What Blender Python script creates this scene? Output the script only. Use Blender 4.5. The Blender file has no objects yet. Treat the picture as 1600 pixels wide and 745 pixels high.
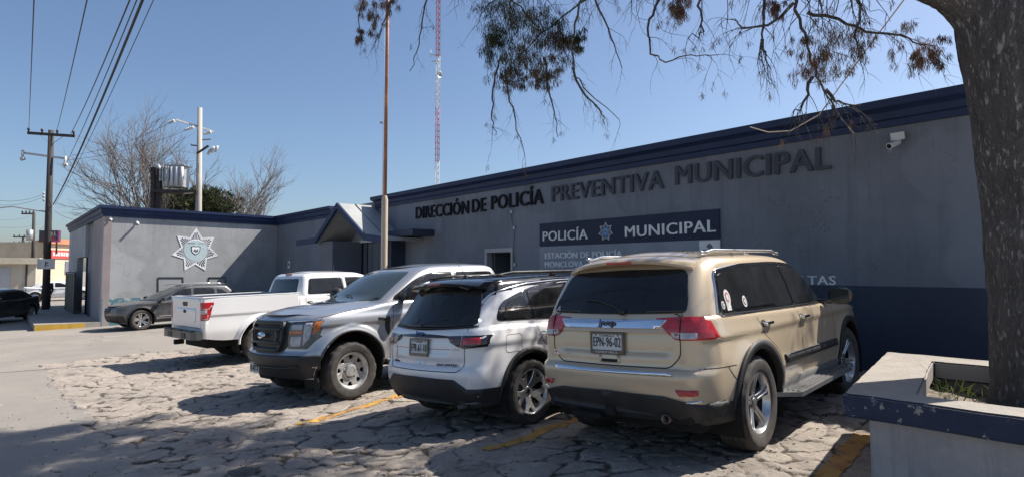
import bpy, bmesh, math, random
import numpy as np
from mathutils import Vector, Matrix, Quaternion, noise
from mathutils.bvhtree import BVHTree
R = math.radians
rng = random.Random(7)
S = bpy.context.scene
COL = S.collection

# ------------------------------------------------------------------ camera, world, sun, exposure
F_PX, PITCH = 950.0, math.atan(48.5 / 950)
EYE = 1.6
cam_d = bpy.data.cameras.new('camera'); cam = bpy.data.objects.new('camera', cam_d); COL.objects.link(cam)
cam_d.sensor_width = 36.0; cam_d.lens = 36.0 * F_PX / 1600.0
cam_d.clip_start = 0.05; cam_d.clip_end = 3000
cam.location = (0, 0, EYE); cam.rotation_euler = (math.pi / 2 + PITCH, 0, 0)
S.camera = cam
SUN_EL = R(49.0)
SUN_H = Vector((0.928, 0.372, 0)).normalized()
SUN_DIR = Vector((SUN_H.x * math.cos(SUN_EL), SUN_H.y * math.cos(SUN_EL), math.sin(SUN_EL)))
w = bpy.data.worlds.new('World'); S.world = w; w.use_nodes = True
nt = w.node_tree; nt.nodes.clear()
sky = nt.nodes.new('ShaderNodeTexSky'); sky.sky_type = 'NISHITA'; sky.sun_disc = False
sky.sun_elevation = SUN_EL; sky.sun_rotation = math.atan2(SUN_H.x, SUN_H.y)
sky.air_density = 1.0; sky.dust_density = 2.4; sky.ozone_density = 4.0; sky.altitude = 600
bg = nt.nodes.new('ShaderNodeBackground'); bg.inputs['Strength'].default_value = 0.086
wo = nt.nodes.new('ShaderNodeOutputWorld')
nt.links.new(sky.outputs[0], bg.inputs[0]); nt.links.new(bg.outputs[0], wo.inputs[0])
sun_d = bpy.data.lights.new('sun', 'SUN'); sun_d.energy = 5.0; sun_d.angle = R(0.53); sun_d.color = (1.0, 0.94, 0.85)
sun = bpy.data.objects.new('sun', sun_d); COL.objects.link(sun)
sun.rotation_euler = SUN_DIR.to_track_quat('Z', 'Y').to_euler(); sun.location = (20, 12, 30)
S.view_settings.view_transform = 'Standard'; S.view_settings.look = 'None'
S.view_settings.gamma = 1.0; S.view_settings.use_curve_mapping = False
S.view_settings.exposure = 0.70
S.cycles.max_bounces = 8; S.cycles.transparent_max_bounces = 12
S.cycles.use_denoising = True

# ------------------------------------------------------------------ pixels of the photograph -> places
def ray(px, py):
    xc, yc = (px - 800) / F_PX, (372.5 - py) / F_PX
    c, s = math.cos(PITCH), math.sin(PITCH)
    return Vector((xc, c - s * yc, s + c * yc))
def at(px, py, Y):
    r = ray(px, py); r *= Y / r.y
    return Vector((r.x, r.y, EYE + r.z))
U = Vector((-0.6488, 0.7609, 0)).normalized()          # along the front wall, away from us
N = Vector((-0.7609, -0.6488, 0)).normalized()         # out of the front wall
CD = Vector((0.697, 0.717, 0)).normalized()            # parking direction, towards the wall
RIGHT = -U
UP = Vector((0, 0, 1))
D_FAC = 9.8
def on_plane(px, py, origin, nrm):
    r = ray(px, py); o = Vector((0, 0, EYE))
    return o + r * ((origin - o).dot(nrm) / r.dot(nrm))
FO = -N * D_FAC                                        # foot of the front wall
def fac(px, py, out=0.0):
    return on_plane(px, py, FO + N * out, N)
HS = ([-60, -4, 0, 2.67, 5.06, 8.04, 10.5, 13.2, 18, 24, 60, 700], [1.2, 1.42, 1.5, 1.57, 1.66, 1.8, 1.89, 1.96, 2.03, 2.06, 2.2, 2.6])
def gz(x, y):
    s = -0.6488 * x + 0.7609 * y; t = 0.7609 * x + 0.6488 * y
    return EYE - np.interp(s, HS[0], HS[1]) + 0.022 * np.clip(t - 4.4, -6, 5.4)
def gnormal(x, y):
    e = 0.5
    dx = (gz(x + e, y) - gz(x - e, y)) / (2 * e); dy = (gz(x, y + e) - gz(x, y - e)) / (2 * e)
    return Vector((-dx, -dy, 1)).normalized()

# ------------------------------------------------------------------ objects
def props(o, label=None, cat=None, group=None, kind=None):
    if label: o['label'] = label
    if cat: o['category'] = cat
    if group: o['group'] = group
    if kind: o['kind'] = kind
    return o
def thing(name, loc, label, cat, group=None, mat=None):
    o = bpy.data.objects.new(name, None); COL.objects.link(o)
    o.matrix_world = mat if mat is not None else Matrix.Translation(loc)
    o.empty_display_size = 0.2
    return props(o, label, cat, group)
def link_mesh(name, me, parent=None, world=True):
    o = bpy.data.objects.new(name, me); COL.objects.link(o)
    if parent is not None:
        o.parent = parent
        if world:
            m = Matrix.Identity(4); p = parent
            while p is not None:
                m = (p.matrix_parent_inverse @ p.matrix_basis) if m == Matrix.Identity(4) else (p.matrix_parent_inverse @ p.matrix_basis) @ m
                p = p.parent
            o.matrix_parent_inverse = m.inverted()
    return o
def build(name, bm, mats, parent=None, world=True, smooth=False, sharp=None):
    me = bpy.data.meshes.new(name); bm.to_mesh(me); bm.free()
    for m in (mats if isinstance(mats, (list, tuple)) else [mats]): me.materials.append(m)
    if smooth:
        me.shade_smooth()
        if sharp: me.set_sharp_from_angle(angle=R(sharp))
    return link_mesh(name, me, parent, world)
def copy_tree(o, parent=None):
    c = o.copy(); COL.objects.link(c); c.parent = parent
    for ch in [k for k in bpy.data.objects if k.parent == o]: copy_tree(ch, c)
    return c

# ------------------------------------------------------------------ bmesh shapes
def frame_m(o, x, y, z):
    m = Matrix.Identity(4)
    for i in range(3): m[i][0], m[i][1], m[i][2], m[i][3] = x[i], y[i], z[i], o[i]
    return m
def box(bm, c, s, m=None, mi=0, bev=0.0):
    r = bmesh.ops.create_cube(bm, size=1.0)
    vs = r['verts']
    for v in vs: v.co = Vector((v.co.x * s[0], v.co.y * s[1], v.co.z * s[2])) + Vector(c)
    fs = set(f for v in vs for f in v.link_faces)
    for f in fs: f.material_index = mi
    if bev > 0:
        es = list(set(e for v in vs for e in v.link_edges))
        rr = bmesh.ops.bevel(bm, geom=es, offset=bev, segments=2, affect='EDGES', profile=0.5)
        fs2 = set(rr['faces']) | fs
        vs = list(set(v for f in fs2 if f.is_valid for v in f.verts) | set(v for v in vs if v.is_valid))
        for f in fs2:
            if f.is_valid: f.material_index = mi
    if m is not None:
        for v in vs: v.co = m @ v.co
    return vs
def prism(bm, poly, d0, d1, m=None, mi=0):
    a = [bm.verts.new((p[0], p[1], d0)) for p in poly]; b = [bm.verts.new((p[0], p[1], d1)) for p in poly]
    n = len(poly); fs = []
    fs.append(bm.faces.new(list(reversed(a)))); fs.append(bm.faces.new(b))
    for i in range(n): fs.append(bm.faces.new((a[i], a[(i + 1) % n], b[(i + 1) % n], b[i])))
    for f in fs: f.material_index = mi
    if m is not None:
        for v in a + b: v.co = m @ v.co
    return a + b
def tube(bm, pts, rad, seg=8, mi=0, cap=True):
    pts = [Vector(p) for p in pts]; n = len(pts)
    rad = rad if isinstance(rad, (list, tuple)) else [rad] * n
    rings = []; prev = None
    for i, p in enumerate(pts):
        d = (pts[min(i + 1, n - 1)] - pts[max(i - 1, 0)])
        d = d.normalized() if d.length > 1e-9 else Vector((0, 0, 1))
        if prev is None:
            a = d.orthogonal().normalized()
        else:
            a = prev - d * prev.dot(d)
            a = a.normalized() if a.length > 1e-6 else d.orthogonal().normalized()
        prev = a; b = d.cross(a)
        rings.append([bm.verts.new(p + (a * math.cos(2 * math.pi * k / seg) + b * math.sin(2 * math.pi * k / seg)) * rad[i]) for k in range(seg)])
    for i in range(n - 1):
        for k in range(seg):
            f = bm.faces.new((rings[i][k], rings[i][(k + 1) % seg], rings[i + 1][(k + 1) % seg], rings[i + 1][k])); f.material_index = mi; f.smooth = True
    if cap and seg > 2:
        for rr in (list(reversed(rings[0])), rings[-1]):
            f = bm.faces.new(rr); f.material_index = mi
    return rings
def lathe(bm, prof, m=None, seg=32, mi=0, axis='z', close=False):
    rings = []
    for r, h in prof:
        ring = []
        for k in range(seg):
            a = 2 * math.pi * k / seg
            c = Vector((r * math.cos(a), r * math.sin(a), h)) if axis == 'z' else Vector((r * math.cos(a), h, r * math.sin(a)))
            ring.append(bm.verts.new(m @ c if m is not None else c))
        rings.append(ring)
    n = len(rings)
    for i in range(n if close else n - 1):
        for k in range(seg):
            q = (rings[i][k], rings[i][(k + 1) % seg], rings[(i + 1) % n][(k + 1) % seg], rings[(i + 1) % n][k])
            f = bm.faces.new(q); f.material_index = mi if not callable(mi) else mi(i, k); f.smooth = True
    return rings
def pchip(xs, ys):
    xs = np.asarray(xs, float); ys = np.asarray(ys, float)
    if xs[0] > xs[-1]: xs, ys = xs[::-1], ys[::-1]
    if len(xs) == 1: return lambda v: float(ys[0])
    h = np.diff(xs); d = np.diff(ys) / h
    m = np.zeros(len(xs)); m[0], m[-1] = d[0], d[-1]
    for i in range(1, len(xs) - 1):
        m[i] = 0 if d[i - 1] * d[i] <= 0 else 2 * d[i - 1] * d[i] / (d[i - 1] + d[i])
    X, Y = list(xs), list(ys)
    def f(v):
        if v <= X[0]: return float(Y[0])
        if v >= X[-1]: return float(Y[-1])
        i = int(np.searchsorted(xs, v) - 1); i = max(0, min(i, len(X) - 2))
        t = (v - X[i]) / h[i]; t2 = t * t; t3 = t2 * t
        return float((2 * t3 - 3 * t2 + 1) * Y[i] + (t3 - 2 * t2 + t) * h[i] * m[i] + (-2 * t3 + 3 * t2) * Y[i + 1] + (t3 - t2) * h[i] * m[i + 1])
    return f
def sstep(a, b, v):
    t = max(0.0, min(1.0, (v - a) / (b - a))); return t * t * (3 - 2 * t)
def roundpoly(pts, r=0.03, k=4):
    out = []; n = len(pts)
    for i in range(n):
        p0, p, p1 = Vector(pts[i - 1][:2]), Vector(pts[i][:2]), Vector(pts[(i + 1) % n][:2])
        rr = pts[i][2] if len(pts[i]) > 2 else r
        a, b = (p0 - p), (p1 - p)
        l = min(rr, a.length * 0.45, b.length * 0.45)
        if l < 1e-5: out.append((p.x, p.y)); continue
        a, b = p + a.normalized() * l, p + b.normalized() * l
        for j in range(k + 1):
            t = j / k; q = a * (1 - t) ** 2 + p * 2 * t * (1 - t) + b * t * t
            out.append((q.x, q.y))
    return out

# ------------------------------------------------------------------ writing
_TX = {}
def text_bm(s, bold=0.0, depth=0.02, squash=False):
    """letters with cap height 1 and the baseline at 0; returns bmesh and its width"""
    cu = bpy.data.curves.new('lettering', 'FONT'); cu.body = s; cu.size = 1.0; cu.offset = bold; cu.extrude = depth; cu.resolution_u = 3; cu.space_character = 1.07
    o = bpy.data.objects.new('lettering', cu); COL.objects.link(o)
    bpy.context.view_layer.update()
    me = bpy.data.meshes.new_from_object(o.evaluated_get(bpy.context.evaluated_depsgraph_get()))
    bpy.data.objects.remove(o); bpy.data.curves.remove(cu)
    bm = bmesh.new(); bm.from_mesh(me); bpy.data.meshes.remove(me)
    return bm
def text_into(bm, s, m, width=None, height=1.0, bold=0.02, depth=0.01, mi=0):
    """adds letters: baseline starts at m's origin, x along, y up, z out"""
    t = text_bm(s, 0, 1.0)
    ref = text_bm('H', 0, 1.0)
    cap = max(v.co.y for v in ref.verts); ref.free()
    xs = [v.co.x for v in t.verts]; x0, x1 = min(xs), max(xs)
    sy = height / cap; sx = (width / (x1 - x0)) if width else sy
    me = bpy.data.meshes.new('lettering_tmp')
    for f in t.faces: f.material_index = mi
    base = [v.co.copy() for v in t.verts]; bw = bold * height * 1.3
    for k, dx in enumerate((-bw, bw, 0.0) if bold else (0.0,)):       # heavier strokes: the letter shifted and stacked
        for v, c in zip(t.verts, base): v.co = m @ Vector(((c.x - x0) * sx + dx, c.y * sy, (c.z * 0.5 + 0.5) * depth + k * depth * .12))
        t.to_mesh(me); bm.from_mesh(me)
    t.free(); bpy.data.meshes.remove(me)
    return bm

# ------------------------------------------------------------------ materials
MATS = {}
class NT:
    def __init__(s, name):
        s.m = bpy.data.materials.new(name); s.m.use_nodes = True; s.t = s.m.node_tree
        s.b = s.t.nodes['Principled BSDF']; s.o = s.t.nodes['Material Output']; s._c = None
    def n(s, typ, **kw):
        nd = s.t.nodes.new(typ)
        for k, v in kw.items():
            if k in nd.inputs.keys(): nd.inputs[k].default_value = v
            else: setattr(nd, k, v)
        return nd
    def l(s, a, b): s.t.links.new(a, b)
    def coord(s):
        if s._c is None: s._c = s.n('ShaderNodeTexCoord')
        return s._c.outputs['Object']
    def noise(s, scale, detail=5, rough=0.6, vec=None, dist=0.0):
        nd = s.n('ShaderNodeTexNoise', Scale=scale, Detail=detail, Roughness=rough, Distortion=dist)
        s.l(vec if vec is not None else s.coord(), nd.inputs['Vector']); return nd.outputs[0]
    def ramp(s, fac, stops):
        r = s.n('ShaderNodeValToRGB'); cr = r.color_ramp
        while len(cr.elements) < len(stops): cr.elements.new(0.5)
        for e, (p, c) in zip(cr.elements, stops):
            e.position = p; e.color = (*c, 1) if len(c) == 3 else c
        s.l(fac, r.inputs[0]); return r.outputs[0]
    def fr(s, fac, a, b): return s.ramp(fac, [(a, (0, 0, 0)), (b, (1, 1, 1))])
    def mix(s, fac, a, b, typ='MIX'):
        m = s.n('ShaderNodeMix', data_type='RGBA', blend_type=typ)
        for i, v in ((0, fac), (6, a), (7, b)):
            if hasattr(v, 'links'): s.l(v, m.inputs[i])
            elif i == 0: m.inputs[0].default_value = v
            else: m.inputs[i].default_value = (*v, 1)
        return m.outputs[2]
    def math(s, op, a, b=0.0):
        m = s.n('ShaderNodeMath', operation=op)
        for i, v in ((0, a), (1, b)):
            if hasattr(v, 'links'): s.l(v, m.inputs[i])
            else: m.inputs[i].default_value = v
        return m.outputs[0]
    def bump(s, h, strength=0.3, dist=0.02):
        b = s.n('ShaderNodeBump', Strength=strength, Distance=dist); s.l(h, b.inputs['Height']); s.l(b.outputs[0], s.b.inputs['Normal']); return b
    def set(s, **kw):
        for k, v in kw.items():
            i = s.b.inputs[k.replace('_', ' ')]
            if hasattr(v, 'links'): s.l(v, i)
            else: i.default_value = (*v, 1) if isinstance(v, (tuple, list)) and len(v) == 3 else v
        return s
def simple(name, col, rough=0.6, metal=0.0, var=0.12, scale=6.0, bump=0.0, bscale=60.0, coat=0.0, spec=0.5):
    if name in MATS: return MATS[name]
    t = NT(name)
    c = t.mix(t.fr(t.noise(scale), 0.35, 0.68), tuple(x * (1 - var) for x in col), tuple(min(1, x * (1 + var)) for x in col))
    t.set(Base_Color=c, Roughness=rough, Metallic=metal)
    t.b.inputs['Specular IOR Level'].default_value = spec
    if coat: t.set(Coat_Weight=coat, Coat_Roughness=0.04)
    if bump: t.bump(t.noise(bscale, 4), bump, 0.01)
    MATS[name] = t.m; return t.m
def carpaint(name, col, metal=0.5, rough=0.32, dust=0.18, dustcol=(0.36, 0.31, 0.25)):
    t = NT(name)
    ob = t.coord(); sep = t.n('ShaderNodeSeparateXYZ'); t.l(ob, sep.inputs[0])
    low = t.n('ShaderNodeMapRange'); t.l(sep.outputs[2], low.inputs[0])
    low.inputs[1].default_value = 0.9; low.inputs[2].default_value = 0.25; low.inputs[3].default_value = 0.12; low.inputs[4].default_value = 0.7
    d = t.math('MULTIPLY', t.math('MULTIPLY', t.fr(t.noise(3.0, 6, 0.65), 0.3, 0.75), low.outputs[0]), dust * 2.2)
    fl = t.noise(900, 1, 0.5)
    base = t.mix(t.fr(fl, 0.3, 0.7), tuple(x * 0.88 for x in col), tuple(min(1, x * 1.08) for x in col))
    t.set(Base_Color=t.mix(d, base, dustcol), Metallic=t.math('MULTIPLY', t.math('SUBTRACT', 1.0, d), metal), Roughness=t.math('ADD', t.math('MULTIPLY', d, 0.5), rough), Coat_Weight=0.9)
    t.l(t.math('ADD', t.math('MULTIPLY', d, 0.5), 0.04), t.b.inputs['Coat Roughness'])
    return t.m
def glass_dark(name, col=(0.012, 0.013, 0.014), dust=0.05):
    t = NT(name)
    d = t.math('MULTIPLY', t.fr(t.noise(4, 6), 0.35, 0.8), dust)
    t.set(Base_Color=t.mix(d, col, (0.35, 0.32, 0.28)), Roughness=t.math('ADD', t.math('MULTIPLY', d, 1.2), 0.03), IOR=1.5)
    return t.m
# ------------------------------------------------------------------ cars: pressed sheet shells, panels laid on them, wheels
def shell_mesh(C):
    """one skin: front face, flanks and rear face wrapped round the car, rounded at the top edge into the cap.
    x forward, y left, z up. Returns a bmesh (open underneath)."""
    pf, pr, hw = pchip(*zip(*C['front'])), pchip(*zip(*C['rear'])), pchip(*zip(*C['half']))
    top, bot = pchip(*zip(*C['top'])), pchip(*zip(*C['bot']))
    plan = pchip(*zip(*C.get('plan', [(-9, 1), (9, 1)])))
    bf, br = C.get('bow_f', .1), C.get('bow_r', .06)
    rf, rr = C.get('rc_f', (.25, .2)), C.get('rc_r', (.2, .16))
    NF, NC, NS = C.get('nf', 14), C.get('nc', 8), C.get('ns', 80)
    rs = C.get('shoulder', .05); NV, NA = C.get('nv', 18), C.get('na', 5)
    vp = C.get('vpow', 1.0)
    xmid = C.get('xmid', 0.0)
    cap = C.get('cap', True); warp = C.get('warp')
    levels = [('v', (i / NV) ** vp) for i in range(NV + 1)] + [('a', (i + 1) / NA * math.pi / 2) for i in range(NA)]
    segs = [('F', i / NF) for i in range(NF)] + [('f', i / NC) for i in range(NC)] + [('S', i / NS) for i in range(NS)] + \
           [('r', i / NC) for i in range(NC)] + [('R', i / NF) for i in range(NF + 1)]
    def pt(lv, sg):
        k, a = sg
        x = C['front'][0][1] if k in 'Ff' else C['rear'][0][1] if k in 'rR' else xmid
        for it in range(4):
            zb, zt = bot(x), top(x)
            if lv[0] == 'v': z = zb + (zt - rs - zb) * lv[1]; ins = 0.0
            else: z = zt - rs + rs * math.sin(lv[1]); ins = rs * (1 - math.cos(lv[1]))
            XF, XR, W = pf(z) - ins, pr(z) + ins, hw(z) - ins
            cfx = XF - bf * ((W - rf[1]) / W) ** 2 - rf[0]; crx = XR + br * ((W - rr[1]) / W) ** 2 + rr[0]
            if k == 'F': y = a * (W - rf[1]); x = XF - bf * (y / W) ** 2
            elif k == 'f': t = a * math.pi / 2; y = W - rf[1] + rf[1] * math.sin(t); x = cfx + rf[0] * math.cos(t)
            elif k == 'S': y = W; x = cfx + (crx - cfx) * a
            elif k == 'r': t = a * math.pi / 2; y = W - rr[1] + rr[1] * math.cos(t); x = crx - rr[0] * math.sin(t)
            else: y = (1 - a) * (W - rr[1]); x = XR + br * (y / W) ** 2
        return [x, y * plan(x), z]
    P = [[pt(lv, sg) for sg in segs] for lv in levels]
    bm = bmesh.new(); n = len(segs)
    L = [[bm.verts.new(p) for p in row] for row in P]
    Rr = [[L[j][i] if abs(P[j][i][1]) < 1e-6 else bm.verts.new((P[j][i][0], -P[j][i][1], P[j][i][2])) for i in range(n)] for j in range(len(levels))]
    for j in range(len(levels) - 1):
        for i in range(n - 1):
            bm.faces.new((L[j][i], L[j][i + 1], L[j + 1][i + 1], L[j + 1][i]))
            bm.faces.new((Rr[j][i + 1], Rr[j][i], Rr[j + 1][i], Rr[j + 1][i + 1]))
    if cap:
        i0, i1 = NF, NF + 2 * NC + NS            # corner start .. rear edge start
        crown = pchip(*zip(*C.get('crown', [(-9, .02), (9, .02)])))
        tl = L[-1]; tr = Rr[-1]
        xa, xb = P[-1][i0][0], P[-1][i1][0]
        rows = []
        for i in range(i0, i1 + 1):
            a, b = tl[i], tr[i]
            if i == i0: row = [tl[NF - q] for q in range(NF + 1)] + [tr[q] for q in range(1, NF + 1)]
            elif i == i1: row = [tl[q] for q in range(i1, n)] + [tr[q] for q in range(n - 2, i1 - 1, -1)]
            else:
                row = [a]; df = xa - P[-1][i][0]; dr = P[-1][i][0] - xb
                lf, lr = max(0., 1 - df / .5), max(0., 1 - dr / .4)
                cw = sstep(0, .35, df) * sstep(0, .3, dr)
                for q in range(1, 2 * NF):
                    f = 1 - q / NF
                    row.append(bm.verts.new((a.co.x + (bf * lf * lf - br * lr * lr) * (1 - f * f), a.co.y * f, a.co.z + crown(a.co.x) * cw * (1 - f * f))))
                row.append(b)
            rows.append(row)
        for r0, r1 in zip(rows[:-1], rows[1:]):
            for q in range(2 * NF):
                vs = [r0[q], r0[q + 1], r1[q + 1], r1[q]]
                if len(set(vs)) == 4: bm.faces.new(vs)
    if warp:
        for v in bm.verts:
            sy = 1 if v.co.y >= 0 else -1
            x, y, z = warp(v.co.x, abs(v.co.y), v.co.z); v.co = (x, sy * y, z)
    for ax, az, ar in C.get('arches', []):
        inside = lambda v: (v.co.x - ax) ** 2 + (v.co.z - az) ** 2 < ar * ar and abs(v.co.y) > .45
        dele = [f for f in bm.faces if all(inside(v) for v in f.verts)]
        bmesh.ops.delete(bm, geom=dele, context='FACES')
        for v in bm.verts:
            if v.link_faces and inside(v):
                d = Vector((v.co.x - ax, v.co.z - az)); d = d.normalized() * ar if d.length > 1e-4 else Vector((0, ar))
                v.co.x, v.co.z = ax + d.x, az + d.y
    bmesh.ops.delete(bm, geom=[v for v in bm.verts if not v.link_faces], context='VERTS')
    bmesh.ops.recalc_face_normals(bm, faces=bm.faces)
    return bm
AX = {'x': 0, 'y': 1, 'z': 2}
def lift(axis, a, b, d):      # plane coordinates -> local point
    return Vector((d, a, b)) if axis == 'x' else Vector((a, d, b)) if axis == 'y' else Vector((a, b, d))
class Car:
    def __init__(s, root): s.root = root; s.bms = []; s.bvh = None
    def add_surface(s, bm): s.bms.append([[v.co.copy() for v in bm.verts], [[v.index for v in f.verts] for f in bm.faces]])
    def done(s):
        V, Fc = [], []
        for vs, fs in s.bms:
            o = len(V); V += vs; Fc += [[i + o for i in f] for f in fs]
        s.bvh = BVHTree.FromPolygons(V, Fc)
    def shell(s, name, C, mat, sharp=38, parent=None):
        bm = shell_mesh(C); bm.verts.index_update(); s.add_surface(bm)
        if 'split' in C:
            for f in bm.faces: f.material_index = 1 if C['split'](f.calc_center_median()) else 0
        return build(name, bm, mat, parent or s.root, world=False, smooth=True, sharp=sharp)
    def hit(s, axis, side, a, b):
        o = lift(axis, a, b, side * 6.0); d = Vector((0, 0, 0)); d[AX[axis]] = -side
        h = s.bvh.ray_cast(o, d)
        if h[0] is not None and abs(h[0][AX[axis]] * side) > (.3 if axis == 'y' else -9): return h[0], h[1]
        return None, None
    def _finish(s, bm, top, axis, side, off, skirt, lim=None):
        lim = (.30 if axis == 'x' else .35 if axis == 'y' else 9) if lim is None else lim
        d = Vector((0, 0, 0)); d[AX[axis]] = side
        last = None
        miss = []
        for v in top:
            ab = (v.co.y, v.co.z) if axis == 'x' else (v.co.x, v.co.z) if axis == 'y' else (v.co.x, v.co.y)
            h, nn = s.hit(axis, side, *ab)
            if h is None: miss.append(v); continue
            v.co = h + d * off
        none = set(miss); ms = set(miss); far = max([v.co.dot(d) for v in top if v not in ms], default=0)
        ms |= set(v for v in top if v not in ms and v.co.dot(d) < far - lim)
        miss = list(ms); okv = [v for v in top if v not in ms]
        for v in miss:
            if okv:
                k = min(okv, key=lambda q: sum((q.co[i] - v.co[i]) ** 2 for i in range(3) if i != AX[axis]))
                if axis == 'y' and v in none: v.co[1] = k.co[1]
                else: v.co = k.co.copy()
        bm.normal_update()
        fs = list(bm.faces)
        if fs and sum(f.normal.dot(d) * f.calc_area() for f in fs) < 0: bmesh.ops.reverse_faces(bm, faces=fs)
        for f in bm.faces: f.smooth = True
        if skirt > 0:
            be = [e for e in bm.edges if len(e.link_faces) == 1]
            r = bmesh.ops.extrude_edge_only(bm, edges=be)
            for v in r['geom']:
                if isinstance(v, bmesh.types.BMVert): v.co -= d * skirt
            for f in r['geom']:
                if isinstance(f, bmesh.types.BMFace): f.smooth = False
    def ymax(s, side, sg, z):
        if not hasattr(s, 'ym'): s.ym = {}
        k = (side, sg, round(z, 2))
        if k not in s.ym:
            h0, _ = s.hit('x', side, sg * .3, z); best = .3
            if h0 is not None:
                y = .3
                while y < 1.1:
                    h, _ = s.hit('x', side, sg * y, z)
                    if h is None or (h0.x - h.x) * side > .34: break
                    best = y; y += .01
            else: best = 1.1
            s.ym[k] = best
        return s.ym[k]
    def clampx(s, pts, side): return [((max(-s.ymax(side, -1, p[1]), min(s.ymax(side, 1, p[1]), p[0])), p[1])) for p in pts]
    def panel_bm(s, poly, axis, side, off=.004, skirt=.012, step=.06, lim=None):
        bm = bmesh.new()
        if axis == 'x' and lim is None:
            poly = s.clampx(poly, side); lim = .5
            poly = [p for i, p in enumerate(poly) if (Vector(p) - Vector(poly[i - 1])).length > 1e-4]
        vs = [bm.verts.new(lift(axis, p[0], p[1], 0)) for p in poly]
        bm.faces.new(vs); bmesh.ops.triangulate(bm, faces=bm.faces)
        for k in (0, 1):
            lo, hi = min(p[k] for p in poly), max(p[k] for p in poly)
            c = math.ceil(lo / step) * step
            while c < hi:
                if c > lo + 1e-4 and c < hi - 1e-4:
                    nrm = lift(axis, 1 if k == 0 else 0, 1 if k == 1 else 0, 0)
                    bmesh.ops.bisect_plane(bm, geom=bm.verts[:] + bm.edges[:] + bm.faces[:], dist=1e-5, plane_co=nrm * c, plane_no=nrm)
                c += step
        s._finish(bm, list(bm.verts), axis, side, off, skirt, lim)
        return bm
    def strip_bm(s, pts, width, axis, side, off=.002, skirt=.008, step=.05, closed=False, wfun=None, lim=None):
        if axis == 'x' and lim is None: pts = s.clampx(pts, side)
        P = [Vector(p[:2]) for p in pts]
        if closed: P.append(P[0].copy())
        Q = [P[0]]
        for a, b in zip(P[:-1], P[1:]):
            k = max(1, int((b - a).length / step))
            Q += [a.lerp(b, (i + 1) / k) for i in range(k)]
        if closed: Q.pop()
        n = len(Q); bm = bmesh.new(); A, B = [], []
        for i, q in enumerate(Q):
            p0 = Q[i - 1] if (i > 0 or closed) else q; p1 = Q[(i + 1) % n] if (i < n - 1 or closed) else q
            t = (p1 - p0); t = t.normalized() if t.length > 1e-9 else Vector((1, 0)); nn = Vector((-t.y, t.x))
            w = (wfun(i / max(1, n - 1)) if wfun else width) / 2
            A.append(bm.verts.new(lift(axis, *(q + nn * w), 0))); B.append(bm.verts.new(lift(axis, *(q - nn * w), 0)))
        for i in range(n if closed else n - 1):
            j = (i + 1) % n; bm.faces.new((A[i], A[j], B[j], B[i]))
        s._finish(bm, A + B, axis, side, off, skirt, lim)
        return bm
    def panel(s, name, poly, axis, side, mat, parent=None, **k):
        return build(name, s.panel_bm(poly, axis, side, **k), mat, parent or s.root, world=False)
    def strip(s, name, pts, width, axis, side, mat, parent=None, **k):
        return build(name, s.strip_bm(pts, width, axis, side, **k), mat, parent or s.root, world=False)
    def merged(s, name, bms, mats, parent=None):
        out = bmesh.new()
        for i, b in enumerate(bms):
            b, mi = b if isinstance(b, tuple) else (b, 0)
            for f in b.faces: f.material_index = mi
            me = bpy.data.meshes.new('tmp'); b.to_mesh(me); b.free(); out.from_mesh(me); bpy.data.meshes.remove(me)
        return build(name, out, mats, parent or s.root, world=False)
def inset2(poly, d):
    n = len(poly); P = [Vector(p[:2]) for p in poly]
    area = sum(P[i].x * P[(i + 1) % n].y - P[(i + 1) % n].x * P[i].y for i in range(n)); sg = 1 if area > 0 else -1
    out = []
    for i in range(n):
        a = (P[i] - P[i - 1]); b = (P[(i + 1) % n] - P[i])
        a = a.normalized() if a.length > 1e-9 else b.normalized(); b = b.normalized() if b.length > 1e-9 else a
        na, nb = Vector((-a.y, a.x)) * sg, Vector((-b.y, b.x)) * sg
        m = na + nb; m = m.normalized() if m.length > 1e-6 else na
        c = max(.4, m.dot(na)); q = P[i] + m * (d / c); out.append((q.x, q.y))
    return out

def tyre_bm(rad, width, rim, seg=72, blocks=True):
    bm = bmesh.new(); w = width / 2
    prof = [(rim - .005, -w * .80), (rim + .012, -w * .92), (rim + (rad - rim) * .45, -w * 1.04), (rad - .035, -w * 1.0), (rad - .012, -w * .90),
            (rad - .002, -w * .66), (rad, -w * .40), (rad - .009, -w * .36), (rad - .009, -w * .30), (rad, -w * .27), (rad, -w * .05), (rad - .009, -w * .03),
            (rad - .009, w * .03), (rad, w * .05), (rad, w * .27), (rad - .009, w * .30), (rad - .009, w * .36), (rad, w * .40),
            (rad - .002, w * .66), (rad - .012, w * .90), (rad - .035, w * 1.0), (rad - (rad - rim) * .30, w * 1.045), (rad - (rad - rim) * .34, w * 1.055), (rim + (rad - rim) * .45, w * 1.05), (rim + .03, w * .985), (rim + .012, w * .96), (rim - .005, w * .84)]
    rings = lathe(bm, prof, seg=seg, axis='y')
    if blocks:
        for i, (r, h) in enumerate(prof):
            if r > rad - .04:
                for k, v in enumerate(rings[i]):
                    ph = (k + (2 if h > 0 else 0)) % 4
                    if ph == 0 and abs(h) > w * .38:
                        f = 1 - .012 / rad; v.co.x *= f; v.co.z *= f
    bmesh.ops.recalc_face_normals(bm, faces=bm.faces)
    return bm
def rot_y(p, a): c, s = math.cos(a), math.sin(a); return (p[0] * c - p[1] * s, p[0] * s + p[1] * c)
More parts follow.
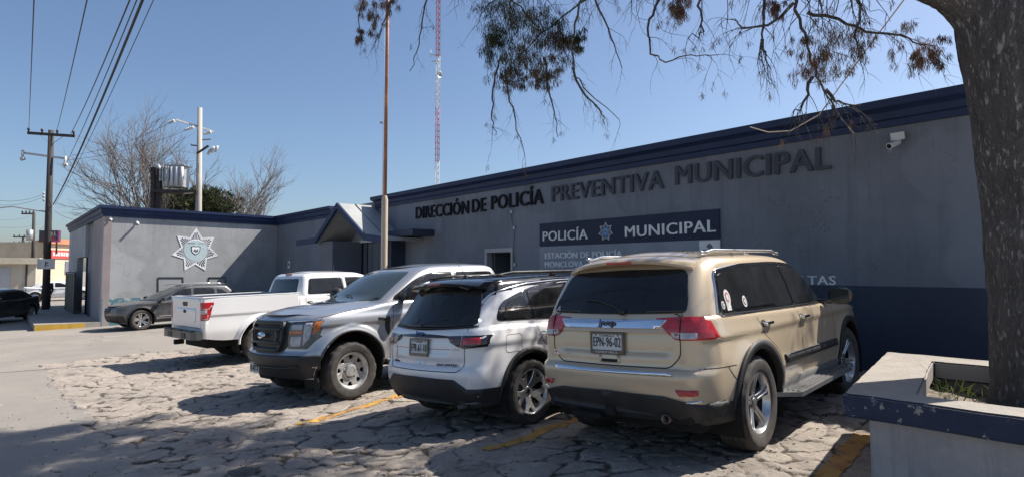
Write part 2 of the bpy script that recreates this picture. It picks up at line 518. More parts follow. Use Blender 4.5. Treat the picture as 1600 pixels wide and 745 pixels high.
def spoke(bm, ang, outline, y_in, y_out, r0, r1, thick, mi, bev=.0):
    """outline: polygon (radial, tangential); face height goes from y_in at r0 to y_out at r1"""
    def h(r): t = max(0, min(1, (r - r0) / (r1 - r0))); return y_in + (y_out - y_in) * t
    top, bot = [], []
    for r, t in outline:
        x, z = rot_y((r, t), ang)
        top.append(bm.verts.new((x, h(r), z))); bot.append(bm.verts.new((x, h(r) - thick, z)))
    ins = inset2(outline, bev) if bev else None
    n = len(outline)
    if ins:
        t2 = []
        for (r, t) in ins:
            x, z = rot_y((r, t), ang); t2.append(bm.verts.new((x, h(r) + bev, z)))
        fs = [bm.faces.new(t2)] + [bm.faces.new((top[i], top[(i + 1) % n], t2[(i + 1) % n], t2[i])) for i in range(n)]
    else: fs = [bm.faces.new(top)]
    fs += [bm.faces.new((bot[i], bot[(i + 1) % n], top[(i + 1) % n], top[i])) for i in range(n)]
    for f in fs: f.material_index = mi
def rim_bm(style, rim, w):
    """materials: 0 bright metal, 1 dark, 2 hub emblem"""
    bm = bmesh.new(); hw = w / 2
    yo = hw * .80
    lathe(bm, [(rim + .006, yo + .004), (rim + .004, yo + .016), (rim - .008, yo + .014), (rim - .016, yo - .004), (rim - .03, yo - .05)], seg=64, axis='y', mi=0)
    lathe(bm, [(rim - .03, yo - .05), (rim - .045, -hw * .8)], seg=48, axis='y', mi=1)
    lathe(bm, [(rim - .04, -hw * .1), (.03, -hw * .1)], seg=32, axis='y', mi=1)
    lathe(bm, [(.155, -hw * .05), (.155, hw * .1), (.05, hw * .12)], seg=32, axis='y', mi=3)      # brake disc
    r1 = rim - .012; yh = yo - .045
    if style == 'five':
        for k in range(5):
            a = 2 * math.pi * k / 5 + .31
            spoke(bm, a, [(.05, -.036), (.13, -.034), (r1 * .78, -.040), (r1, -.056), (r1, -.010), (r1 * .6, -.006), (.09, -.004), (.09, .004), (r1 * .6, .006), (r1, .010), (r1, .056), (r1 * .78, .040), (.13, .034), (.05, .036)], yh - .005, yo - .004, .05, r1, .045, 0, .006)
            spoke(bm, a, [(.06, -.02), (r1, -.03), (r1, .03), (.06, .02)], yh - .022, yo - .022, .05, r1, .03, 0)
        lathe(bm, [(.072, yh - .03), (.072, yh), (.06, yh + .008), (.042, yh + .008)], seg=32, axis='y', mi=0)
        lathe(bm, [(.042, yh + .008), (.036, yh + .016), (.0005, yh + .018)], seg=24, axis='y', mi=2)
        for k in range(5):
            x, z = rot_y((.057, 0), 2 * math.pi * (k + .5) / 5 + .31)
            lathe(bm, [(.010, yh), (.010, yh + .012), (.0005, yh + .014)], m=Matrix.Translation((x, 0, z)), seg=8, axis='y', mi=1)
    elif style == 'split':
        for k in range(5):
            a = 2 * math.pi * k / 5 + .15
            spoke(bm, a, [(.05, -.040), (.115, -.046), (r1, -.098), (r1, -.046), (.175, -.012), (.175, .012), (r1, .046), (r1, .098), (.115, .046), (.05, .040)], yh - .01, yo - .004, .05, r1, .03, 0, .005)
            spoke(bm, a, [(.15, -.02), (r1, -.05), (r1, .05), (.15, .02)], yh - .025, yo - .02, .05, r1, .02, 1)
            spoke(bm, a + math.pi / 5, [(.07, -.012), (r1, -.016), (r1, .016), (.07, .012)], yh - .03, yo - .02, .05, r1, .02, 1)
        lathe(bm, [(.058, yh - .03), (.058, yh - .006), (.05, yh), (.03, yh)], seg=32, axis='y', mi=0)
        lathe(bm, [(.03, yh), (.026, yh + .006), (.0005, yh + .007)], seg=24, axis='y', mi=1)
    elif style == 'steel':
        ri = rim - .035
        # dished disc with eight openings near the rim
        for k in range(8):
            a = 2 * math.pi * k / 8 + .2
            spoke(bm, a, [(.09, -.040), (ri * .62, -.062), (ri * .72, -.046), (ri * .86, -.042), (ri + .012, -.052), (ri + .012, .052), (ri * .86, .042), (ri * .72, .046), (ri * .62, .062), (.09, .040)], yh - .01, yo - .045, .08, ri, .02, 0, .006)
        lathe(bm, [(rim - .012, yo - .01), (rim - .03, yo - .025), (ri - .004, yo - .04), (ri - .006, yo - .06)], seg=64, axis='y', mi=0)
        lathe(bm, [(.132, yh - .03), (.128, yh - .006), (.112, yh + .004), (.085, yh - .002)], seg=40, axis='y', mi=0)
        lathe(bm, [(.085, yh - .01), (.083, yh + .022), (.075, yh + .035), (.045, yh + .040), (.043, yh + .036), (.0005, yh + .037)], seg=40, axis='y', mi=0)
        for k in range(6):
            x, z = rot_y((.103, 0), 2 * math.pi * k / 6)
            lathe(bm, [(.010, yh), (.009, yh + .016), (.0005, yh + .017)], m=Matrix.Translation((x, 0, z)), seg=6, axis='y', mi=3)
    else:                                                         # 'turbine'
        for k in range(10):
            a = 2 * math.pi * k / 10; s = 1 if k % 2 else -1
            spoke(bm, a, [(.05, -.018), (r1, -.026 + s * .030), (r1, .022 + s * .030), (.05, .018)], yh - .01, yo - .006, .05, r1, .03, 0, .004)
        lathe(bm, [(.06, yh - .03), (.058, yh - .002), (.03, yh + .006), (.0005, yh + .006)], seg=24, axis='y', mi=0)
    bmesh.ops.recalc_face_normals(bm, faces=bm.faces)
    return bm
def add_wheels(car, spots, rad, width, rim, style, rim_mats, steer=0.0, blocks=True, pref=0.0):
    tm = None
    for i, (x, y) in enumerate(spots):
        if tm is None:
            b = tyre_bm(rad, width, rim, blocks=blocks); tm = bpy.data.meshes.new('tyre'); b.to_mesh(tm); b.free(); tm.materials.append(MATS['rubber'])
            b = rim_bm(style, rim, width); rm = bpy.data.meshes.new('rim'); b.to_mesh(rm); b.free()
            for m in rim_mats: rm.materials.append(m)
            rm.set_sharp_from_angle(angle=R(35)); tm.set_sharp_from_angle(angle=R(40))
        t = link_mesh('wheel', tm, car.root, world=False); t.location = (x, y, rad)
        t.rotation_euler = (0, pref + i * 0.7, (steer if x > 0 else 0) + (0 if y > 0 else math.pi))
        r = link_mesh('rim', rm, t, world=False)
def arch_bm(car, ax, az, r, width, side, off, a0=-20, a1=200, skirt=.03, wfun=None):
    pts = [(ax + r * math.cos(R(a)), az + r * math.sin(R(a))) for a in np.linspace(a0, a1, 48)]
    return car.strip_bm(pts, width, 'y', side, off=off, skirt=skirt, step=.2, wfun=wfun)
def well_bm(ax, az, r, side, y0, y1):
    bm = bmesh.new(); n = 24; A, B = [], []
    for k in range(n + 1):
        a = R(-25 + 230 * k / n)
        A.append(bm.verts.new((ax + r * math.cos(a), side * y0, az + r * math.sin(a)))); B.append(bm.verts.new((ax + r * math.cos(a), side * y1, az + r * math.sin(a))))
    for k in range(n): bm.faces.new((A[k], A[k + 1], B[k + 1], B[k]))
    c = bm.verts.new((ax, side * y0, az))
    for k in range(n): bm.faces.new((A[k], A[k + 1], c))
    return bm
def bar(bm, p, q, w, h, up=(0, 0, 1), mi=0, bev=0.0):
    p, q = Vector(p), Vector(q); d = (q - p); L = d.length; d.normalize(); u = Vector(up); s = d.cross(u).normalized(); u = s.cross(d)
    return box(bm, (L / 2, 0, 0), (L, w, h), frame_m(p, d, s, u), mi, bev)
def car_root(name, x, y, fwd, label, cat, group, pitch_ground=True, lift_z=0.0):
    nn = gnormal(x, y); f = Vector(fwd); f = (f - nn * f.dot(nn)).normalized(); l = nn.cross(f)
    return thing(name, None, label, cat, group, frame_m((x, y, gz(x, y) + lift_z), f, l, nn))
def mirror_part(car, bm_fn, mat, name):
    bm = bmesh.new(); bm_fn(bm)
    return build(name, bm, mat, car.root, world=False)
def smoothed(bm):
    for f in bm.faces: f.smooth = True
    return bm
# ------------------------------------------------------------------ car materials
rubber = simple('rubber', (.055, .050, .046), .85, var=.35, scale=9, bump=.25, bscale=70)
M_gold = carpaint('paint_gold', (.60, .482, .338), metal=.28, rough=.30, dust=.2)
M_white = carpaint('paint_white', (.80, .80, .80), metal=.0, rough=.30, dust=.16)
M_pearl = carpaint('paint_pearl', (.80, .79, .79), metal=.12, rough=.30, dust=.2)
M_silver = carpaint('paint_silver', (.43, .445, .47), metal=.65, rough=.34, dust=.2)
M_slate = carpaint('paint_slate', (.062, .066, .072), metal=.4, rough=.32, dust=.3)
M_black = carpaint('paint_black', (.012, .012, .014), metal=.1, rough=.25, dust=.2)
M_plastic = simple('black_plastic', (.022, .022, .023), .55, var=.3, scale=5, bump=.12, bscale=180)
M_greyplastic = simple('grey_plastic', (.10, .10, .10), .5, var=.2)
M_under = simple('underbody', (.008, .008, .008), .9)
M_gap = simple('panel_gap', (.012, .012, .012), .8)
M_chrome = simple('chrome', (.82, .83, .85), .09, 1.0, var=.05, scale=14)
M_alloy = simple('alloy', (.56, .56, .57), .28, .85, var=.14, scale=30)
M_steelwheel = simple('wheel_silver', (.50, .50, .49), .42, .55, var=.2, scale=18)
M_disc = simple('brake_metal', (.16, .13, .11), .5, .8, var=.4, scale=20)
M_glass = glass_dark('tinted_glass')
M_wind = glass_dark('windscreen_glass', (.035, .048, .052), .04)
M_blackgloss = simple('black_gloss', (.01, .01, .011), .12, coat=1.0)
def lens(name, col, rough=.12, em=0):
    t = NT(name)
    ob = t.coord(); wv = t.n('ShaderNodeTexWave', Scale=34, bands_direction='Z'); t.l(ob, wv.inputs['Vector'])
    c = t.mix(t.fr(t.noise(16, 3), .35, .7), tuple(x * .6 for x in col), col)
    t.set(Base_Color=c, Roughness=rough, Coat_Weight=1.0, Coat_Roughness=.03); t.bump(wv.outputs[1], .22, .004)
    return t.m
M_red = lens('red_lens', (.58, .016, .022)); M_darkred = lens('smoked_red_lens', (.10, .018, .022))
M_clear = lens('clear_lens', (.55, .56, .58)); M_smoke = lens('smoked_lens', (.09, .085, .09)); M_amber = lens('amber_lens', (.75, .20, .02))
M_plate = simple('plate_white', (.62, .62, .60), .45, var=.08); M_ink = simple('plate_ink', (.015, .015, .018), .6)
M_stick = simple('sticker_white', (.62, .60, .58), .5, var=.25, scale=40); M_stickred = simple('sticker_red', (.4, .10, .08), .5, var=.4, scale=50)
M_blueb = simple('badge_blue', (.08, .15, .32), .3, .4)
G_CARS = 'vehicles parked in front of the police station'

def flat_at(car, axis, side, a, b, off, yaw=0.0):
    """frame laid on the surface at a place: x to the right as seen from outside, y up, z out"""
    h, nn = car.hit(axis, side, a, b)
    if nn is None: h, nn = lift(axis, a, b, 0), lift(axis, 0, 0, side)
    d = Vector((0, 0, 0)); d[AX[axis]] = side
    nn = (nn if nn.dot(d) > 0 else -nn).normalized()
    up = Vector((0, 0, 1)); right = up.cross(nn).normalized(); up = nn.cross(right)
    return frame_m(h + nn * off, right, up, nn)
def plate(car, axis, side, a, b, text, sub=None, wide=.31, hi=.16, frame=True, off=.012, parent=None, tilt=None):
    m = flat_at(car, axis, side, a, b, off)
    if tilt is not None:
        d = Vector((0, 0, 0)); d[AX[axis]] = side
        nn = (d + Vector((0, 0, tilt))).normalized(); right = UP.cross(nn).normalized(); m = frame_m(m.translation, right, nn.cross(right), nn)
    bm = bmesh.new(); box(bm, (0, 0, 0), (wide, hi, .006), m, 0, .004)
    p = build('licence_plate', bm, M_plate, parent or car.root, world=False)
    if frame:
        bm = bmesh.new()
        for (cx, cy, sx, sy) in ((0, hi / 2 + .006, wide + .03, .02), (0, -hi / 2 - .004, wide + .03, .034), (-wide / 2 - .005, 0, .02, hi + .03), (wide / 2 + .005, 0, .02, hi + .03)):
            box(bm, (cx, cy, .003 + .001 * abs(cx)), (sx, sy, .014), m, 0, .003)
        build('plate_frame', bm, M_blackgloss, p, world=False)
    bm = bmesh.new()
    text_into(bm, text, m @ Matrix.Translation((-wide * .44, -hi * (.22 if sub else .30), .0035)), wide * .88, hi * .52, .015, .002)
    build('plate_characters', bm, M_ink, p, world=False)
    bm = bmesh.new()
    for sx in (-1, 1): lathe(bm, [(.008, .003), (.006, .006), (.0003, .007)], m=m @ Matrix.Translation((sx * wide * .36, hi * .41, 0)), seg=8)
    text_into(bm, 'COAHUILA', m @ Matrix.Translation((-wide * .24, hi * .34, .0035)), wide * .48, hi * .1, .01, .002)
    build('plate_fittings', bm, M_ink, p, world=False)
    if sub:
        bm = bmesh.new(); text_into(bm, sub, m @ Matrix.Translation((-wide * .36, -hi / 2 - .013, .0105)), wide * .72, .017, .02, .002)
        build('frame_lettering', bm, M_plate, p, world=False)
    return p
def word(car, name, axis, side, a, b, text, width, height, mat, off=.004, depth=.006, bold=.02, parent=None):
    m = flat_at(car, axis, side, a, b, off)
    bm = bmesh.new(); text_into(bm, text, m @ Matrix.Translation((-width / 2, -height / 2, 0)), width, height, bold, depth)
    return build(name, bm, mat, parent or car.root, world=False)
def gap(car, pts, axis, side, w=.008, closed=False, off=.0012):
    return (car.strip_bm(pts, w, axis, side, off=off, skirt=.0, step=.04, closed=closed), 0)
def handle(car, x, z, side, mat, n=.20):
    bm = bmesh.new()
    h, nn = car.hit('y', side, x, z)
    y = h.y; o = side
    box(bm, (x, y + o * .030, z), (n, .018, .026), None, 0, .007)
    for dx in (-n * .42, n * .42): box(bm, (x + dx, y + o * .012, z), (.03, .035, .022), None, 0, .004)
    hd = build('door_handle', bm, mat, car.root, world=False, smooth=True, sharp=40)
    bm = car.panel_bm([(x - n * .36 + .0 + n * .36 * math.cos(t) + n * .0, z + .032 * math.sin(t)) for t in np.linspace(0, 2 * math.pi, 20, endpoint=False)], 'y', side, off=.001, skirt=.0, step=.2)
    build('handle_recess', bm, M_gap, hd, world=False)
def mirror(car, x, y, z, side, mat, w=.22, h=.17, d=.12, capmat=None):
    bm = bmesh.new()
    C0 = Vector((x, side * y, z)); n = 12
    rows = []
    for j, (t, sc, dx) in enumerate([(0, .80, -d * .5), (.1, .97, -d * .48), (.3, 1.0, -d * .3), (.6, .93, 0.0), (.85, .70, d * .3), (1, .35, d * .45)]):
        ring = []
        for k in range(20):
            a = 2 * math.pi * k / 20; cx, cz = math.cos(a), math.sin(a)
            q = (abs(cx) ** 2.8 + abs(cz) ** 2.8) ** (-1 / 2.8)
            ring.append(bm.verts.new(C0 + Vector((dx, cx * q * w / 2 * sc, cz * q * h / 2 * sc))))
        rows.append(ring)
    for r0, r1 in zip(rows[:-1], rows[1:]):
        for k in range(20): bm.faces.new((r0[k], r0[(k + 1) % 20], r1[(k + 1) % 20], r1[k]))
    bm.faces.new(rows[-1]); bm.faces.new(list(reversed(rows[0])))
    box(bm, (x + .02, side * (y - w * .5 - .05), z - h * .32), (.08, .2, .05), None, 0, .012)
    bmesh.ops.recalc_face_normals(bm, faces=bm.faces)
    mo = build('wing_mirror', bm, mat, car.root, world=False, smooth=True, sharp=50)
    bm = bmesh.new(); box(bm, (x - d * .5 - .002, side * y, z), (.004, w * .74, h * .74), None, 0, .001)
    build('mirror_glass', bm, M_glass, mo, world=False)  # dark tinted glass paints in the reflection of a dark tree
def chassis(car, x0, x1, w, z0, z1):
    bm = bmesh.new(); box(bm, ((x0 + x1) / 2, 0, (z0 + z1) / 2), (x1 - x0, 2 * w, z1 - z0), None, 0, .03)
    return build('underbody', bm, M_under, car.root, world=False)
def wells(car, arches, y0, y1):
    for ax, az, ar in arches:
        for sd in (-1, 1): build('wheel_well', well_bm(ax, az, ar + .012, sd, y0, y1), M_under, car.root, world=False)
def flare(arches, x, y, z, amount, spread):
    for ax, az, ar in arches:
        r = math.hypot(x - ax, z - az)
        if r > ar - .02: y += amount * math.exp(-((r - ar) / spread) ** 2)
    return y

# ------------------------------------------------------------------ the large gold estate car, nearest
def gold_suv():
    root = car_root('parked_suv', 2.474, 6.988, (.672, .7405, 0), 'gold off-road estate car nearest the planter, with oval stickers on its side glass', 'car', G_CARS)
    c = Car(root)
    AR = [(-1.4575, .41, .475), (1.4575, .41, .475)]
    def warp(x, y, z):
        if y > .5 and -2.35 < x < 2.2:
            y -= .016 * (1 - sstep(.99, 1.03, z)) * sstep(.60, .98, z)
            y += .020 * math.exp(-((z - .66) / .07) ** 2) * sstep(-1.0, -.85, x) * (1 - sstep(.85, 1.0, x))
            y = flare(AR, x, y, z, .028, .10)
        if x < -2.15 and y < .74:                                 # tailgate set in below the lamps
            k = (1 - sstep(.60, .66, y)) * sstep(.78, .81, z)
            x += .012 * k
            x += .022 * (1 - sstep(.50, .60, y)) * sstep(.88, .91, z) * (1 - sstep(1.09, 1.11, z))
        return x, y, z
    body = dict(front=[(.30, 2.20), (.45, 2.30), (.70, 2.36), (.95, 2.33), (1.05, 2.25)],
        rear=[(.36, -2.36), (.46, -2.41), (.58, -2.45), (.72, -2.47), (.765, -2.465), (.785, -2.43), (.80, -2.405), (.95, -2.405), (1.10, -2.39), (1.22, -2.355), (1.30, -2.32)],
        half=[(a, b * .955) for a, b in [(.30, .86), (.42, .92), (.62, .955), (.85, .965), (1.03, .955), (1.12, .93), (1.25, .90)]],
        top=[(2.36, .98), (2.0, 1.05), (1.0, 1.13), (.6, 1.15), (-1.0, 1.18), (-2.45, 1.225)], bot=[(2.36, .40), (1.9, .34), (-1.7, .36), (-2.45, .375)],
        plan=[(-2.47, .875), (-2.1, .95), (-1.4, 1), (1.5, 1), (2.36, .93)], bow_f=.22, bow_r=.10, rc_f=(.30, .26), rc_r=(.28, .17), shoulder=.05, crown=[(-9, .01), (.6, .03), (1.2, .06), (9, .05)],
        arches=AR, warp=warp, nv=34, ns=110, nf=22, nc=10)
    body['split'] = lambda q: q.x < -2.0 and q.z < .50
    c.shell('body', body, [M_gold, M_plastic])
    cab = dict(front=[(1.05, 1.10), (1.2, .86), (1.45, .50), (1.62, .20), (1.72, -.08)],
        rear=[(1.08, -2.40), (1.2, -2.36), (1.35, -2.275), (1.5, -2.17), (1.62, -2.07), (1.72, -1.98)],
        half=[(a, b * .955) for a, b in [(1.05, .925), (1.17, .897), (1.4, .845), (1.6, .785), (1.70, .745)]],
        top=[(.5, 1.60), (.1, 1.665), (-.8, 1.70), (-1.6, 1.69), (-2.2, 1.665)], bot=[(-9, 1.08), (9, 1.08)],
        plan=[(-2.45, .90), (-1.9, .96), (-1.2, 1), (.3, 1), (1.1, .94)], bow_f=.16, bow_r=.11, rc_f=(.22, .2), rc_r=(.22, .14), shoulder=.085, na=7, nv=16, ns=60, nf=14, crown=[(-9, .07), (9, .07)])
    c.shell('roof', cab, M_gold)
    c.done()
    wells(c, AR, .50, .93); chassis(c, -2.2, 2.1, .70, .27, .62)
    lower = [(y, z) for y, z in [(-.91, .545), (-.78, .525), (-.66, .55), (-.5, .585), (0, .60), (.5, .585), (.66, .55), (.78, .525), (.91, .545), (.91, .37), (-.91, .37)]]
    c.panel('lower_bumper', lower, 'x', -1, M_plastic, off=.014, skirt=.06)
    bm = bmesh.new(); box(bm, (-2.22, 0, .42), (.24, 1.40, .11), None, 0, .035)
    build('bumper_valance', bm, M_under, root, world=False)
    # glass
    for sd in (-1, 1):
        dlo = roundpoly([(-2.00, 1.205, .05), (-1.88, 1.555, .07), (-1.4, 1.60, .2), (-.5, 1.612, .3), (.02, 1.585, .3), (.40, 1.42, .1), (.80, 1.165, .03)])
        c.panel('window_surround', dlo, 'y', sd, M_blackgloss, off=.005, skirt=.006, step=.04)
        for nm, poly in (('rear_side_window', [(-1.97, 1.225, .05), (-1.86, 1.535, .07), (-1.4, 1.578, .1), (-.50, 1.590, .03), (-.38, 1.19, .03)]),
                         ('front_side_window', [(-.40, 1.588, .03), (-.02, 1.57, .2), (.36, 1.405, .1), (.62, 1.215, .02), (.60, 1.178, .02), (-.28, 1.188, .03)])):
            c.panel(nm, roundpoly(poly), 'y', sd, M_glass, off=.010, skirt=.006, step=.04)
        c.strip('window_trim', roundpoly([(-2.015, 1.195, .05), (-1.895, 1.565, .07), (-1.4, 1.612, .2), (-.5, 1.624, .3), (.02, 1.597, .3), (.41, 1.43, .1), (.82, 1.155, .03)]), .014, 'y', sd, M_chrome, off=.011, skirt=.014, closed=True)
        gp = [gap(c, [(-.30, 1.17), (-.26, .98), (-.27, .52)], 'y', sd), gap(c, [(.86, 1.14), (.90, .9), (.86, .52)], 'y', sd),
              gap(c, roundpoly([(-1.40, 1.18), (-1.30, 1.00), (-.93, .80), (-.86, .50)], .1)[2:-2], 'y', sd), gap(c, [(-2.30, .80), (-1.90, .79)], 'y', sd), gap(c, [(-2.02, .795), (-1.87, .60)], 'y', sd)]
        for q in gp: build('door_gap', q[0], M_gap, root, world=False)
        handle(c, -1.20, 1.075, sd, M_chrome, .19); handle(c, -.16, 1.06, sd, M_chrome, .19)
        md = c.strip('side_moulding', [(-.84, .715), (.86, .70)], .075, 'y', sd, M_plastic, off=.022, skirt=.03)
        c.strip('moulding_trim', [(-.80, .745), (.84, .73)], .012, 'y', sd, M_chrome, parent=md, off=.026, skirt=.01)
        for ax, az, ar in AR: build('wheel_arch_trim', arch_bm(c, ax, az, ar + .03, .075, sd, .022, -8 if ax < 0 else 2, 176 if ax < 0 else 190, .05), M_plastic, root, world=False)
        c.strip('sill_cover', [(-.93, .445), (.95, .43)], .13, 'y', sd, M_greyplastic, off=.02, skirt=.06)
        bm = bmesh.new(); o = sd
        prism(bm, [(-1.02, o * .88), (-.90, o * 1.075), (.86, o * 1.075), (1.0, o * .88)] if o > 0 else [(1.0, o * .88), (.86, o * 1.075), (-.90, o * 1.075), (-1.02, o * .88)], .385, .425)
        rb = build('running_board', bm, M_alloy, root, world=False)
        bm = bmesh.new()
        for k in range(3): box(bm, (-.02, o * (.94 + .045 * k), .4285), (1.7, .022, .006))
        build('step_tread', bm, M_greyplastic, rb, world=False)
        mirror(c, .70, 1.06, 1.225, sd, M_blackgloss, .25, .19, .14)
        c.panel('bumper_return', roundpoly([(-2.27, .36, .01), (-2.27, .535, .01), (-2.05, .53, .02), (-1.94, .50, .02), (-1.90, .36, .02)]), 'y', sd, M_plastic, off=.012, skirt=.03)
        # tail lamps, wrapped round the corner
        tl = c.panel('tail_lamp', roundpoly([(sd * .60, 1.205, .01), (sd * .43, 1.195, .01), (sd * .585, 1.025, .03), (sd * .95, 1.02, .0), (sd * .95, 1.20, .0), (sd * .70, 1.208, .01)]), 'x', -1, M_red, off=.012, skirt=.03, step=.04)
        c.panel('reversing_lens', roundpoly([(sd * .56, 1.085, .012), (sd * .565, 1.05, .012), (sd * .60, 1.034, .012), (sd * .76, 1.034, .012), (sd * .76, 1.08, .012)]), 'x', -1, M_clear, parent=tl, off=.016, skirt=.008, step=.03)
        c.strip('lamp_split', [(sd * .635, 1.225), (sd * .635, 1.02)], .008, 'x', -1, M_gap, parent=tl, off=.018, skirt=.01)
        c.panel('rear_reflector', roundpoly([(sd * .60, .645, .01), (sd * .63, .595, .01), (sd * .76, .60, .01), (sd * .765, .645, .01)]), 'x', -1, M_red, off=.010, skirt=.02)
        c.strip('bumper_bright_strip', [(sd * .68, .542), (sd * .78, .555)], .014, 'x', -1, M_chrome, off=.02, skirt=.02)
        bm = bmesh.new(); tube(bm, [(.10, sd * .60, 1.705), (-.1, sd * .605, 1.742), (-1.55, sd * .59, 1.742), (-1.8, sd * .575, 1.705)], [.012, .016, .016, .012], 10)
        for xx in (.05, -.8, -1.75): box(bm, (xx, sd * .597, 1.72), (.12, .03, .03), None, 0, .01)
        build('roof_rail', bm, M_alloy, root, world=False, smooth=True, sharp=50)
    rg = c.panel('rear_window', roundpoly([(-.665, 1.235, .05), (-.66, 1.33, .1), (-.59, 1.585, .08), (0, 1.60, .1), (.59, 1.585, .08), (.66, 1.33, .1), (.665, 1.235, .05), (0, 1.225, .3)]), 'x', -1, M_glass, off=.009, skirt=.014, step=.03, lim=2)
    bm = bmesh.new(); tube(bm, [(-2.37, -.12, 1.245), (-2.335, -.05, 1.285), (-2.30, .14, 1.335), (-2.292, .30, 1.35)], [.016, .012, .009, .005], 8)
    lathe(bm, [(.0, 0), (.03, .002), (.026, .028), (.0, .034)], m=frame_m((-2.355, -.13, 1.245), (0, 1, 0), (0, 0, 1), (-1, 0, 0)), seg=16)
    build('rear_wiper', bm, M_plastic, rg, world=False)
    # spoiler over the rear glass
    bm = bmesh.new(); rows = []
    for y in np.linspace(-.63, .63, 23):
        k = (abs(y) / .63) ** 2.6; xr = -2.18 + .14 * k; zt = 1.712 - .075 * k
        rows.append([bm.verts.new(p) for p in ((-1.75, y, zt + .015), (-1.95, y, zt + .008), (xr + .03, y, zt - .02), (xr, y, zt - .04), (xr + .01, y, zt - .062), (xr + .10, y, zt - .075), (-1.85, y, zt - .06))])
    for a, b in zip(rows[:-1], rows[1:]):
        for q in range(6): bm.faces.new((a[q], a[q + 1], b[q + 1], b[q]))
    for r_ in (rows[0], rows[-1]): bm.faces.new(r_)
    bmesh.ops.recalc_face_normals(bm, faces=bm.faces)
    sp = build('rear_spoiler', bm, M_gold, root, world=False, smooth=True, sharp=50)
    bm = bmesh.new(); box(bm, (-2.173, 0, 1.662), (.012, .26, .024), None, 0, .004); build('high_brake_lamp', bm, M_red, sp, world=False)
    # tailgate
    tg = [gap(c, roundpoly([(-.625, 1.225), (-.635, .90), (-.54, .80), (.54, .80), (.635, .90), (.625, 1.225)], .05), 'x', -1, .009)]
    c.merged('tailgate_gap', tg, [M_gap])
    cb = c.panel('chrome_bar', roundpoly([(-.53, 1.185, .01), (.53, 1.185, .01), (.47, 1.115, .01), (-.47, 1.115, .01)]), 'x', -1, M_chrome, off=.026, skirt=.03)
    word(c, 'maker_lettering', 'x', -1, .0, 1.150, 'Jeep', .165, .052, M_greyplastic, off=.032, depth=.008, parent=cb)
    c.panel('bumper_step_trim', roundpoly([(-.56, .775, .005), (.56, .775, .005), (.60, .748, .005), (-.60, .748, .005)]), 'x', -1, M_chrome, off=.012, skirt=.02)
    hr = c.panel('tailgate_handle', roundpoly([(-.105, .885, .015), (.105, .885, .015), (.105, .818, .015), (-.105, .818, .015)]), 'x', -1, M_gold, off=.006, skirt=.01)
    c.panel('handle_recess', roundpoly([(-.085, .852, .01), (.085, .852, .01), (.075, .826, .01), (-.075, .826, .01)]), 'x', -1, M_gap, parent=hr, off=.008, skirt=.0)
    plate(c, 'x', -1, .02, .985, 'EPN-96-02', 'MONROY FRECIA', .31, .15, off=.02)
    c.strip('tailgate_crease', [(-.50, .905), (.50, .905)], .010, 'x', -1, M_gold, off=.008, skirt=.02)
    bm = bmesh.new()
    for (y, z, ww, hh) in ((.53, .905, .075, .016), (.54, .875, .05, .026)): box(bm, (-2.43, y, z), (.008, ww, hh), None, 0, .002)
    build('trim_badges', bm, M_chrome, root, world=False)
    word(c, 'window_decal', 'x', -1, .61, 1.262, 'A', .05, .05, M_stick, off=.012, depth=.001)
    bm = bmesh.new(); m = frame_m((-2.37, -.50, .405), (0, 1, 0), (0, 0, 1), (-1, 0, 0))
    lathe(bm, [(.032, -.12), (.036, .0), (.038, .035), (.031, .035), (.029, -.08), (.0004, -.08)], m=m, seg=24); build('exhaust_tip', bm, M_disc, root, world=False)
    bm = bmesh.new(); box(bm, (-2.38, 0, .43), (.12, .09, .09), None, 0, .01); box(bm, (-2.38, .25, .36), (.1, .3, .05), None, 0, .01); build('tow_hitch', bm, M_under, root, world=False)
    def oval(cx, cz, a, b, n=24): return [(cx + a * math.cos(t), cz + b * math.sin(t)) for t in np.linspace(0, 2 * math.pi, n, endpoint=False)]
    for (cx, cz, a, b) in ((-1.80, 1.335, .052, .066), (-1.90, 1.275, .028, .034), (-1.50, 1.285, .040, .050)):
        s = c.panel('window_sticker', oval(cx, cz, a, b), 'y', -1, M_stick, off=.013, skirt=.0, step=.2)
        c.panel('sticker_print', oval(cx, cz, a * .62, b * .62), 'y', -1, M_stickred if b > .06 else M_ink, parent=s, off=.0145, skirt=.0, step=.2)
        c.panel('sticker_centre', oval(cx, cz, a * .42, b * .42), 'y', -1, M_stick, parent=s, off=.016, skirt=.0, step=.2)
    s = c.panel('window_sticker', [(-1.77, 1.225), (-1.84, 1.225), (-1.845, 1.295), (-1.765, 1.295)], 'y', -1, M_stick, off=.0125, skirt=.0, step=.2)
    bm = bmesh.new(); lathe(bm, [(.030, 0), (.026, .03), (.006, .09), (.0003, .10)], m=Matrix.Translation((-.2, .0, 1.74)), seg=12)
    build('roof_aerial', bm, M_plastic, root, world=False)
    wf = c.panel('windscreen', roundpoly([(-.70, 1.20), (-.60, 1.55), (.60, 1.55), (.70, 1.20)], .05), 'x', 1, M_wind, off=.004, skirt=.01, lim=2)
    for sd in (-1, 1): c.panel('headlamp', roundpoly([(sd * .50, .90), (sd * .85, .92), (sd * .85, .80), (sd * .50, .78)], .03), 'x', 1, M_clear, off=.006, skirt=.02)
    c.panel('front_grille', roundpoly([(-.45, .92), (.45, .92), (.42, .76), (-.42, .76)], .03), 'x', 1, M_plastic, off=.006, skirt=.02)
    add_wheels(c, [(-1.4575, -.772), (1.4575, -.772), (-1.4575, .772), (1.4575, .772)], .408, .27, .262, 'five', [M_alloy, M_under, M_greyplastic, M_disc], steer=-.06)
    return root
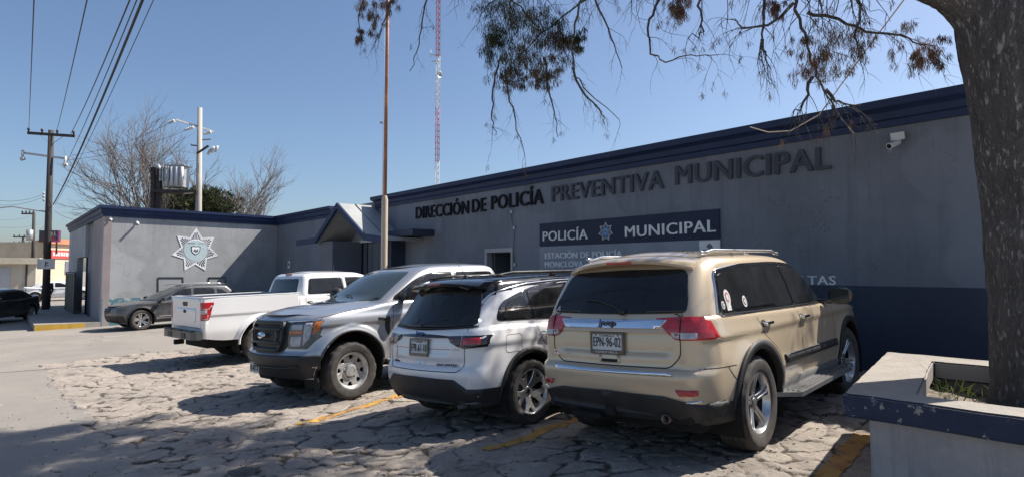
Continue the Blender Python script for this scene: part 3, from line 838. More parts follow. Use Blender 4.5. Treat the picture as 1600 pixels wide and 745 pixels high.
# ------------------------------------------------------------------ the white crossover with the black roof
def white_suv():
    root = car_root('parked_suv', .545, 8.11, (.697, .717, 0), 'pearl white crossover with black roof, parked between the gold car and silver pickup', 'car', G_CARS)
    c = Car(root)
    AR = [(-1.318, .35, .415), (1.318, .35, .415)]
    def warp(x, y, z):
        if y > .5 and -2.1 < x < 2.1:
            y -= .022 * (1 - sstep(.86, .92, z)) * sstep(.45, .86, z)
            y += .022 * math.exp(-((z - .50) / .07) ** 2) * (1 - sstep(.75, .9, abs(x)))
            y = flare(AR, x, y, z, .026, .10)
        if x < -1.9 and y < .70:
            k = (1 - sstep(.56, .64, y)) * sstep(.66, .70, z) * (1 - sstep(1.0, 1.03, z))
            x += .020 * k * (1 - .6 * sstep(.72, .78, z))
            x += .014 * (1 - sstep(.40, .46, y)) * sstep(.80, .83, z) * (1 - sstep(.97, .99, z))
        return x, y, z
    body = dict(front=[(.28, 2.05), (.45, 2.15), (.65, 2.19), (.85, 2.16), (.98, 2.06)],
        rear=[(.26, -2.06), (.34, -2.13), (.46, -2.18), (.60, -2.195), (.66, -2.185), (.70, -2.165), (.90, -2.15), (1.02, -2.12), (1.10, -2.06), (1.2, -2.0)],
        half=[(a, b * .945) for a, b in [(.26, .82), (.40, .875), (.6, .905), (.85, .905), (.95, .895), (1.03, .87), (1.15, .845)]],
        top=[(2.2, .90), (1.8, .97), (.95, 1.04), (.4, 1.05), (-1.0, 1.075), (-2.2, 1.105)], bot=[(2.2, .34), (1.7, .28), (-1.6, .29), (-2.2, .30)],
        plan=[(-2.2, .94), (-1.9, .97), (-1.3, 1), (1.3, 1), (2.2, .92)], bow_f=.24, bow_r=.15, rc_f=(.32, .28), rc_r=(.24, .18), shoulder=.06, crown=[(-9, .01), (.6, .03), (1.2, .05), (9, .05)],
        arches=AR, warp=warp, nv=30, ns=100, nf=20, nc=10)
    c.shell('body', body, M_pearl)
    cab = dict(front=[(.95, 1.15), (1.1, .92), (1.35, .52), (1.5, .22), (1.62, -.05)],
        rear=[(.98, -2.14), (1.08, -2.08), (1.2, -1.985), (1.36, -1.88), (1.5, -1.80), (1.62, -1.74)],
        half=[(a, b * .945) for a, b in [(.95, .865), (1.06, .838), (1.3, .765), (1.48, .70), (1.6, .65)]],
        split=lambda q: q.z > np.interp(q.x, [-2.0, -1.93, -1.70, -1.2, -.5, 0, .33, .55], [1.0, 1.15, 1.42, 1.505, 1.535, 1.515, 1.40, 1.6]) - .02 or (q.x < -1.70 and q.z > 1.36),
        top=[(.5, 1.50), (0, 1.565), (-.7, 1.59), (-1.4, 1.575), (-2.1, 1.545)], bot=[(-9, .98), (9, .98)],
        plan=[(-2.15, .92), (-1.7, .96), (-1.1, 1), (.3, 1), (1.1, .94)], bow_f=.15, bow_r=.16, rc_f=(.2, .2), rc_r=(.17, .13), shoulder=.07, na=6, nv=16, ns=60, nf=14, crown=[(-9, .04), (9, .04)])
    c.shell('cabin', cab, [M_pearl, M_blackgloss])
    c.done()
    # black roof skin laid over the cabin
    c.panel('roof', roundpoly([(.36, -.60, .1), (.36, .60, .1), (-.9, .672, .3), (-1.74, .60, .05), (-1.80, 0, .3), (-1.74, -.60, .05), (-.9, -.672, .3)]), 'z', 1, M_blackgloss, off=.006, skirt=.012)
    wells(c, AR, .46, .88); chassis(c, -1.95, 1.9, .64, .24, .55)
    c.panel('lower_bumper', [(-.87, .475), (-.66, .475), (-.52, .565), (0, .575), (.52, .565), (.66, .475), (.87, .475), (.87, .29), (.6, .275), (-.6, .275), (-.87, .29)], 'x', -1, M_plastic, off=.012, skirt=.05)
    c.strip('bumper_lip', [(-.72, .33), (-.45, .285), (.45, .285), (.72, .33)], .03, 'x', -1, M_greyplastic, off=.02, skirt=.03)
    bm = bmesh.new(); box(bm, (-1.92, 0, .34), (.24, 1.3, .10), None, 0, .03); build('bumper_valance', bm, M_under, root, world=False)
    for sd in (-1, 1):
        c.panel('window_surround', roundpoly([(-1.72, 1.125, .08), (-1.60, 1.315, .1), (-1.1, 1.475, .3), (-.4, 1.505, .3), (0, 1.49, .3), (.35, 1.35, .1), (.80, 1.065, .02)]), 'y', sd, M_blackgloss, off=.005, skirt=.006, step=.04)
        for nm, poly in (('quarter_window', [(-1.62, 1.14, .05), (-1.50, 1.315, .06), (-1.24, 1.395, .03), (-1.20, 1.115, .03)]),
                         ('rear_side_window', [(-1.15, 1.112, .03), (-1.17, 1.425, .04), (-.45, 1.485, .03), (-.36, 1.085, .03)]),
                         ('front_side_window', [(-.34, 1.488, .03), (0, 1.47, .2), (.33, 1.33, .1), (.60, 1.12, .02), (.58, 1.08, .02), (-.27, 1.085, .03)])):
            c.panel(nm, roundpoly(poly), 'y', sd, M_glass, off=.010, skirt=.006, step=.04)
        # bright line along the roof, falling round the rear pillar
        c.strip('window_trim', roundpoly([(.55, 1.245, .1), (.33, 1.40, .1), (0, 1.515, .2), (-.5, 1.535, .3), (-1.2, 1.505, .3), (-1.70, 1.42, .12), (-1.93, 1.15, .05)]), .016, 'y', sd, M_chrome, off=.014, skirt=.016)
        c.panel('roof_edge', roundpoly([(.30, 1.425), (0, 1.525, .2), (-.5, 1.545, .3), (-1.2, 1.515, .3), (-1.69, 1.435, .1), (-1.69, 1.56, .02), (-.6, 1.60, .2), (.25, 1.53)], .02), 'y', sd, M_blackgloss, off=.009, skirt=.008, step=.03)
        gp = [gap(c, [(-.30, 1.07), (-.28, .9), (-.30, .42)], 'y', sd), gap(c, [(.85, 1.03), (.88, .8), (.84, .42)], 'y', sd),
              gap(c, roundpoly([(-1.17, 1.09), (-1.12, .9), (-.86, .66), (-.80, .42)], .1)[2:-2], 'y', sd), gap(c, roundpoly([(-1.66, .98), (-1.44, .98), (-1.44, .80), (-1.66, .80)], .03), 'y', sd, .005, True)]
        for q in gp: build('door_gap', q[0], M_gap, root, world=False)
        handle(c, -1.02, .94, sd, M_pearl, .2); handle(c, -.16, .93, sd, M_pearl, .2)
        for ax, az, ar in AR: build('wheel_arch_trim', arch_bm(c, ax, az, ar + .028, .07, sd, .016, -6, 186, .05), M_plastic, root, world=False)
        c.strip('sill_cover', [(-.92, .36), (.92, .35)], .15, 'y', sd, M_plastic, off=.014, skirt=.05)
        mirror(c, .72, 1.00, 1.13, sd, M_blackgloss, .22, .16, .13)
        c.panel('bumper_return', roundpoly([(-2.00, .27, .01), (-2.00, .475, .01), (-1.76, .475, .02), (-1.70, .30, .02)]), 'y', sd, M_plastic, off=.010, skirt=.03)
        tl = c.panel('tail_lamp', roundpoly([(sd * .40, 1.000, .02), (sd * .43, .945, .03), (sd * .54, .895, .02), (sd * .62, .875, .02), (sd * .95, .89, .0), (sd * .95, 1.005, .0), (sd * .60, 1.005, .02)]), 'x', -1, M_blackgloss, off=.010, skirt=.03, step=.04)
        c.panel('outer_lens', roundpoly([(sd * .605, .985, .015), (sd * .605, .900, .015), (sd * .775, .905, .015), (sd * .775, .985, .015)]), 'x', -1, M_red, parent=tl, off=.014, skirt=.01, step=.04)
        c.panel('lower_lens', roundpoly([(sd * .625, .915, .01), (sd * .625, .896, .01), (sd * .77, .902, .01), (sd * .77, .925, .01)]), 'x', -1, M_smoke, parent=tl, off=.017, skirt=.008, step=.04)
        c.panel('inner_lens', roundpoly([(sd * .425, .985, .015), (sd * .455, .945, .015), (sd * .575, .905, .015), (sd * .58, .985, .015)]), 'x', -1, M_darkred, parent=tl, off=.014, skirt=.01, step=.04)
        c.strip('lamp_split', [(sd * .592, 1.0), (sd * .592, .885)], .008, 'x', -1, M_clear, parent=tl, off=.017, skirt=.01)
        bm = bmesh.new(); tube(bm, [(.15, sd * .56, 1.60), (-.05, sd * .575, 1.632), (-1.25, sd * .575, 1.635), (-1.55, sd * .56, 1.605)], [.010, .017, .017, .010], 8)
        for xx in (.1, -.55, -1.45): box(bm, (xx, sd * .57, 1.605), (.1, .03, .03), None, 0, .008)
        build('roof_rail', bm, M_plastic, root, world=False, smooth=True, sharp=50)
    rg = c.panel('rear_window', roundpoly([(-.685, 1.11, .04), (-.60, 1.36, .08), (-.55, 1.47, .05), (.55, 1.47, .05), (.60, 1.36, .08), (.685, 1.11, .04), (.3, 1.085, .1), (-.3, 1.085, .1)]), 'x', -1, M_glass, off=.009, skirt=.014, step=.03, lim=3)
    c.strip('glass_edge', [(-.76, 1.095), (-.3, 1.072), (.3, 1.072), (.76, 1.095)], .016, 'x', -1, M_plastic, parent=rg, off=.013, skirt=.01)
    bm = bmesh.new(); tube(bm, [(-2.08, .05, 1.10), (-2.05, .0, 1.12), (-2.00, -.32, 1.165)], [.014, .010, .005], 8); build('rear_wiper', bm, M_plastic, rg, world=False)
    bm = bmesh.new(); rows = []
    for y in np.linspace(-.60, .60, 21):
        k = (abs(y) / .60) ** 2; xr = -1.925 + .12 * k; zt = 1.580 - .050 * k
        rows.append([bm.verts.new(p) for p in ((-1.45, y, zt + .022), (-1.72, y, zt + .012), (xr + .03, y, zt - .018), (xr, y, zt - .034), (xr + .02, y, zt - .056), (xr + .14, y, zt - .075), (-1.60, y, zt - .06))])
    for a, b in zip(rows[:-1], rows[1:]):
        for q in range(6): bm.faces.new((a[q], a[q + 1], b[q + 1], b[q]))
    for r_ in (rows[0], rows[-1]): bm.faces.new(r_)
    bmesh.ops.recalc_face_normals(bm, faces=bm.faces)
    sp = build('rear_spoiler', bm, M_blackgloss, root, world=False, smooth=True, sharp=50)
    bm = bmesh.new(); box(bm, (-1.922, 0, 1.541), (.010, .22, .018), None, 0, .003); build('high_brake_lamp', bm, M_red, sp, world=False)
    c.merged('tailgate_gap', [gap(c, roundpoly([(-.625, 1.085), (-.625, .70), (-.56, .64), (.56, .64), (.625, .70), (.625, 1.085)], .04), 'x', -1, .009), gap(c, [(-.56, .862), (.56, .862)], 'x', -1, .004)], [M_gap])
    plate(c, 'x', -1, .02, .875, 'FPR-61-10', None, .30, .15, off=.012)
    word(c, 'maker_lettering', 'x', -1, .02, 1.025, 'Jeep', .15, .040, M_blueb, off=.006, depth=.006)
    word(c, 'trim_lettering', 'x', -1, -.40, .705, '4X4 LIMITED', .28, .022, M_gap, off=.004, depth=.004)
    word(c, 'model_lettering', 'x', -1, .50, .705, 'COMPASS', .13, .016, M_gap, off=.004, depth=.004)
    hr = c.panel('tailgate_handle', roundpoly([(-.085, .735, .015), (.085, .735, .015), (.085, .68, .015), (-.085, .68, .015)]), 'x', -1, M_pearl, off=.006, skirt=.01)
    c.panel('handle_recess', roundpoly([(-.07, .712, .01), (.07, .712, .01), (.06, .688, .01), (-.06, .688, .01)]), 'x', -1, M_gap, parent=hr, off=.008, skirt=0)
    for sd in (-1,):
        bm = bmesh.new(); m = frame_m((-2.02, sd * .50, .285), (0, 1, 0), (0, 0, 1), (-1, 0, 0)); lathe(bm, [(.030, -.15), (.030, .03), (.024, .03), (.024, -.1), (.0004, -.1)], m=m, seg=20); build('exhaust_tip', bm, M_greyplastic, root, world=False)
    bm = bmesh.new(); lathe(bm, [(.03, 0), (.02, .02), (.005, .03)], m=Matrix.Translation((-1.45, 0, 1.605)), seg=12); tube(bm, [(-1.45, 0, 1.62), (-1.62, 0, 1.84)], [.004, .002], 6); build('roof_aerial', bm, M_plastic, root, world=False)
    c.panel('windscreen', roundpoly([(-.64, 1.10), (-.56, 1.44), (.56, 1.44), (.64, 1.10)], .05), 'x', 1, M_wind, off=.004, skirt=.01, lim=3)
    for sd in (-1, 1): c.panel('headlamp', roundpoly([(sd * .45, .84), (sd * .80, .86), (sd * .80, .78), (sd * .45, .75)], .03), 'x', 1, M_clear, off=.006, skirt=.02)
    c.panel('front_grille', roundpoly([(-.40, .84), (.40, .84), (.38, .75), (-.38, .75)], .03), 'x', 1, M_plastic, off=.006, skirt=.02)
    add_wheels(c, [(-1.318, -.745), (1.318, -.745), (-1.318, .745), (1.318, .745)], .350, .225, .238, 'split', [M_alloy, M_blackgloss, M_greyplastic, M_disc], pref=.4)
    return root

# ------------------------------------------------------------------ the two crew cab pickups
def pickup(x, y, fwd, paint, label, nose, E=0.0):
    root = car_root('pickup_truck', x, y, fwd, label, 'pickup truck', G_CARS)
    c = Car(root)
    AR = [(-1.845 - E, .43, .50), (1.845, .44, .51)]
    def warp(x, y, z):
        if y > .6 and -3.0 - E < x < 2.6:
            y -= .018 * (1 - sstep(1.02, 1.07, z)) * sstep(.70, 1.02, z)
            y += .014 * math.exp(-((z - .62) / .06) ** 2) * (1 - sstep(.9, 1.2, abs(x)))
            y = flare(AR, x, y, z, .020, .05)
            for ax, az, ar in AR:
                r = math.hypot(x - ax, z - az)
                if r > ar - .02 and z > .5: y += .022 * (1 - sstep(ar + .075, ar + .12, r))
        if x > 1.0 and z > 1.1:                                     # bonnet: raised centre with two creases
            z += .030 * (1 - sstep(.50, .66, y)) * sstep(2.60, 2.2, x) if False else .030 * (1 - sstep(.50, .66, y)) * (1 - sstep(2.2, 2.62, x))
        return x, y, z
    body = dict(front=[(a, b - .11) for a, b in [(.30, 2.64), (.42, 2.74), (.56, 2.81), (.655, 2.825), (.685, 2.80), (.74, 2.76), (.95, 2.745), (1.08, 2.72), (1.16, 2.67), (1.24, 2.58)]],
        rear=[(.4, -1.36), (1.5, -1.36)], half=[(.40, .90), (.55, .95), (.75, .985), (1.0, .99), (1.12, .98), (1.22, .95), (1.38, .925)],
        top=[(2.7, 1.165), (2.4, 1.20), (1.6, 1.275), (1.2, 1.32), (.6, 1.345), (-1.36, 1.36)], bot=[(2.8, .345), (2.4, .345), (1.2, .46), (-1.36, .46)],
        plan=[(-9, 1), (1.9, 1), (2.8, .955)], bow_f=.22, bow_r=.0, rc_f=(.34, .2), rc_r=(.02, .02), shoulder=.055, crown=[(-9, .0), (.9, .0), (1.4, .05), (9, .045)],
        arches=[AR[1]], warp=warp, nv=52, ns=170, nf=20, nc=10, xmid=.6)
    c.shell('body', body, paint)
    bed = dict(front=[(.5, -1.385), (1.5, -1.385)], rear=[(a, b - E) for a, b in [(.5, -3.06), (.70, -3.085), (1.0, -3.095), (1.35, -3.095), (1.45, -3.085)]],
        half=[(.50, .945), (.75, .985), (1.0, .99), (1.15, .985), (1.40, .975)], top=[(-9, 1.425), (9, 1.425)], bot=[(-1.4, .50), (-2.6 - E, .53), (-3.1 - E, .60)],
        plan=[(-3.1 - E, .985), (-2.6 - E, 1), (9, 1)], bow_f=0, bow_r=.012, rc_f=(.02, .02), rc_r=(.06, .05), shoulder=.03, cap=False, arches=[AR[0]], warp=warp, nv=44, ns=90, nf=14, nc=6, xmid=-2.3 - E / 2)
    c.shell('cargo_bed', bed, paint)
    cab = dict(front=[(1.2, 1.60), (1.35, 1.38), (1.6, .98), (1.78, .66), (1.92, .30)], rear=[(1.2, -1.33), (1.35, -1.335), (1.6, -1.28), (1.80, -1.20), (1.92, -1.1)],
        half=[(1.2, .945), (1.34, .915), (1.6, .84), (1.80, .765), (1.9, .71)], top=[(1.0, 1.76), (.6, 1.82), (.1, 1.862), (-.6, 1.87), (-1.4, 1.845)], bot=[(-9, 1.24), (9, 1.24)],
        plan=[(-9, 1), (.5, 1), (1.6, .95)], bow_f=.17, bow_r=.05, rc_f=(.18, .16), rc_r=(.10, .09), shoulder=.09, na=7, nv=16, ns=60, nf=14, crown=[(-9, .045), (9, .045)])
    c.shell('cab_roof', cab, paint)
    c.done()
    wells(c, AR, .52, .94); chassis(c, -2.9 - E, 2.5, .62, .36, .66)
    # inside of the bed and its rim
    bm = bmesh.new()
    box(bm, (-2.23 - E / 2, 0, .90), (1.62 + E, 1.80, .04))
    for sd in (-1, 1): box(bm, (-2.23 - E / 2, sd * .905, 1.15), (1.62 + E, .02, .50))
    box(bm, (-1.425, 0, 1.15), (.02, 1.8, .50)); box(bm, (-3.035 - E, 0, 1.15), (.02, 1.8, .50))
    build('bed_liner', bm, M_plastic, root, world=False)
    bm = bmesh.new()
    for sd in (-1, 1): box(bm, (-2.23 - E / 2, sd * .935, 1.425), (1.70 + E, .085, .028), None, 0, .008)
    box(bm, (-1.42, 0, 1.425), (.05, 1.80, .028), None, 0, .008); box(bm, (-3.06 - E, 0, 1.425), (.06, 1.80, .028), None, 0, .008)
    build('bed_rail', bm, paint, root, world=False)
    for sd in (-1, 1):
        c.panel('window_surround', roundpoly([(-1.14, 1.385, .05), (-1.06, 1.745, .07), (.30, 1.752, .2), (.62, 1.66, .15), (1.06, 1.40, .05), (1.09, 1.355, .02), (.55, 1.33, .05), (.45, 1.375, .04)]), 'y', sd, M_blackgloss, off=.005, skirt=.006, step=.04)
        for nm, poly in (('rear_side_window', [(-1.10, 1.40, .05), (-1.03, 1.725, .06), (-.26, 1.735, .04), (-.20, 1.395, .04)]),
                         ('front_side_window', [(-.12, 1.395, .04), (-.14, 1.737, .04), (.28, 1.735, .15), (.58, 1.645, .1), (.98, 1.40, .03), (.98, 1.375, .02), (.56, 1.352, .03), (.46, 1.39, .04)])):
            c.panel(nm, roundpoly(poly), 'y', sd, M_glass, off=.010, skirt=.006, step=.04)
        c.panel('door_post', [(-.245, 1.745), (-.135, 1.748), (-.125, 1.385), (-.195, 1.385)], 'y', sd, paint, off=.012, skirt=.010)
        gp = [gap(c, [(-.16, 1.36), (-.16, 1.0), (-.18, .52)], 'y', sd), gap(c, [(1.12, 1.31), (1.16, 1.0), (1.12, .52)], 'y', sd), gap(c, [(-1.20, 1.34), (-1.22, 1.0), (-1.16, .75), (-1.16, .52)], 'y', sd), gap(c, [(1.12, .50), (-1.2, .50)], 'y', sd),
              gap(c, [(1.18, 1.285), (1.8, 1.245), (2.35, 1.165), (2.5, 1.12)], 'y', sd)]
        for q in gp: build('door_gap', q[0], M_gap, root, world=False)
        handle(c, -.02, 1.20, sd, M_plastic if nose else paint, .24); handle(c, -1.02, 1.20, sd, M_plastic if nose else paint, .24)
        for ax, az, ar in AR: build('wheel_arch_lip', arch_bm(c, ax, az, ar + .012, .03, sd, .008, -2, 182, .05), M_plastic if nose else paint, root, world=False)
        c.strip('sill_cover', [(-1.3, .475), (1.28, .475)], .05, 'y', sd, M_plastic, off=.012, skirt=.05)
        mirror(c, .90, 1.13, 1.44, sd, M_plastic, .27, .24, .15)
        vt = c.panel('fender_vent', [(1.40, 1.115), (1.22, 1.115), (1.21, 1.08), (1.215, .90), (1.245, .84), (1.285, .93), (1.29, 1.055), (1.40, 1.08)], 'y', sd, M_plastic, off=.012, skirt=.02, step=.03)
        c.strip('vent_bar', [(1.38, 1.10), (1.24, 1.10)], .012, 'y', sd, M_greyplastic, parent=vt, off=.018, skirt=.01)
        # headlamps
        hl = c.panel('headlamp', roundpoly([(sd * .555, 1.115, .01), (sd * .97, 1.135, .01), (sd * .955, .93, .02), (sd * .87, .765, .02), (sd * .555, .765, .01)]), 'x', 1, M_smoke, off=.008, skirt=.03, step=.04)
        c.panel('upper_beam', roundpoly([(sd * .60, 1.085, .02), (sd * .79, 1.095, .02), (sd * .79, 1.015, .02), (sd * .60, 1.01, .02)]), 'x', 1, M_clear, parent=hl, off=.013, skirt=.01, step=.04)
        c.panel('lower_beam', roundpoly([(sd * .60, .93, .02), (sd * .79, .935, .02), (sd * .77, .80, .02), (sd * .60, .80, .02)]), 'x', 1, M_clear, parent=hl, off=.013, skirt=.01, step=.04)
        c.panel('turn_signal', roundpoly([(sd * .565, .997, .01), (sd * .80, 1.004, .01), (sd * .80, .965, .01), (sd * .565, .962, .01)]), 'x', 1, M_amber, parent=hl, off=.015, skirt=.01, step=.04)
        c.panel('lamp_outer', roundpoly([(sd * .815, 1.11, .02), (sd * .895, 1.115, .02), (sd * .88, .90, .02), (sd * .815, .80, .02)]), 'x', 1, M_clear, parent=hl, off=.012, skirt=.01, step=.04)
        c.panel('side_marker', roundpoly([(sd * .91, 1.122, .01), (sd * .97, 1.122, .0), (sd * .97, 1.02, .0), (sd * .90, .95, .01)]), 'x', 1, M_amber, parent=hl, off=.013, skirt=.01, step=.03)
        c.strip('lamp_chrome', [(sd * .50, 1.128), (sd * .93, 1.148)], .022, 'x', 1, M_chrome, parent=hl, off=.016, skirt=.02)
        # tail lamps: a C of red round a clear lens
        tl = c.panel('tail_lamp', roundpoly([(sd * .865, 1.32, .01), (sd * .965, 1.32, .01), (sd * .965, .96, .01), (sd * .865, .96, .01)]), 'x', -1, M_red, off=.010, skirt=.03, step=.04)
        c.panel('tail_lamp_return', roundpoly([(p[0] - E, *p[1:]) for p in [(-3.085, 1.325, .01), (-2.86, 1.325, .01), (-2.87, 1.26, .01), (-2.94, 1.215, .01), (-2.95, .975, .02), (-3.085, .96, .01)]]), 'y', sd, M_red, parent=tl, off=.010, skirt=.02, step=.04)
        c.panel('reversing_lens', roundpoly([(p[0] - E, *p[1:]) for p in [(-3.08, 1.17, .01), (-3.00, 1.17, .01), (-3.00, 1.09, .01), (-3.08, 1.09, .01)]]), 'y', sd, M_clear, parent=tl, off=.014, skirt=.01, step=.04)
        c.panel('reversing_lens', roundpoly([(sd * .88, 1.175, .01), (sd * .96, 1.175, .01), (sd * .96, 1.095, .01), (sd * .88, 1.095, .01)]), 'x', -1, M_clear, parent=tl, off=.014, skirt=.01, step=.04)
        c.strip('lamp_line', [(p[0] - E, *p[1:]) for p in [(-3.08, 1.19), (-2.965, 1.19), (-2.90, 1.265)]], .014, 'y', sd, M_clear, parent=tl, off=.014, skirt=.01, step=.03)
        c.strip('lamp_line', [(p[0] - E, *p[1:]) for p in [(-3.08, .985), (-2.985, .985), (-2.985, 1.07)]], .014, 'y', sd, M_clear, parent=tl, off=.014, skirt=.01, step=.03)
    # nose
    c.panel('windscreen', roundpoly([(-.78, 1.36, .03), (-.70, 1.60, .2), (-.64, 1.775, .08), (0, 1.80, .3), (.64, 1.775, .08), (.70, 1.60, .2), (.78, 1.36, .03), (0, 1.315, .6)]), 'x', 1, M_wind, off=.005, skirt=.012, step=.05, lim=3)
    c.strip('cowl', [(-.82, 1.335), (-.4, 1.31), (.4, 1.31), (.82, 1.335)], .05, 'x', 1, M_plastic, off=.012, skirt=.02)
    bm = bmesh.new()
    for q in (.35, -.25): tube(bm, [(1.42, q, 1.36), (1.30, q - .28, 1.43), (1.26, q - .5, 1.44)], [.012, .010, .006], 6)
    build('windscreen_wiper', bm, M_plastic, root, world=False)
    gr = c.panel('grille', roundpoly([(-.55, 1.135, .03), (.55, 1.135, .03), (.55, .80, .02), (.44, .715, .04), (-.44, .715, .04), (-.55, .80, .02)]), 'x', 1, M_plastic, off=.006, skirt=.03, step=.05)
    c.strip('grille_frame', roundpoly([(-.44, 1.115, .05), (.44, 1.115, .05), (.47, .93, .05), (.40, .745, .05), (-.40, .745, .05), (-.47, .93, .05)]), .05, 'x', 1, M_plastic, parent=gr, off=.045, skirt=.04, closed=True, step=.03)
    for zz in (1.03, .845): c.strip('grille_bar', [(-.44, zz), (.44, zz)], .040, 'x', 1, M_greyplastic if False else M_plastic, parent=gr, off=.050, skirt=.04)
    c.strip('grille_bar', roundpoly([(-.33, 1.02), (.33, 1.02), (.36, .935), (.33, .855), (-.33, .855), (-.36, .935)], .03), .018, 'x', 1, M_greyplastic, parent=gr, off=.048, skirt=.03, closed=True)
    m = flat_at(c, 'x', 1, 0, .935, .075)
    bm = bmesh.new(); lathe(bm, [(.0004, .018), (.06, .016), (.075, .004), (.075, -.03)], m=m @ Matrix.Diagonal((1.25, .62, 1, 1)), seg=32)
    bd = build('nose_badge', bm, M_chrome, gr, world=False, smooth=True)
    bm = bmesh.new(); text_into(bm, 'Ford', m @ Matrix.Translation((-.058, -.018, .016)), .116, .034, .01, .006); build('badge_script', bm, M_blueb, bd, world=False)
    bp = c.panel('front_bumper', roundpoly([(-.97, .68, .0), (-.62, .68, .02), (-.5, .66, .05), (.5, .66, .05), (.62, .68, .02), (.97, .68, .0), (.97, .37, .0), (.7, .345, .04), (-.7, .345, .04), (-.97, .37, .0)]), 'x', 1, M_plastic, off=.014, skirt=.05, step=.05)
    for sd in (-1, 1): c.panel('bumper_return', roundpoly([(2.44, .68, .01), (2.345, .675, .01), (2.31, .36, .02), (2.44, .36, .01)]), 'y', sd, M_plastic, parent=bp, off=.012, skirt=.03, step=.05)
    c.strip('bumper_ledge', [(-.8, .53), (-.5, .50), (.5, .50), (.8, .53)], .03, 'x', 1, M_plastic, parent=bp, off=.03, skirt=.03)
    bm = bmesh.new(); box(bm, (2.32, 0, .40), (.30, 1.45, .14), None, 0, .05); build('air_dam', bm, M_under, root, world=False)
    if nose: plate(c, 'x', 1, -.28, .49, 'FB-4821-A', None, .30, .15, off=.04, frame=False, tilt=0)
    # tail
    if not nose:
        c.merged('tailgate_gap', [gap(c, [(-.85, 1.40), (-.85, .80), (.85, .80), (.85, 1.40)], 'x', -1, .010)], [M_gap])
        tp = c.panel('tailgate_top', [(-.84, 1.415), (.84, 1.415), (.84, 1.37), (-.84, 1.37)], 'x', -1, paint, off=.018, skirt=.03)
        c.panel('tailgate_handle', roundpoly([(-.14, 1.33), (.14, 1.33), (.12, 1.24), (-.12, 1.24)], .02), 'x', -1, M_plastic, off=.008, skirt=.01)
        c.panel('tailgate_emboss', roundpoly([(-.62, 1.20), (.62, 1.20), (.62, .92), (-.62, .92)], .04), 'x', -1, paint, off=.010, skirt=.02)
        m = flat_at(c, 'x', -1, 0, 1.13, .012); bm = bmesh.new(); lathe(bm, [(.0004, .012), (.05, .010), (.06, .0)], m=m @ Matrix.Diagonal((1.4, .62, 1, 1)), seg=24); build('tail_badge', bm, M_ink, root, world=False)
    bm = bmesh.new()
    prism(bm, [(-.98, -3.10), (-.98, -3.20), (-.80, -3.27), (.80, -3.27), (.98, -3.20), (.98, -3.10)], .58, .74, frame_m((-E, 0, 0), (0, 1, 0), (1, 0, 0), (0, 0, 1)))
    bmesh.ops.recalc_face_normals(bm, faces=bm.faces)
    rb = build('rear_bumper', bm, M_steelbump, root, world=False)
    bm = bmesh.new(); box(bm, (-3.24 - E, 0, .755), (.06, .5, .02), None, 0, .004)
    for sd in (-1, 1): box(bm, (-3.235 - E, sd * .62, .755), (.07, .5, .02), None, 0, .004); box(bm, (-3.272 - E, sd * .42, .655), (.02, .22, .11), None, 0, .004)
    build('bumper_pads', bm, M_plastic, rb, world=False)
    bm = bmesh.new(); box(bm, (-3.22 - E, 0, .50), (.18, .11, .10), None, 0, .01); build('tow_hitch', bm, M_under, root, world=False)
    rw = c.panel('rear_window', roundpoly([(-.68, 1.40, .06), (-.62, 1.74, .06), (.62, 1.74, .06), (.68, 1.40, .06)]), 'x', -1, M_glass, off=.009, skirt=.014, step=.03, lim=3)
    for sd in (-1, 1): c.strip('window_bar', [(sd * .24, 1.40), (sd * .23, 1.74)], .022, 'x', -1, M_plastic, parent=rw, off=.014, skirt=.006)
    bm = bmesh.new(); box(bm, (-1.155, 0, 1.845), (.03, .30, .035), None, 0, .006); build('high_brake_lamp', bm, M_red, root, world=False)
    bm = bmesh.new(); tube(bm, [(1.15, -.78 if not nose else -.78, 1.30), (1.10, -.80, 1.95)], [.004, .002], 6); build('aerial', bm, M_plastic, root, world=False)
    add_wheels(c, [(-1.845 - E, -.845), (1.845, -.845), (-1.845 - E, .845), (1.845, .845)], .405, .275, .252, 'steel', [M_steelwheel, M_under, M_greyplastic, M_ink], steer=.04 if nose else 0, blocks=True)
    return root
M_steelbump = simple('bumper_steel', (.11, .11, .11), .42, .4, var=.25, scale=5)

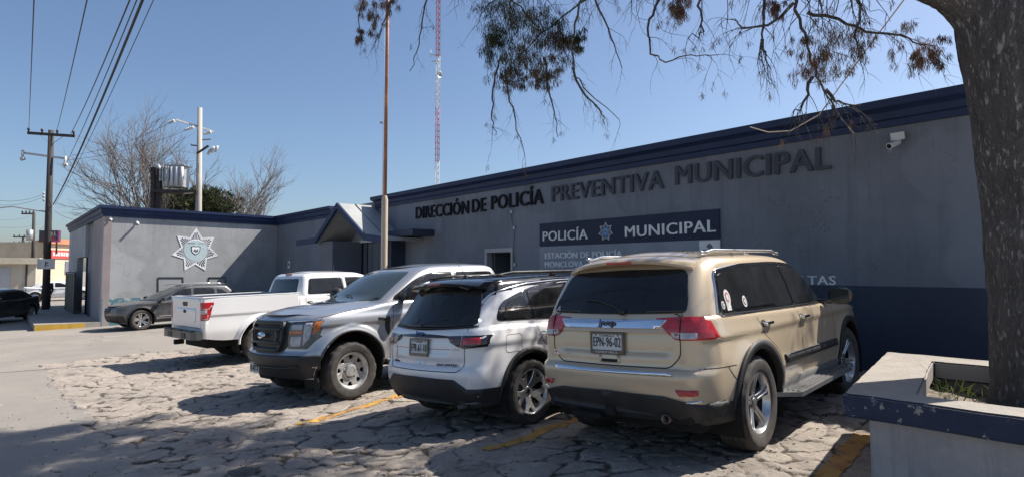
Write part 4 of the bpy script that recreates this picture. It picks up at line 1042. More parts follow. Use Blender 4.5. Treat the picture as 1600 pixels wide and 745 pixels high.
# ------------------------------------------------------------------ slate crossover by the side wall, and saloons in the street
def small_car(x, y, fwd, paint, label, kind, group, lift_z=0.0):
    suv = kind == 'suv'
    root = car_root('parked_suv' if suv else 'parked_car', x, y, fwd, label, 'car', group, lift_z=lift_z)
    c = Car(root); wr = .35 if suv else .32; wb = 1.34
    AR = [(-wb, wr, wr + .06), (wb, wr, wr + .06)]
    def warp(x, y, z):
        if y > .5 and abs(x) < 2.1:
            y -= .03 * (1 - sstep(.84, .90, z)) * sstep(.42, .84, z); y = flare(AR, x, y, z, .026, .10)
        return x, y, z
    k = .93 if suv else .9
    body = dict(front=[(.26, 2.10), (.40, 2.18), (.60, 2.21), (.78, 2.17), (.95, 2.02)], rear=[(.28, -2.12), (.5, -2.20), (.75, -2.19), (1.0, -2.12), (1.1, -2.06)],
        half=[(.26, .82), (.40, .88), (.6, .91), (.85, .905), (.95, .89), (1.1, .85)], top=[(2.2, .84 * k), (1.8, .93 * k), (1.0, 1.02 * k), (.3, 1.05 * k), (-1.0, 1.08 * k), (-2.2, 1.09 * (k if suv else 1))],
        bot=[(2.2, .30), (1.7, .24), (-1.7, .26), (-2.2, .32)], plan=[(-2.2, .92), (-1.3, 1), (1.3, 1), (2.2, .90)], bow_f=.26, bow_r=.16, rc_f=(.35, .28), rc_r=(.25, .2), shoulder=.07, crown=[(-9, .02), (1.2, .05), (9, .04)], arches=AR, warp=warp, nv=24, ns=80, nf=14)
    c.shell('body', body, paint)
    zr = 1.51 if suv else 1.42
    sz = lambda L: [(a * (.93 if suv else 1), b) for a, b in L]
    cab = dict(front=[(.85 * (.93 if suv else 1), 1.35), (1.05 * (.93 if suv else 1), 1.02), (1.3 * (.93 if suv else 1), .58), (1.42 * (.93 if suv else .97), .28), (zr, -.1)], rear=sz([(.9, -2.16), (1.08, -2.08), (1.3, -1.92), (1.5, -1.75), (1.62, -1.65)]) if suv else [(.85, -1.9), (1.0, -1.72), (1.2, -1.35), (1.35, -1.05), (zr, -.8)],
        half=sz([(.85, .87), (1.0, .85), (1.3, .755)]) + [(zr, .64)], top=[(.6, zr - .12), (0, zr - .05), (-.7, zr - .03), (-1.4, zr - .06), (-2, zr - .10)] if suv else [(.6, zr - .12), (0, zr - .04), (-.6, zr - .04), (-1.2, zr - .12)],
        bot=[(-9, .84), (9, .84)], plan=[(-2.1, .92), (-1, 1), (.3, 1), (1.2, .93)], bow_f=.16, bow_r=.12, rc_f=(.2, .2), rc_r=(.16, .14), shoulder=.08, nv=14, ns=50, crown=[(-9, .04), (9, .04)])
    c.shell('cabin', cab, paint)
    c.done(); wells(c, AR, .46, .88); chassis(c, -1.95, 1.9, .62, .22, .5)
    for sd in (-1, 1):
        if suv:
            W = (('front_side_window', [(-.28, 1.10, .03), (-.30, 1.475, .04), (.0, 1.455, .2), (.30, 1.29, .1), (.56, 1.09, .02)]), ('rear_side_window', [(-1.12, 1.125, .03), (-1.10, 1.445, .06), (-.40, 1.478, .04), (-.36, 1.105, .03)]), ('quarter_window', [(-1.66, 1.17, .04), (-1.38, 1.385, .08), (-1.20, 1.425, .03), (-1.20, 1.13, .03)]))
        else:
            W = (('front_side_window', [(-.22, .97, .03), (-.24, 1.29, .04), (.05, 1.28, .2), (.42, 1.12, .1), (.74, .955, .02)]), ('rear_side_window', [(-1.08, 1.0, .05), (-.86, 1.24, .1), (-.34, 1.295, .04), (-.30, .975, .03)]))
        for nm, poly in W: c.panel(nm, roundpoly([(p[0], p[1] * (.93 if suv else 1), p[2]) for p in poly]), 'y', sd, M_glass, off=.005, skirt=.004)
        for q in ([gap(c, [(-.30, 1.05 * k), (-.32, .40)], 'y', sd), gap(c, [(.86, 1.0 * k), (.80, .40)], 'y', sd), gap(c, [(-1.16, 1.06 * k), (-1.08, .8), (-.82, .55)], 'y', sd)]): build('door_gap', q[0], M_gap, root, world=False)
        handle(c, -.98, .93 * k, sd, paint, .19); handle(c, -.14, .92 * k, sd, paint, .19)
        mirror(c, .74, 1.0, 1.10 * k, sd, M_blackgloss, .20, .14, .13)
        if suv:
            
            for ax, az, ar in AR: build('wheel_arch_trim', arch_bm(c, ax, az, ar + .02, .06, sd, .012, -6, 186, .05), M_plastic, root, world=False)
            c.strip('sill_cover', [(-.92, .34), (.92, .32)], .15, 'y', sd, M_plastic, off=.012, skirt=.05)
            c.strip('door_trim', [(-.8, .47), (.80, .44)], .022, 'y', sd, M_chrome, off=.012, skirt=.02)
            bm = bmesh.new(); tube(bm, [(.20, sd * .57, 1.475), (0, sd * .58, 1.515), (-1.3, sd * .58, 1.52), (-1.6, sd * .56, 1.475)], [.010, .017, .017, .010], 8); build('roof_rail', bm, M_alloy, root, world=False)
        c.panel('headlamp', roundpoly([(sd * .42, .80 * k), (sd * .84, .845 * k), (sd * .84, .74 * k), (sd * .42, .71 * k)], .03), 'x', 1, M_smoke, off=.006, skirt=.02)
        c.panel('headlamp_return', roundpoly([(1.98, .84 * k), (1.66, .86 * k), (1.80, .77 * k), (1.98, .74 * k)], .03), 'y', sd, M_smoke, off=.006, skirt=.02)
        c.panel('tail_lamp', roundpoly([(sd * .45, .98 * k), (sd * .86, .99 * k), (sd * .86, .84 * k), (sd * .50, .84 * k)], .03), 'x', -1, M_darkred, off=.006, skirt=.02)
    c.panel('front_grille', roundpoly([(-.42, .82 * k), (.42, .82 * k), (.36, .66 * k), (-.36, .66 * k)], .03), 'x', 1, M_plastic, off=.008, skirt=.02)
    c.panel('front_bumper', roundpoly([(-.84, .52), (.84, .52), (.84, .27), (-.84, .27)], .05), 'x', 1, M_plastic, off=.010, skirt=.03)
    c.panel('windscreen', roundpoly([(-.66, 1.06 * k), (-.56, (zr - .13)), (.56, (zr - .13)), (.66, 1.06 * k)], .06), 'x', 1, M_wind, off=.005, skirt=.01, lim=3)
    c.panel('rear_window', roundpoly([(-.62, 1.13 * (.93 if suv else 1) - (0 if suv else .08)), (-.54, zr - .15), (.54, zr - .15), (.62, 1.13 * (.93 if suv else 1) - (0 if suv else .08))], .06), 'x', -1, M_glass, off=.005, skirt=.01, lim=3)
    plate(c, 'x', -1, 0, .76, 'FRZ-10-44', None, .30, .14, frame=False) if False else None
    add_wheels(c, [(-wb, -.79), (wb, -.79), (-wb, .79), (wb, .79)], wr, .215, wr - .115, 'turbine', [M_alloy, M_under, M_greyplastic, M_disc], steer=.10 if suv else 0, blocks=False)
    return root
# ------------------------------------------------------------------ ground: flagstones, street
def hash2(i, j, k):
    h = np.sin(i * 127.1 + j * 311.7 + k * 74.7) * 43758.5453
    return h - np.floor(h)
def vnoise(x, y, sc, seed=0):
    x, y = x * sc, y * sc; xi, yi = np.floor(x), np.floor(y); fx, fy = x - xi, y - yi
    fx, fy = fx * fx * (3 - 2 * fx), fy * fy * (3 - 2 * fy)
    a, b, c, d = hash2(xi, yi, seed), hash2(xi + 1, yi, seed), hash2(xi, yi + 1, seed), hash2(xi + 1, yi + 1, seed)
    return (a * (1 - fx) + b * fx) * (1 - fy) + (c * (1 - fx) + d * fx) * fy - 0.5
CELL = 0.34
def stones(x, y):
    """distance to the nearest joint, stone number, relief"""
    x0, y0 = x, y; x = x + .42 * vnoise(x0, y0, .8, 51); y = y + .42 * vnoise(x0, y0, .8, 52)
    wx = x + .22 * vnoise(x, y, 2.6, 3) + .07 * vnoise(x, y, 9, 5); wy = y + .22 * vnoise(x, y, 2.6, 4) + .07 * vnoise(x, y, 9, 6)
    gx, gy = wx / CELL, wy / CELL; ci, cj = np.floor(gx), np.floor(gy)
    f1 = np.full(x.shape, 9.0); f2 = np.full(x.shape, 9.0); idv = np.zeros(x.shape); ox = np.zeros(x.shape); oy = np.zeros(x.shape)
    for di in (-1, 0, 1):
        for dj in (-1, 0, 1):
            i, j = ci + di, cj + dj
            px, py = i + .5 + .84 * (hash2(i, j, 1) - .5), j + .5 + .84 * (hash2(i, j, 2) - .5)
            d = np.hypot(gx - px, gy - py); near = d < f1
            f2 = np.where(near, f1, np.minimum(f2, d)); idv = np.where(near, hash2(i, j, 9), idv)
            ox = np.where(near, gx - px, ox); oy = np.where(near, gy - py, oy); f1 = np.where(near, d, f1)
    e = (f2 - f1) * CELL / 2
    jw = .008 + .014 * (vnoise(x, y, 1.7, 11) + .5)                 # joint half width varies; some joints are filled
    fill = np.clip((vnoise(x, y, .9, 12) + .0) * 4, 0, 1)
    dip = np.clip(1 - e / (jw + .006), 0, 1) * (1 - .75 * fill)
    h = -.020 * dip + .015 * (idv - .5) + .040 * ((hash2(idv * 91, idv * 17, 4) - .5) * ox + (hash2(idv * 37, idv * 77, 5) - .5) * oy)
    rg = 1 - 2 * np.abs(vnoise(x, y, 8, 25)); h += .010 * rg ** 3
    h += .012 * vnoise(x, y, 5, 21) + .012 * vnoise(x, y, 13, 22) + .008 * vnoise(x, y, 31, 23) + .03 * vnoise(x, y, .8, 24)
    return e, idv, h, dip
def st_of(x, y): return -0.6488 * x + 0.7609 * y, 0.7609 * x + 0.6488 * y
def stone_mask(x, y):
    s, t = st_of(x, y); nx = .35 * vnoise(x, y, 1.1, 31) + .2 * vnoise(x, y, 4, 32)
    return (t > 0.95 + nx) & (s < 17.2 + 1.6 * nx)
def ground_z(x, y, detail=True):
    x, y = np.asarray(x, float), np.asarray(y, float)
    s, t = st_of(x, y)
    z = EYE - np.interp(s, HS[0], HS[1]) + .022 * np.clip(t - 4.4, -6, 5.4)
    if detail:
        e, idv, h, dip = stones(x, y); m = stone_mask(x, y); fade = np.clip((60 - np.hypot(x, y)) / 30, 0, 1)
        flat = .010 * vnoise(x, y, 1.3, 41) + .004 * vnoise(x, y, 6, 42) + .003 * vnoise(x, y, 22, 43)
        z = z + np.where(m, h, flat - .008) * fade
    return z
def on_ground(px, py):
    r = ray(px, py); d = 3.0
    for _ in range(40):
        p = Vector((0, 0, EYE)) + r * d; d += (p.z - float(gz(p.x, p.y))) / max(1e-3, -r.z) * .8
    return Vector((0, 0, EYE)) + r * d
def make_ground():
    def axis(lo, hi, step, far, g=1.22):
        a = list(np.arange(lo, hi + 1e-6, step)); st = step
        up, dn = [a[-1]], [a[0]]
        while up[-1] < far: st *= g; up.append(up[-1] + st)
        st = step
        while dn[-1] > -far: st *= g; dn.append(dn[-1] - st)
        return np.array(dn[:0:-1] + a + up[1:])
    fine = axis(-1.5, 11, .025, 900); lo = fine[fine < -1.5 - 1e-6]; mid = np.arange(11.05, 24, .05); far = axis(-1.5, 24, .05, 900); sv = np.concatenate([lo, np.arange(-1.5, 11 + 1e-6, .025), mid, far[far > 24.01]]); tv = axis(-5.5, 9.6, .025, 900)
    Sg, Tg = np.meshgrid(sv, tv, indexing='ij')
    X = -0.6488 * Sg + 0.7609 * Tg; Y = 0.7609 * Sg + 0.6488 * Tg
    Z = ground_z(X, Y)
    e, idv, h, dip = stones(X, Y)
    ns, ntt = Sg.shape
    idx = np.arange(ns * ntt).reshape(ns, ntt)
    Q = np.stack([idx[:-1, :-1], idx[1:, :-1], idx[1:, 1:], idx[:-1, 1:]], -1).reshape(-1, 4)[:, ::-1]
    cx, cy = X.ravel()[Q].mean(1), Y.ravel()[Q].mean(1)
    mk = stone_mask(cx, cy) & (np.hypot(cx, cy) < 60)
    co = np.stack([X.ravel(), Y.ravel(), Z.ravel()], -1)
    for name, sel, mat in (('flagstone_paving', mk, mat_stone()), ('street', ~mk, mat_street())):
        q = Q[sel]; used = np.unique(q); remap = np.full(len(co), -1); remap[used] = np.arange(len(used)); q = remap[q]
        me = bpy.data.meshes.new(name); me.vertices.add(len(used)); me.vertices.foreach_set('co', co[used].ravel().astype(np.float32))
        me.loops.add(q.size); me.loops.foreach_set('vertex_index', q.ravel().astype(np.int32))
        me.polygons.add(len(q)); me.polygons.foreach_set('loop_start', np.arange(0, q.size, 4, dtype=np.int32))
        for nm, arr in (('joint', dip), ('edge', e), ('stone', idv)):
            a = me.attributes.new(nm, 'FLOAT', 'POINT'); a.data.foreach_set('value', arr.ravel()[used].astype(np.float32))
        me.update(calc_edges=True); me.shade_smooth(); me.materials.append(mat)
        o = link_mesh(name, me); props(o, kind='structure')
def attr(t, name):
    a = t.n('ShaderNodeAttribute'); a.attribute_name = name; return a.outputs['Fac']
def mat_stone():
    t = NT('flagstone')
    base = t.ramp(attr(t, 'stone'), [(0, (.235, .198, .17)), (.35, (.34, .29, .25)), (.7, (.30, .262, .228)), (1, (.40, .345, .295))])
    n1 = t.noise(3.5, 8, .7); n2 = t.noise(22, 6, .7); n3 = t.noise(120, 4, .7); n4 = t.noise(.7, 4, .6)
    c = t.mix(t.fr(n1, .38, .70), base, (.43, .37, .318))
    c = t.mix(t.math('MULTIPLY', t.fr(n2, .50, .75), .55), c, (.19, .17, .15))
    c = t.mix(t.math('MULTIPLY', t.fr(n4, .52, .70), .5), c, (.20, .185, .165))
    c = t.mix(t.math('MULTIPLY', t.fr(n3, .45, .75), .35), c, (.44, .385, .325))
    ed = t.math('ADD', attr(t, 'edge'), t.math('MULTIPLY', t.math('SUBTRACT', t.noise(30, 5, .7), .5), .03))
    c = t.mix(t.math('MULTIPLY', t.math('SUBTRACT', 1.0, t.fr(ed, .006, .022)), t.math('MULTIPLY', t.fr(attr(t, 'joint'), .05, .45), t.fr(t.noise(1.9, 3), .26, .46))), c, (.062, .052, .042))
    v = t.n('ShaderNodeTexVoronoi', Scale=5.5, feature='DISTANCE_TO_EDGE'); wv = t.n('ShaderNodeVectorMath', operation='ADD'); nz = t.n('ShaderNodeTexNoise', Scale=5.0, Detail=6.0); t.l(t.coord(), nz.inputs[0])
    sc = t.n('ShaderNodeVectorMath', operation='SCALE'); t.l(nz.outputs[1], sc.inputs[0]); sc.inputs['Scale'].default_value = .5; t.l(t.coord(), wv.inputs[0]); t.l(sc.outputs[0], wv.inputs[1]); t.l(wv.outputs[0], v.inputs['Vector'])
    oil = t.fr(t.noise(1.3, 5, .6), .64, .70); c = t.mix(t.math('MULTIPLY', oil, .5), c, (.07, .062, .055))
    hair = t.math('MULTIPLY', t.math('SUBTRACT', 1.0, t.fr(v.outputs[0], .0, .022)), t.fr(t.noise(1.1, 3), .48, .62))
    c = t.mix(t.math('MULTIPLY', hair, .75), c, (.06, .05, .042))
    t.set(Base_Color=c, Roughness=.88); t.b.inputs['Specular IOR Level'].default_value = .3
    hh = t.math('ADD', t.math('MULTIPLY', n2, .6), t.math('MULTIPLY', n3, .4)); t.bump(hh, .9, .035)
    return t.m
def mat_street():
    t = NT('worn_concrete')
    n1 = t.noise(.5, 6, .65); n2 = t.noise(4, 8, .7); n3 = t.noise(90, 4, .7)
    c = t.mix(t.fr(n1, .35, .65), (.215, .196, .178), (.29, .262, .23))
    c = t.mix(t.math('MULTIPLY', t.fr(n2, .48, .72), .5), c, (.22, .205, .19))
    c = t.mix(t.math('MULTIPLY', t.fr(n3, .45, .7), .30), c, (.40, .36, .315))
    v = t.n('ShaderNodeTexVoronoi', Scale=.42, feature='DISTANCE_TO_EDGE'); mp = t.n('ShaderNodeMixRGB', Fac=.12)
    wv = t.n('ShaderNodeVectorMath', operation='ADD'); nz = t.n('ShaderNodeTexNoise', Scale=2.2, Detail=5.0); t.l(t.coord(), nz.inputs[0])
    sc = t.n('ShaderNodeVectorMath', operation='SCALE'); t.l(nz.outputs[1], sc.inputs[0]); sc.inputs['Scale'].default_value = .8
    t.l(t.coord(), wv.inputs[0]); t.l(sc.outputs[0], wv.inputs[1]); t.l(wv.outputs[0], v.inputs['Vector'])
    crack = t.math('MULTIPLY', t.math('SUBTRACT', 1.0, t.fr(v.outputs[0], .0, .012)), t.fr(t.noise(.35, 2), .42, .55))
    c = t.mix(t.math('MULTIPLY', crack, .8), c, (.06, .055, .05))
    t.set(Base_Color=c, Roughness=.9); t.b.inputs['Specular IOR Level'].default_value = .3
    t.bump(t.math('SUBTRACT', t.math('ADD', t.math('MULTIPLY', n2, .5), t.math('MULTIPLY', n3, .4)), t.math('MULTIPLY', crack, 1.0)), .45, .025)
    return t.m

# ------------------------------------------------------------------ wall materials
def mat_wall(name, col, stain=(.5, .5, .5), amt=.35, rough=.8, grain=.25, drip=None):
    t = NT(name)
    n1 = t.noise(.8, 7, .65); n2 = t.noise(7, 7, .7)
    mp = t.n('ShaderNodeMapping'); t.l(t.coord(), mp.inputs[0]); mp.inputs['Scale'].default_value = (3.0, 3.0, .25)
    n3 = t.noise(1.6, 6, .7, vec=mp.outputs[0])
    c = t.mix(t.fr(n1, .35, .68), tuple(x * .86 for x in col), tuple(x * 1.12 for x in col))
    c = t.mix(t.math('MULTIPLY', t.fr(n3, .52, .78), amt), c, tuple(x * s for x, s in zip(col, stain)))
    c = t.mix(t.math('MULTIPLY', t.fr(n2, .60, .78), .22), c, tuple(min(1, x * 1.5 + .02) for x in col))
    if drip:                                            # runs under the cornice, overpainted patches, hairline cracks
        sep = t.n('ShaderNodeSeparateXYZ'); t.l(t.coord(), sep.inputs[0]); mr = t.n('ShaderNodeMapRange'); t.l(sep.outputs[2], mr.inputs[0]); mr.inputs[1].default_value = drip[0]; mr.inputs[2].default_value = drip[1]
        m2 = t.n('ShaderNodeMapping'); t.l(t.coord(), m2.inputs[0]); m2.inputs['Scale'].default_value = (9, 9, .12); n5 = t.noise(1.2, 5, .7, vec=m2.outputs[0])
        c = t.mix(t.math('MULTIPLY', t.math('MULTIPLY', t.fr(n5, .50, .70), mr.outputs[0]), .38), c, tuple(x * .42 for x in col))
        c = t.mix(t.math('MULTIPLY', t.fr(t.noise(.45, 2, .4), .555, .57), .38), c, tuple(min(1, x * 1.30) for x in col))
        c = t.mix(t.math('MULTIPLY', t.fr(t.noise(2.6, 9, .8), .66, .69), .7), c, tuple(min(1, x * 1.7 + .03) for x in col))
        cr = t.math('ABSOLUTE', t.math('SUBTRACT', t.noise(.9, 9, .62), .5)); c = t.mix(t.math('MULTIPLY', t.math('SUBTRACT', 1.0, t.fr(cr, .0, .0035)), t.math('MULTIPLY', t.fr(t.noise(.5, 2), .48, .56), .65)), c, tuple(x * .3 for x in col))
    t.set(Base_Color=c, Roughness=rough); t.b.inputs['Specular IOR Level'].default_value = .3
    t.bump(t.math('ADD', t.math('MULTIPLY', t.noise(30, 5), .5), t.math('MULTIPLY', n2, .6)), grain, .02)
    return t.m
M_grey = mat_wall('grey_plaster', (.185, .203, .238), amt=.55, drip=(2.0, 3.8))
M_grey_sunlit = mat_wall('sunlit_grey_plaster', (.34, .35, .36), amt=.3, drip=(2.2, 3.8))  # front wall's plaster made paler: stronger sun on the wing put into the colour
M_navy = mat_wall('navy_paint', (.046, .056, .088), (.6, .6, .6), .3, .6)
M_blue = mat_wall('blue_cornice', (.022, .038, .098), (.5, .5, .5), .4, .55)
M_pink = mat_wall('pink_grey_plaster', (.34, .29, .29))
M_gate = mat_wall('gate_paint', (.145, .16, .19), amt=.5, rough=.55)
M_light = mat_wall('pale_panel', (.42, .43, .44), amt=.3)
M_roofm = mat_wall('sheet_roof', (.40, .41, .40), amt=.5, rough=.5)
M_conc = mat_wall('concrete', (.33, .30, .262), (.45, .43, .4), .5)
M_white = M_white
M_whitew = mat_wall('white_paint', (.66, .67, .68), amt=.25, rough=.6)
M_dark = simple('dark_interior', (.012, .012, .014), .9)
M_yellow = mat_wall('yellow_kerb', (.55, .34, .06), (.4, .4, .4), .6)
def mat_peel(name, a, b, z0, z1):
    """paint flaking off along its upper edge, in world heights"""
    t = NT(name)
    n = t.noise(5, 8, .7); sep = t.n('ShaderNodeSeparateXYZ'); t.l(t.coord(), sep.inputs[0])
    k = t.math('ADD', t.fr(sep.outputs[2], 0, 1), 0)
    mr = t.n('ShaderNodeMapRange'); t.l(sep.outputs[2], mr.inputs[0]); mr.inputs[1].default_value = z0; mr.inputs[2].default_value = z1
    f = t.fr(t.math('ADD', n, t.math('MULTIPLY', mr.outputs[0], .10)), .60, .62)
    c = t.mix(t.fr(t.noise(1.2, 5), .4, .7), a, tuple(x * 1.4 for x in a))
    t.set(Base_Color=t.mix(f, c, b), Roughness=.75); t.bump(t.math('SUBTRACT', n, t.math('MULTIPLY', f, .4)), .3, .02)
    return t.m

def box_w(bm, fm, x0, x1, y0, y1, z0, z1, mi=0, bev=0):
    return box(bm, ((x0 + x1) / 2, (y0 + y1) / 2, (z0 + z1) / 2), (abs(x1 - x0), abs(y1 - y0), abs(z1 - z0)), fm, mi, bev)
def sweep_bm(path, prof, outs=None):
    """profile (out, height) swept along a plan path with mitred corners; out is to the right of travel turned to 'up x dir' reversed"""
    bm = bmesh.new(); P = [Vector((p[0], p[1], 0)) for p in path]; n = len(P); rows = []
    def nrm(d): return d.cross(UP).normalized()
    for i in range(n):
        d0 = (P[i] - P[i - 1]).normalized() if i else (P[1] - P[0]).normalized()
        d1 = (P[i + 1] - P[i]).normalized() if i < n - 1 else d0
        a, b = nrm(d0), nrm(d1); m = (a + b).normalized(); k = 1 / max(.3, m.dot(a))
        rows.append([bm.verts.new((P[i].x + m.x * k * o, P[i].y + m.y * k * o, z)) for o, z in prof])
    q = len(prof)
    for r0, r1 in zip(rows[:-1], rows[1:]):
        for j in range(q): bm.faces.new((r0[j], r1[j], r1[(j + 1) % q], r0[(j + 1) % q]))
    bm.faces.new(rows[0]); bm.faces.new(list(reversed(rows[-1])))
    bmesh.ops.recalc_face_normals(bm, faces=bm.faces)
    return bm
FM = frame_m(FO, RIGHT, UP, N)
FMi = FM.inverted()
def fx(px, out=0.0, py=421):
    return (FMi @ fac(px, py, out)).x
def fz(px, py, out=0.0): return fac(px, py, out).z
ZT = fz(1200, 196)                       # top of the front cornice
W_P0 = fac(432, 421); W_DIR = Vector((.963, 1, 0)).normalized(); W_OUT = W_DIR.cross(UP).normalized()
W_A = on_plane(160, 421, W_P0, W_OUT); W_LEN = (W_P0 - W_A).dot(W_DIR)
W_O = Vector((W_A.x, W_A.y, 0))
WM = frame_m(W_O, W_DIR, UP, W_OUT); WMi = WM.inverted()
def wing(px, py, out=0.0): return WMi @ on_plane(px, py, W_A + W_OUT * out, W_OUT)

def police_station():
    root = thing('police_station', (FO.x, FO.y, float(gz(FO.x, FO.y))), 'long grey single storey police station with blue cornice, gabled entrance and side wing', 'building')
    zb = -1.2
    xl, xg0, xg1, xd0, xd1, xr = fx(432), fx(524), fx(600), fx(761), fx(800), fx(1900)
    zd = fz(780, 392); zg = fz(560, 379)
    bm = bmesh.new()
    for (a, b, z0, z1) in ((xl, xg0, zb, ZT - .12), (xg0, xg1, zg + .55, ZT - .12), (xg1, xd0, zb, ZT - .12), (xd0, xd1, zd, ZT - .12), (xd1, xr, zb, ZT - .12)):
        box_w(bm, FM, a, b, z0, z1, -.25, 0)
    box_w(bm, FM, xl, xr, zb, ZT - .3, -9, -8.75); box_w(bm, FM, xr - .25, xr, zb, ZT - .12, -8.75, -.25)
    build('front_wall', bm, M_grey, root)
    bm = bmesh.new(); box_w(bm, FM, xl + .02, xr - .02, ZT - .62, ZT - .5, -9, -.26); build('flat_roof', bm, M_conc, root)
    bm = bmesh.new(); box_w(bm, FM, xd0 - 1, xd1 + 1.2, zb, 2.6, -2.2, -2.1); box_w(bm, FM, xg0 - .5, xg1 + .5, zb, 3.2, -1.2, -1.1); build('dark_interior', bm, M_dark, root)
    # dark dado
    zb2 = fz(1400, 447)
    bm = bmesh.new(); box_w(bm, FM, xd1 + .02, xr, zb, zb2, -.05, .004)
    build('painted_dado', bm, M_navy, root)
    # door frame
    bm = bmesh.new()
    for (a, b, z0, z1) in ((xd0 - .07, xd0 + .02, zb, zd + .07), (xd1 - .02, xd1 + .05, zb, zd + .07), (xd0 + .02, xd1 - .02, zd - .03, zd + .07)): box_w(bm, FM, a, b, z0, z1, -.16, .03)
    fr_ = build('door_frame', bm, M_light, root)
    bm = bmesh.new(); box_w(bm, FM, xd0 + .06, xd0 + .10, zb, zd - .04, -1.0, -.18); build('door_leaf', bm, M_gate, fr_)
    prof = [(-.22, ZT - .13), (.0, ZT - .36), (.05, ZT - .36), (.06, ZT - .27), (.11, ZT - .255), (.13, ZT - .16), (.20, ZT - .125), (.26, ZT - .11), (.27, ZT), (-.22, ZT + .004)]
    P = lambda x, o=0: FM @ Vector((x, 0, o))
    build('front_cornice', sweep_bm([P(fx(588)), P(xr + .3)], prof), M_blue, root)
    zw = ZT - .01
    prof2 = [(-.2, zw - .13), (.0, zw - .40), (.04, zw - .40), (.05, zw - .30), (.10, zw - .27), (.12, zw - .12), (.19, zw - .10), (.20, zw), (-.2, zw + .004)]
    build('wing_cornice', sweep_bm([W_O + U * 13.5, W_O, Vector((W_P0.x, W_P0.y, 0)), P(fx(520))], prof2), M_blue, root)
    # wing
    bm = bmesh.new(); box_w(bm, WM, 0, W_LEN, zb, zw - .12, -.25, 0); build('wing_wall', bm, M_grey_sunlit, root)
    EM = frame_m(W_O + U * 13.5, RIGHT, UP, N)
    e = lambda px: (EM.inverted() @ on_plane(px, 450, W_O, N)).x
    xa, xb2 = e(119), e(131)
    zdo = on_plane(125, 402, W_O, N).z; zsh = on_plane(130, 358, W_O, N).z
    bm = bmesh.new()
    box_w(bm, EM, e(142), 13.5, zb, zw - .12, -.25, -.004)
    build('wing_end_wall', bm, M_pink, root)
    bm = bmesh.new(); box_w(bm, EM, .0, xa, zb, zw - .12, -.25, 0); box_w(bm, EM, xa, xb2, zdo, zw - .12, -.25, 0)
    build('wing_far_wall', bm, M_light, root)
    bm = bmesh.new(); box_w(bm, EM, xb2, e(142), zb, zw - .12, -.3, -.12); build('shop_recess', bm, M_gate, root)
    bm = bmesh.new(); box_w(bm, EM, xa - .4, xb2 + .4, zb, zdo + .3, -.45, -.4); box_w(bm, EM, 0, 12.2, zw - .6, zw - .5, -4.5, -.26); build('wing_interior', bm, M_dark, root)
    dz0 = wing(160, 505).y; dz1 = wing(160, 466).y
    bm = bmesh.new(); box_w(bm, WM, .003, W_LEN - .003, zb, dz1, -.05, .004); build('peeling_dado', bm, mat_peel('peeling_teal', (.065, .15, .185), (.40, .43, .44), dz0 + .2, dz1), root)
    # gabled entrance
    ou = 1.33
    pt = lambda px, py, o=ou: (FMi @ fac(px, py, o)).xy
    line = [pt(464, 376), pt(493, 372), pt(527, 318), pt(569, 366), pt(598, 370)]
    def band(th, o0, o1, dz=0.0):
        bm = bmesh.new(); poly = [(p.x, p.y + dz) for p in line] + [(p.x, p.y + dz - th) for p in reversed(line)]
        top = [bm.verts.new((q[0], q[1], o1)) for q in poly]; bot = [bm.verts.new((q[0], q[1], o0)) for q in poly]
        n = len(line)
        for i in range(n - 1):
            for L_ in (top, bot): bm.faces.new((L_[i], L_[i + 1], L_[2 * n - 2 - i], L_[2 * n - 1 - i]))
        for i in range(2 * n): j = (i + 1) % (2 * n); bm.faces.new((top[i], top[j], bot[j], bot[i]))
        for v in bm.verts: v.co = FM @ v.co
        bmesh.ops.recalc_face_normals(bm, faces=bm.faces); return bm
    rf = build('porch_roof', band(.10, -1.6, ou - .04, .01), M_roofm, root)
    build('porch_fascia', band(.20, ou - .04, ou + .03, .02), M_blue, rf)
    bm = bmesh.new(); a, b = line[2], line[3]
    for k in range(1, 4):
        o = ou - k * .62
        pts = [(FM @ Vector((a.x + .02, a.y + .02, o))), (FM @ Vector((b.x, b.y + .02, o)))]; tube(bm, pts, .014, 6)
    build('roof_seam', bm, M_gate, rf)
    # inner gable wall and gate
    lx, rx = fx(524), fx(600)
    bm = bmesh.new(); ap = line[2]
    prism(bm, [(lx, zg), (rx, zg), (rx, line[3].y - .12), (ap.x + .1, ap.y - .15), (lx, line[1].y - .12)], -.05, .02, FM)
    build('porch_gable_wall', bm, M_light, root)
    bm = bmesh.new(); box_w(bm, FM, lx - .05, rx, zg - .02, zg + .06, .022, .10); build('gate_lintel', bm, M_whitew, root)
    bm = bmesh.new(); n = 16
    for k in range(n):
        x0 = lx + (rx - lx) * k / n; box_w(bm, FM, x0 + .006, x0 + (rx - lx) / n - .006, zb, zg - .03, -.10, -.06 + .006 * (k % 2))
    gt = build('entrance_gate', bm, M_gate, root)
    bm = bmesh.new()
    for f in (.33, .66): box_w(bm, FM, lx + (rx - lx) * f - .012, lx + (rx - lx) * f + .012, zb, zg - .03, -.055, -.03)
    build('gate_seam', bm, M_dark, gt)
    c0, c1 = fx(499, 1.1), fx(519, 1.1)
    bm = bmesh.new(); box_w(bm, FM, c0, c1, zb, line[1].y - .12, .03, 1.1); build('porch_pier', bm, M_gate, root)
    bm = bmesh.new(); box_w(bm, FM, fx(598, .9), fx(644, .75), fz(625, 369, .75), fz(625, 359, .75), .003, .75, 0, .01)
    box_w(bm, FM, fx(598, .5), fx(611, .5), zb, fz(625, 369, .75), .003, .5); build('canopy_and_pillar_shade', bm, M_navy, root)  # navy box below the slab draws the pillar's shadow as a solid
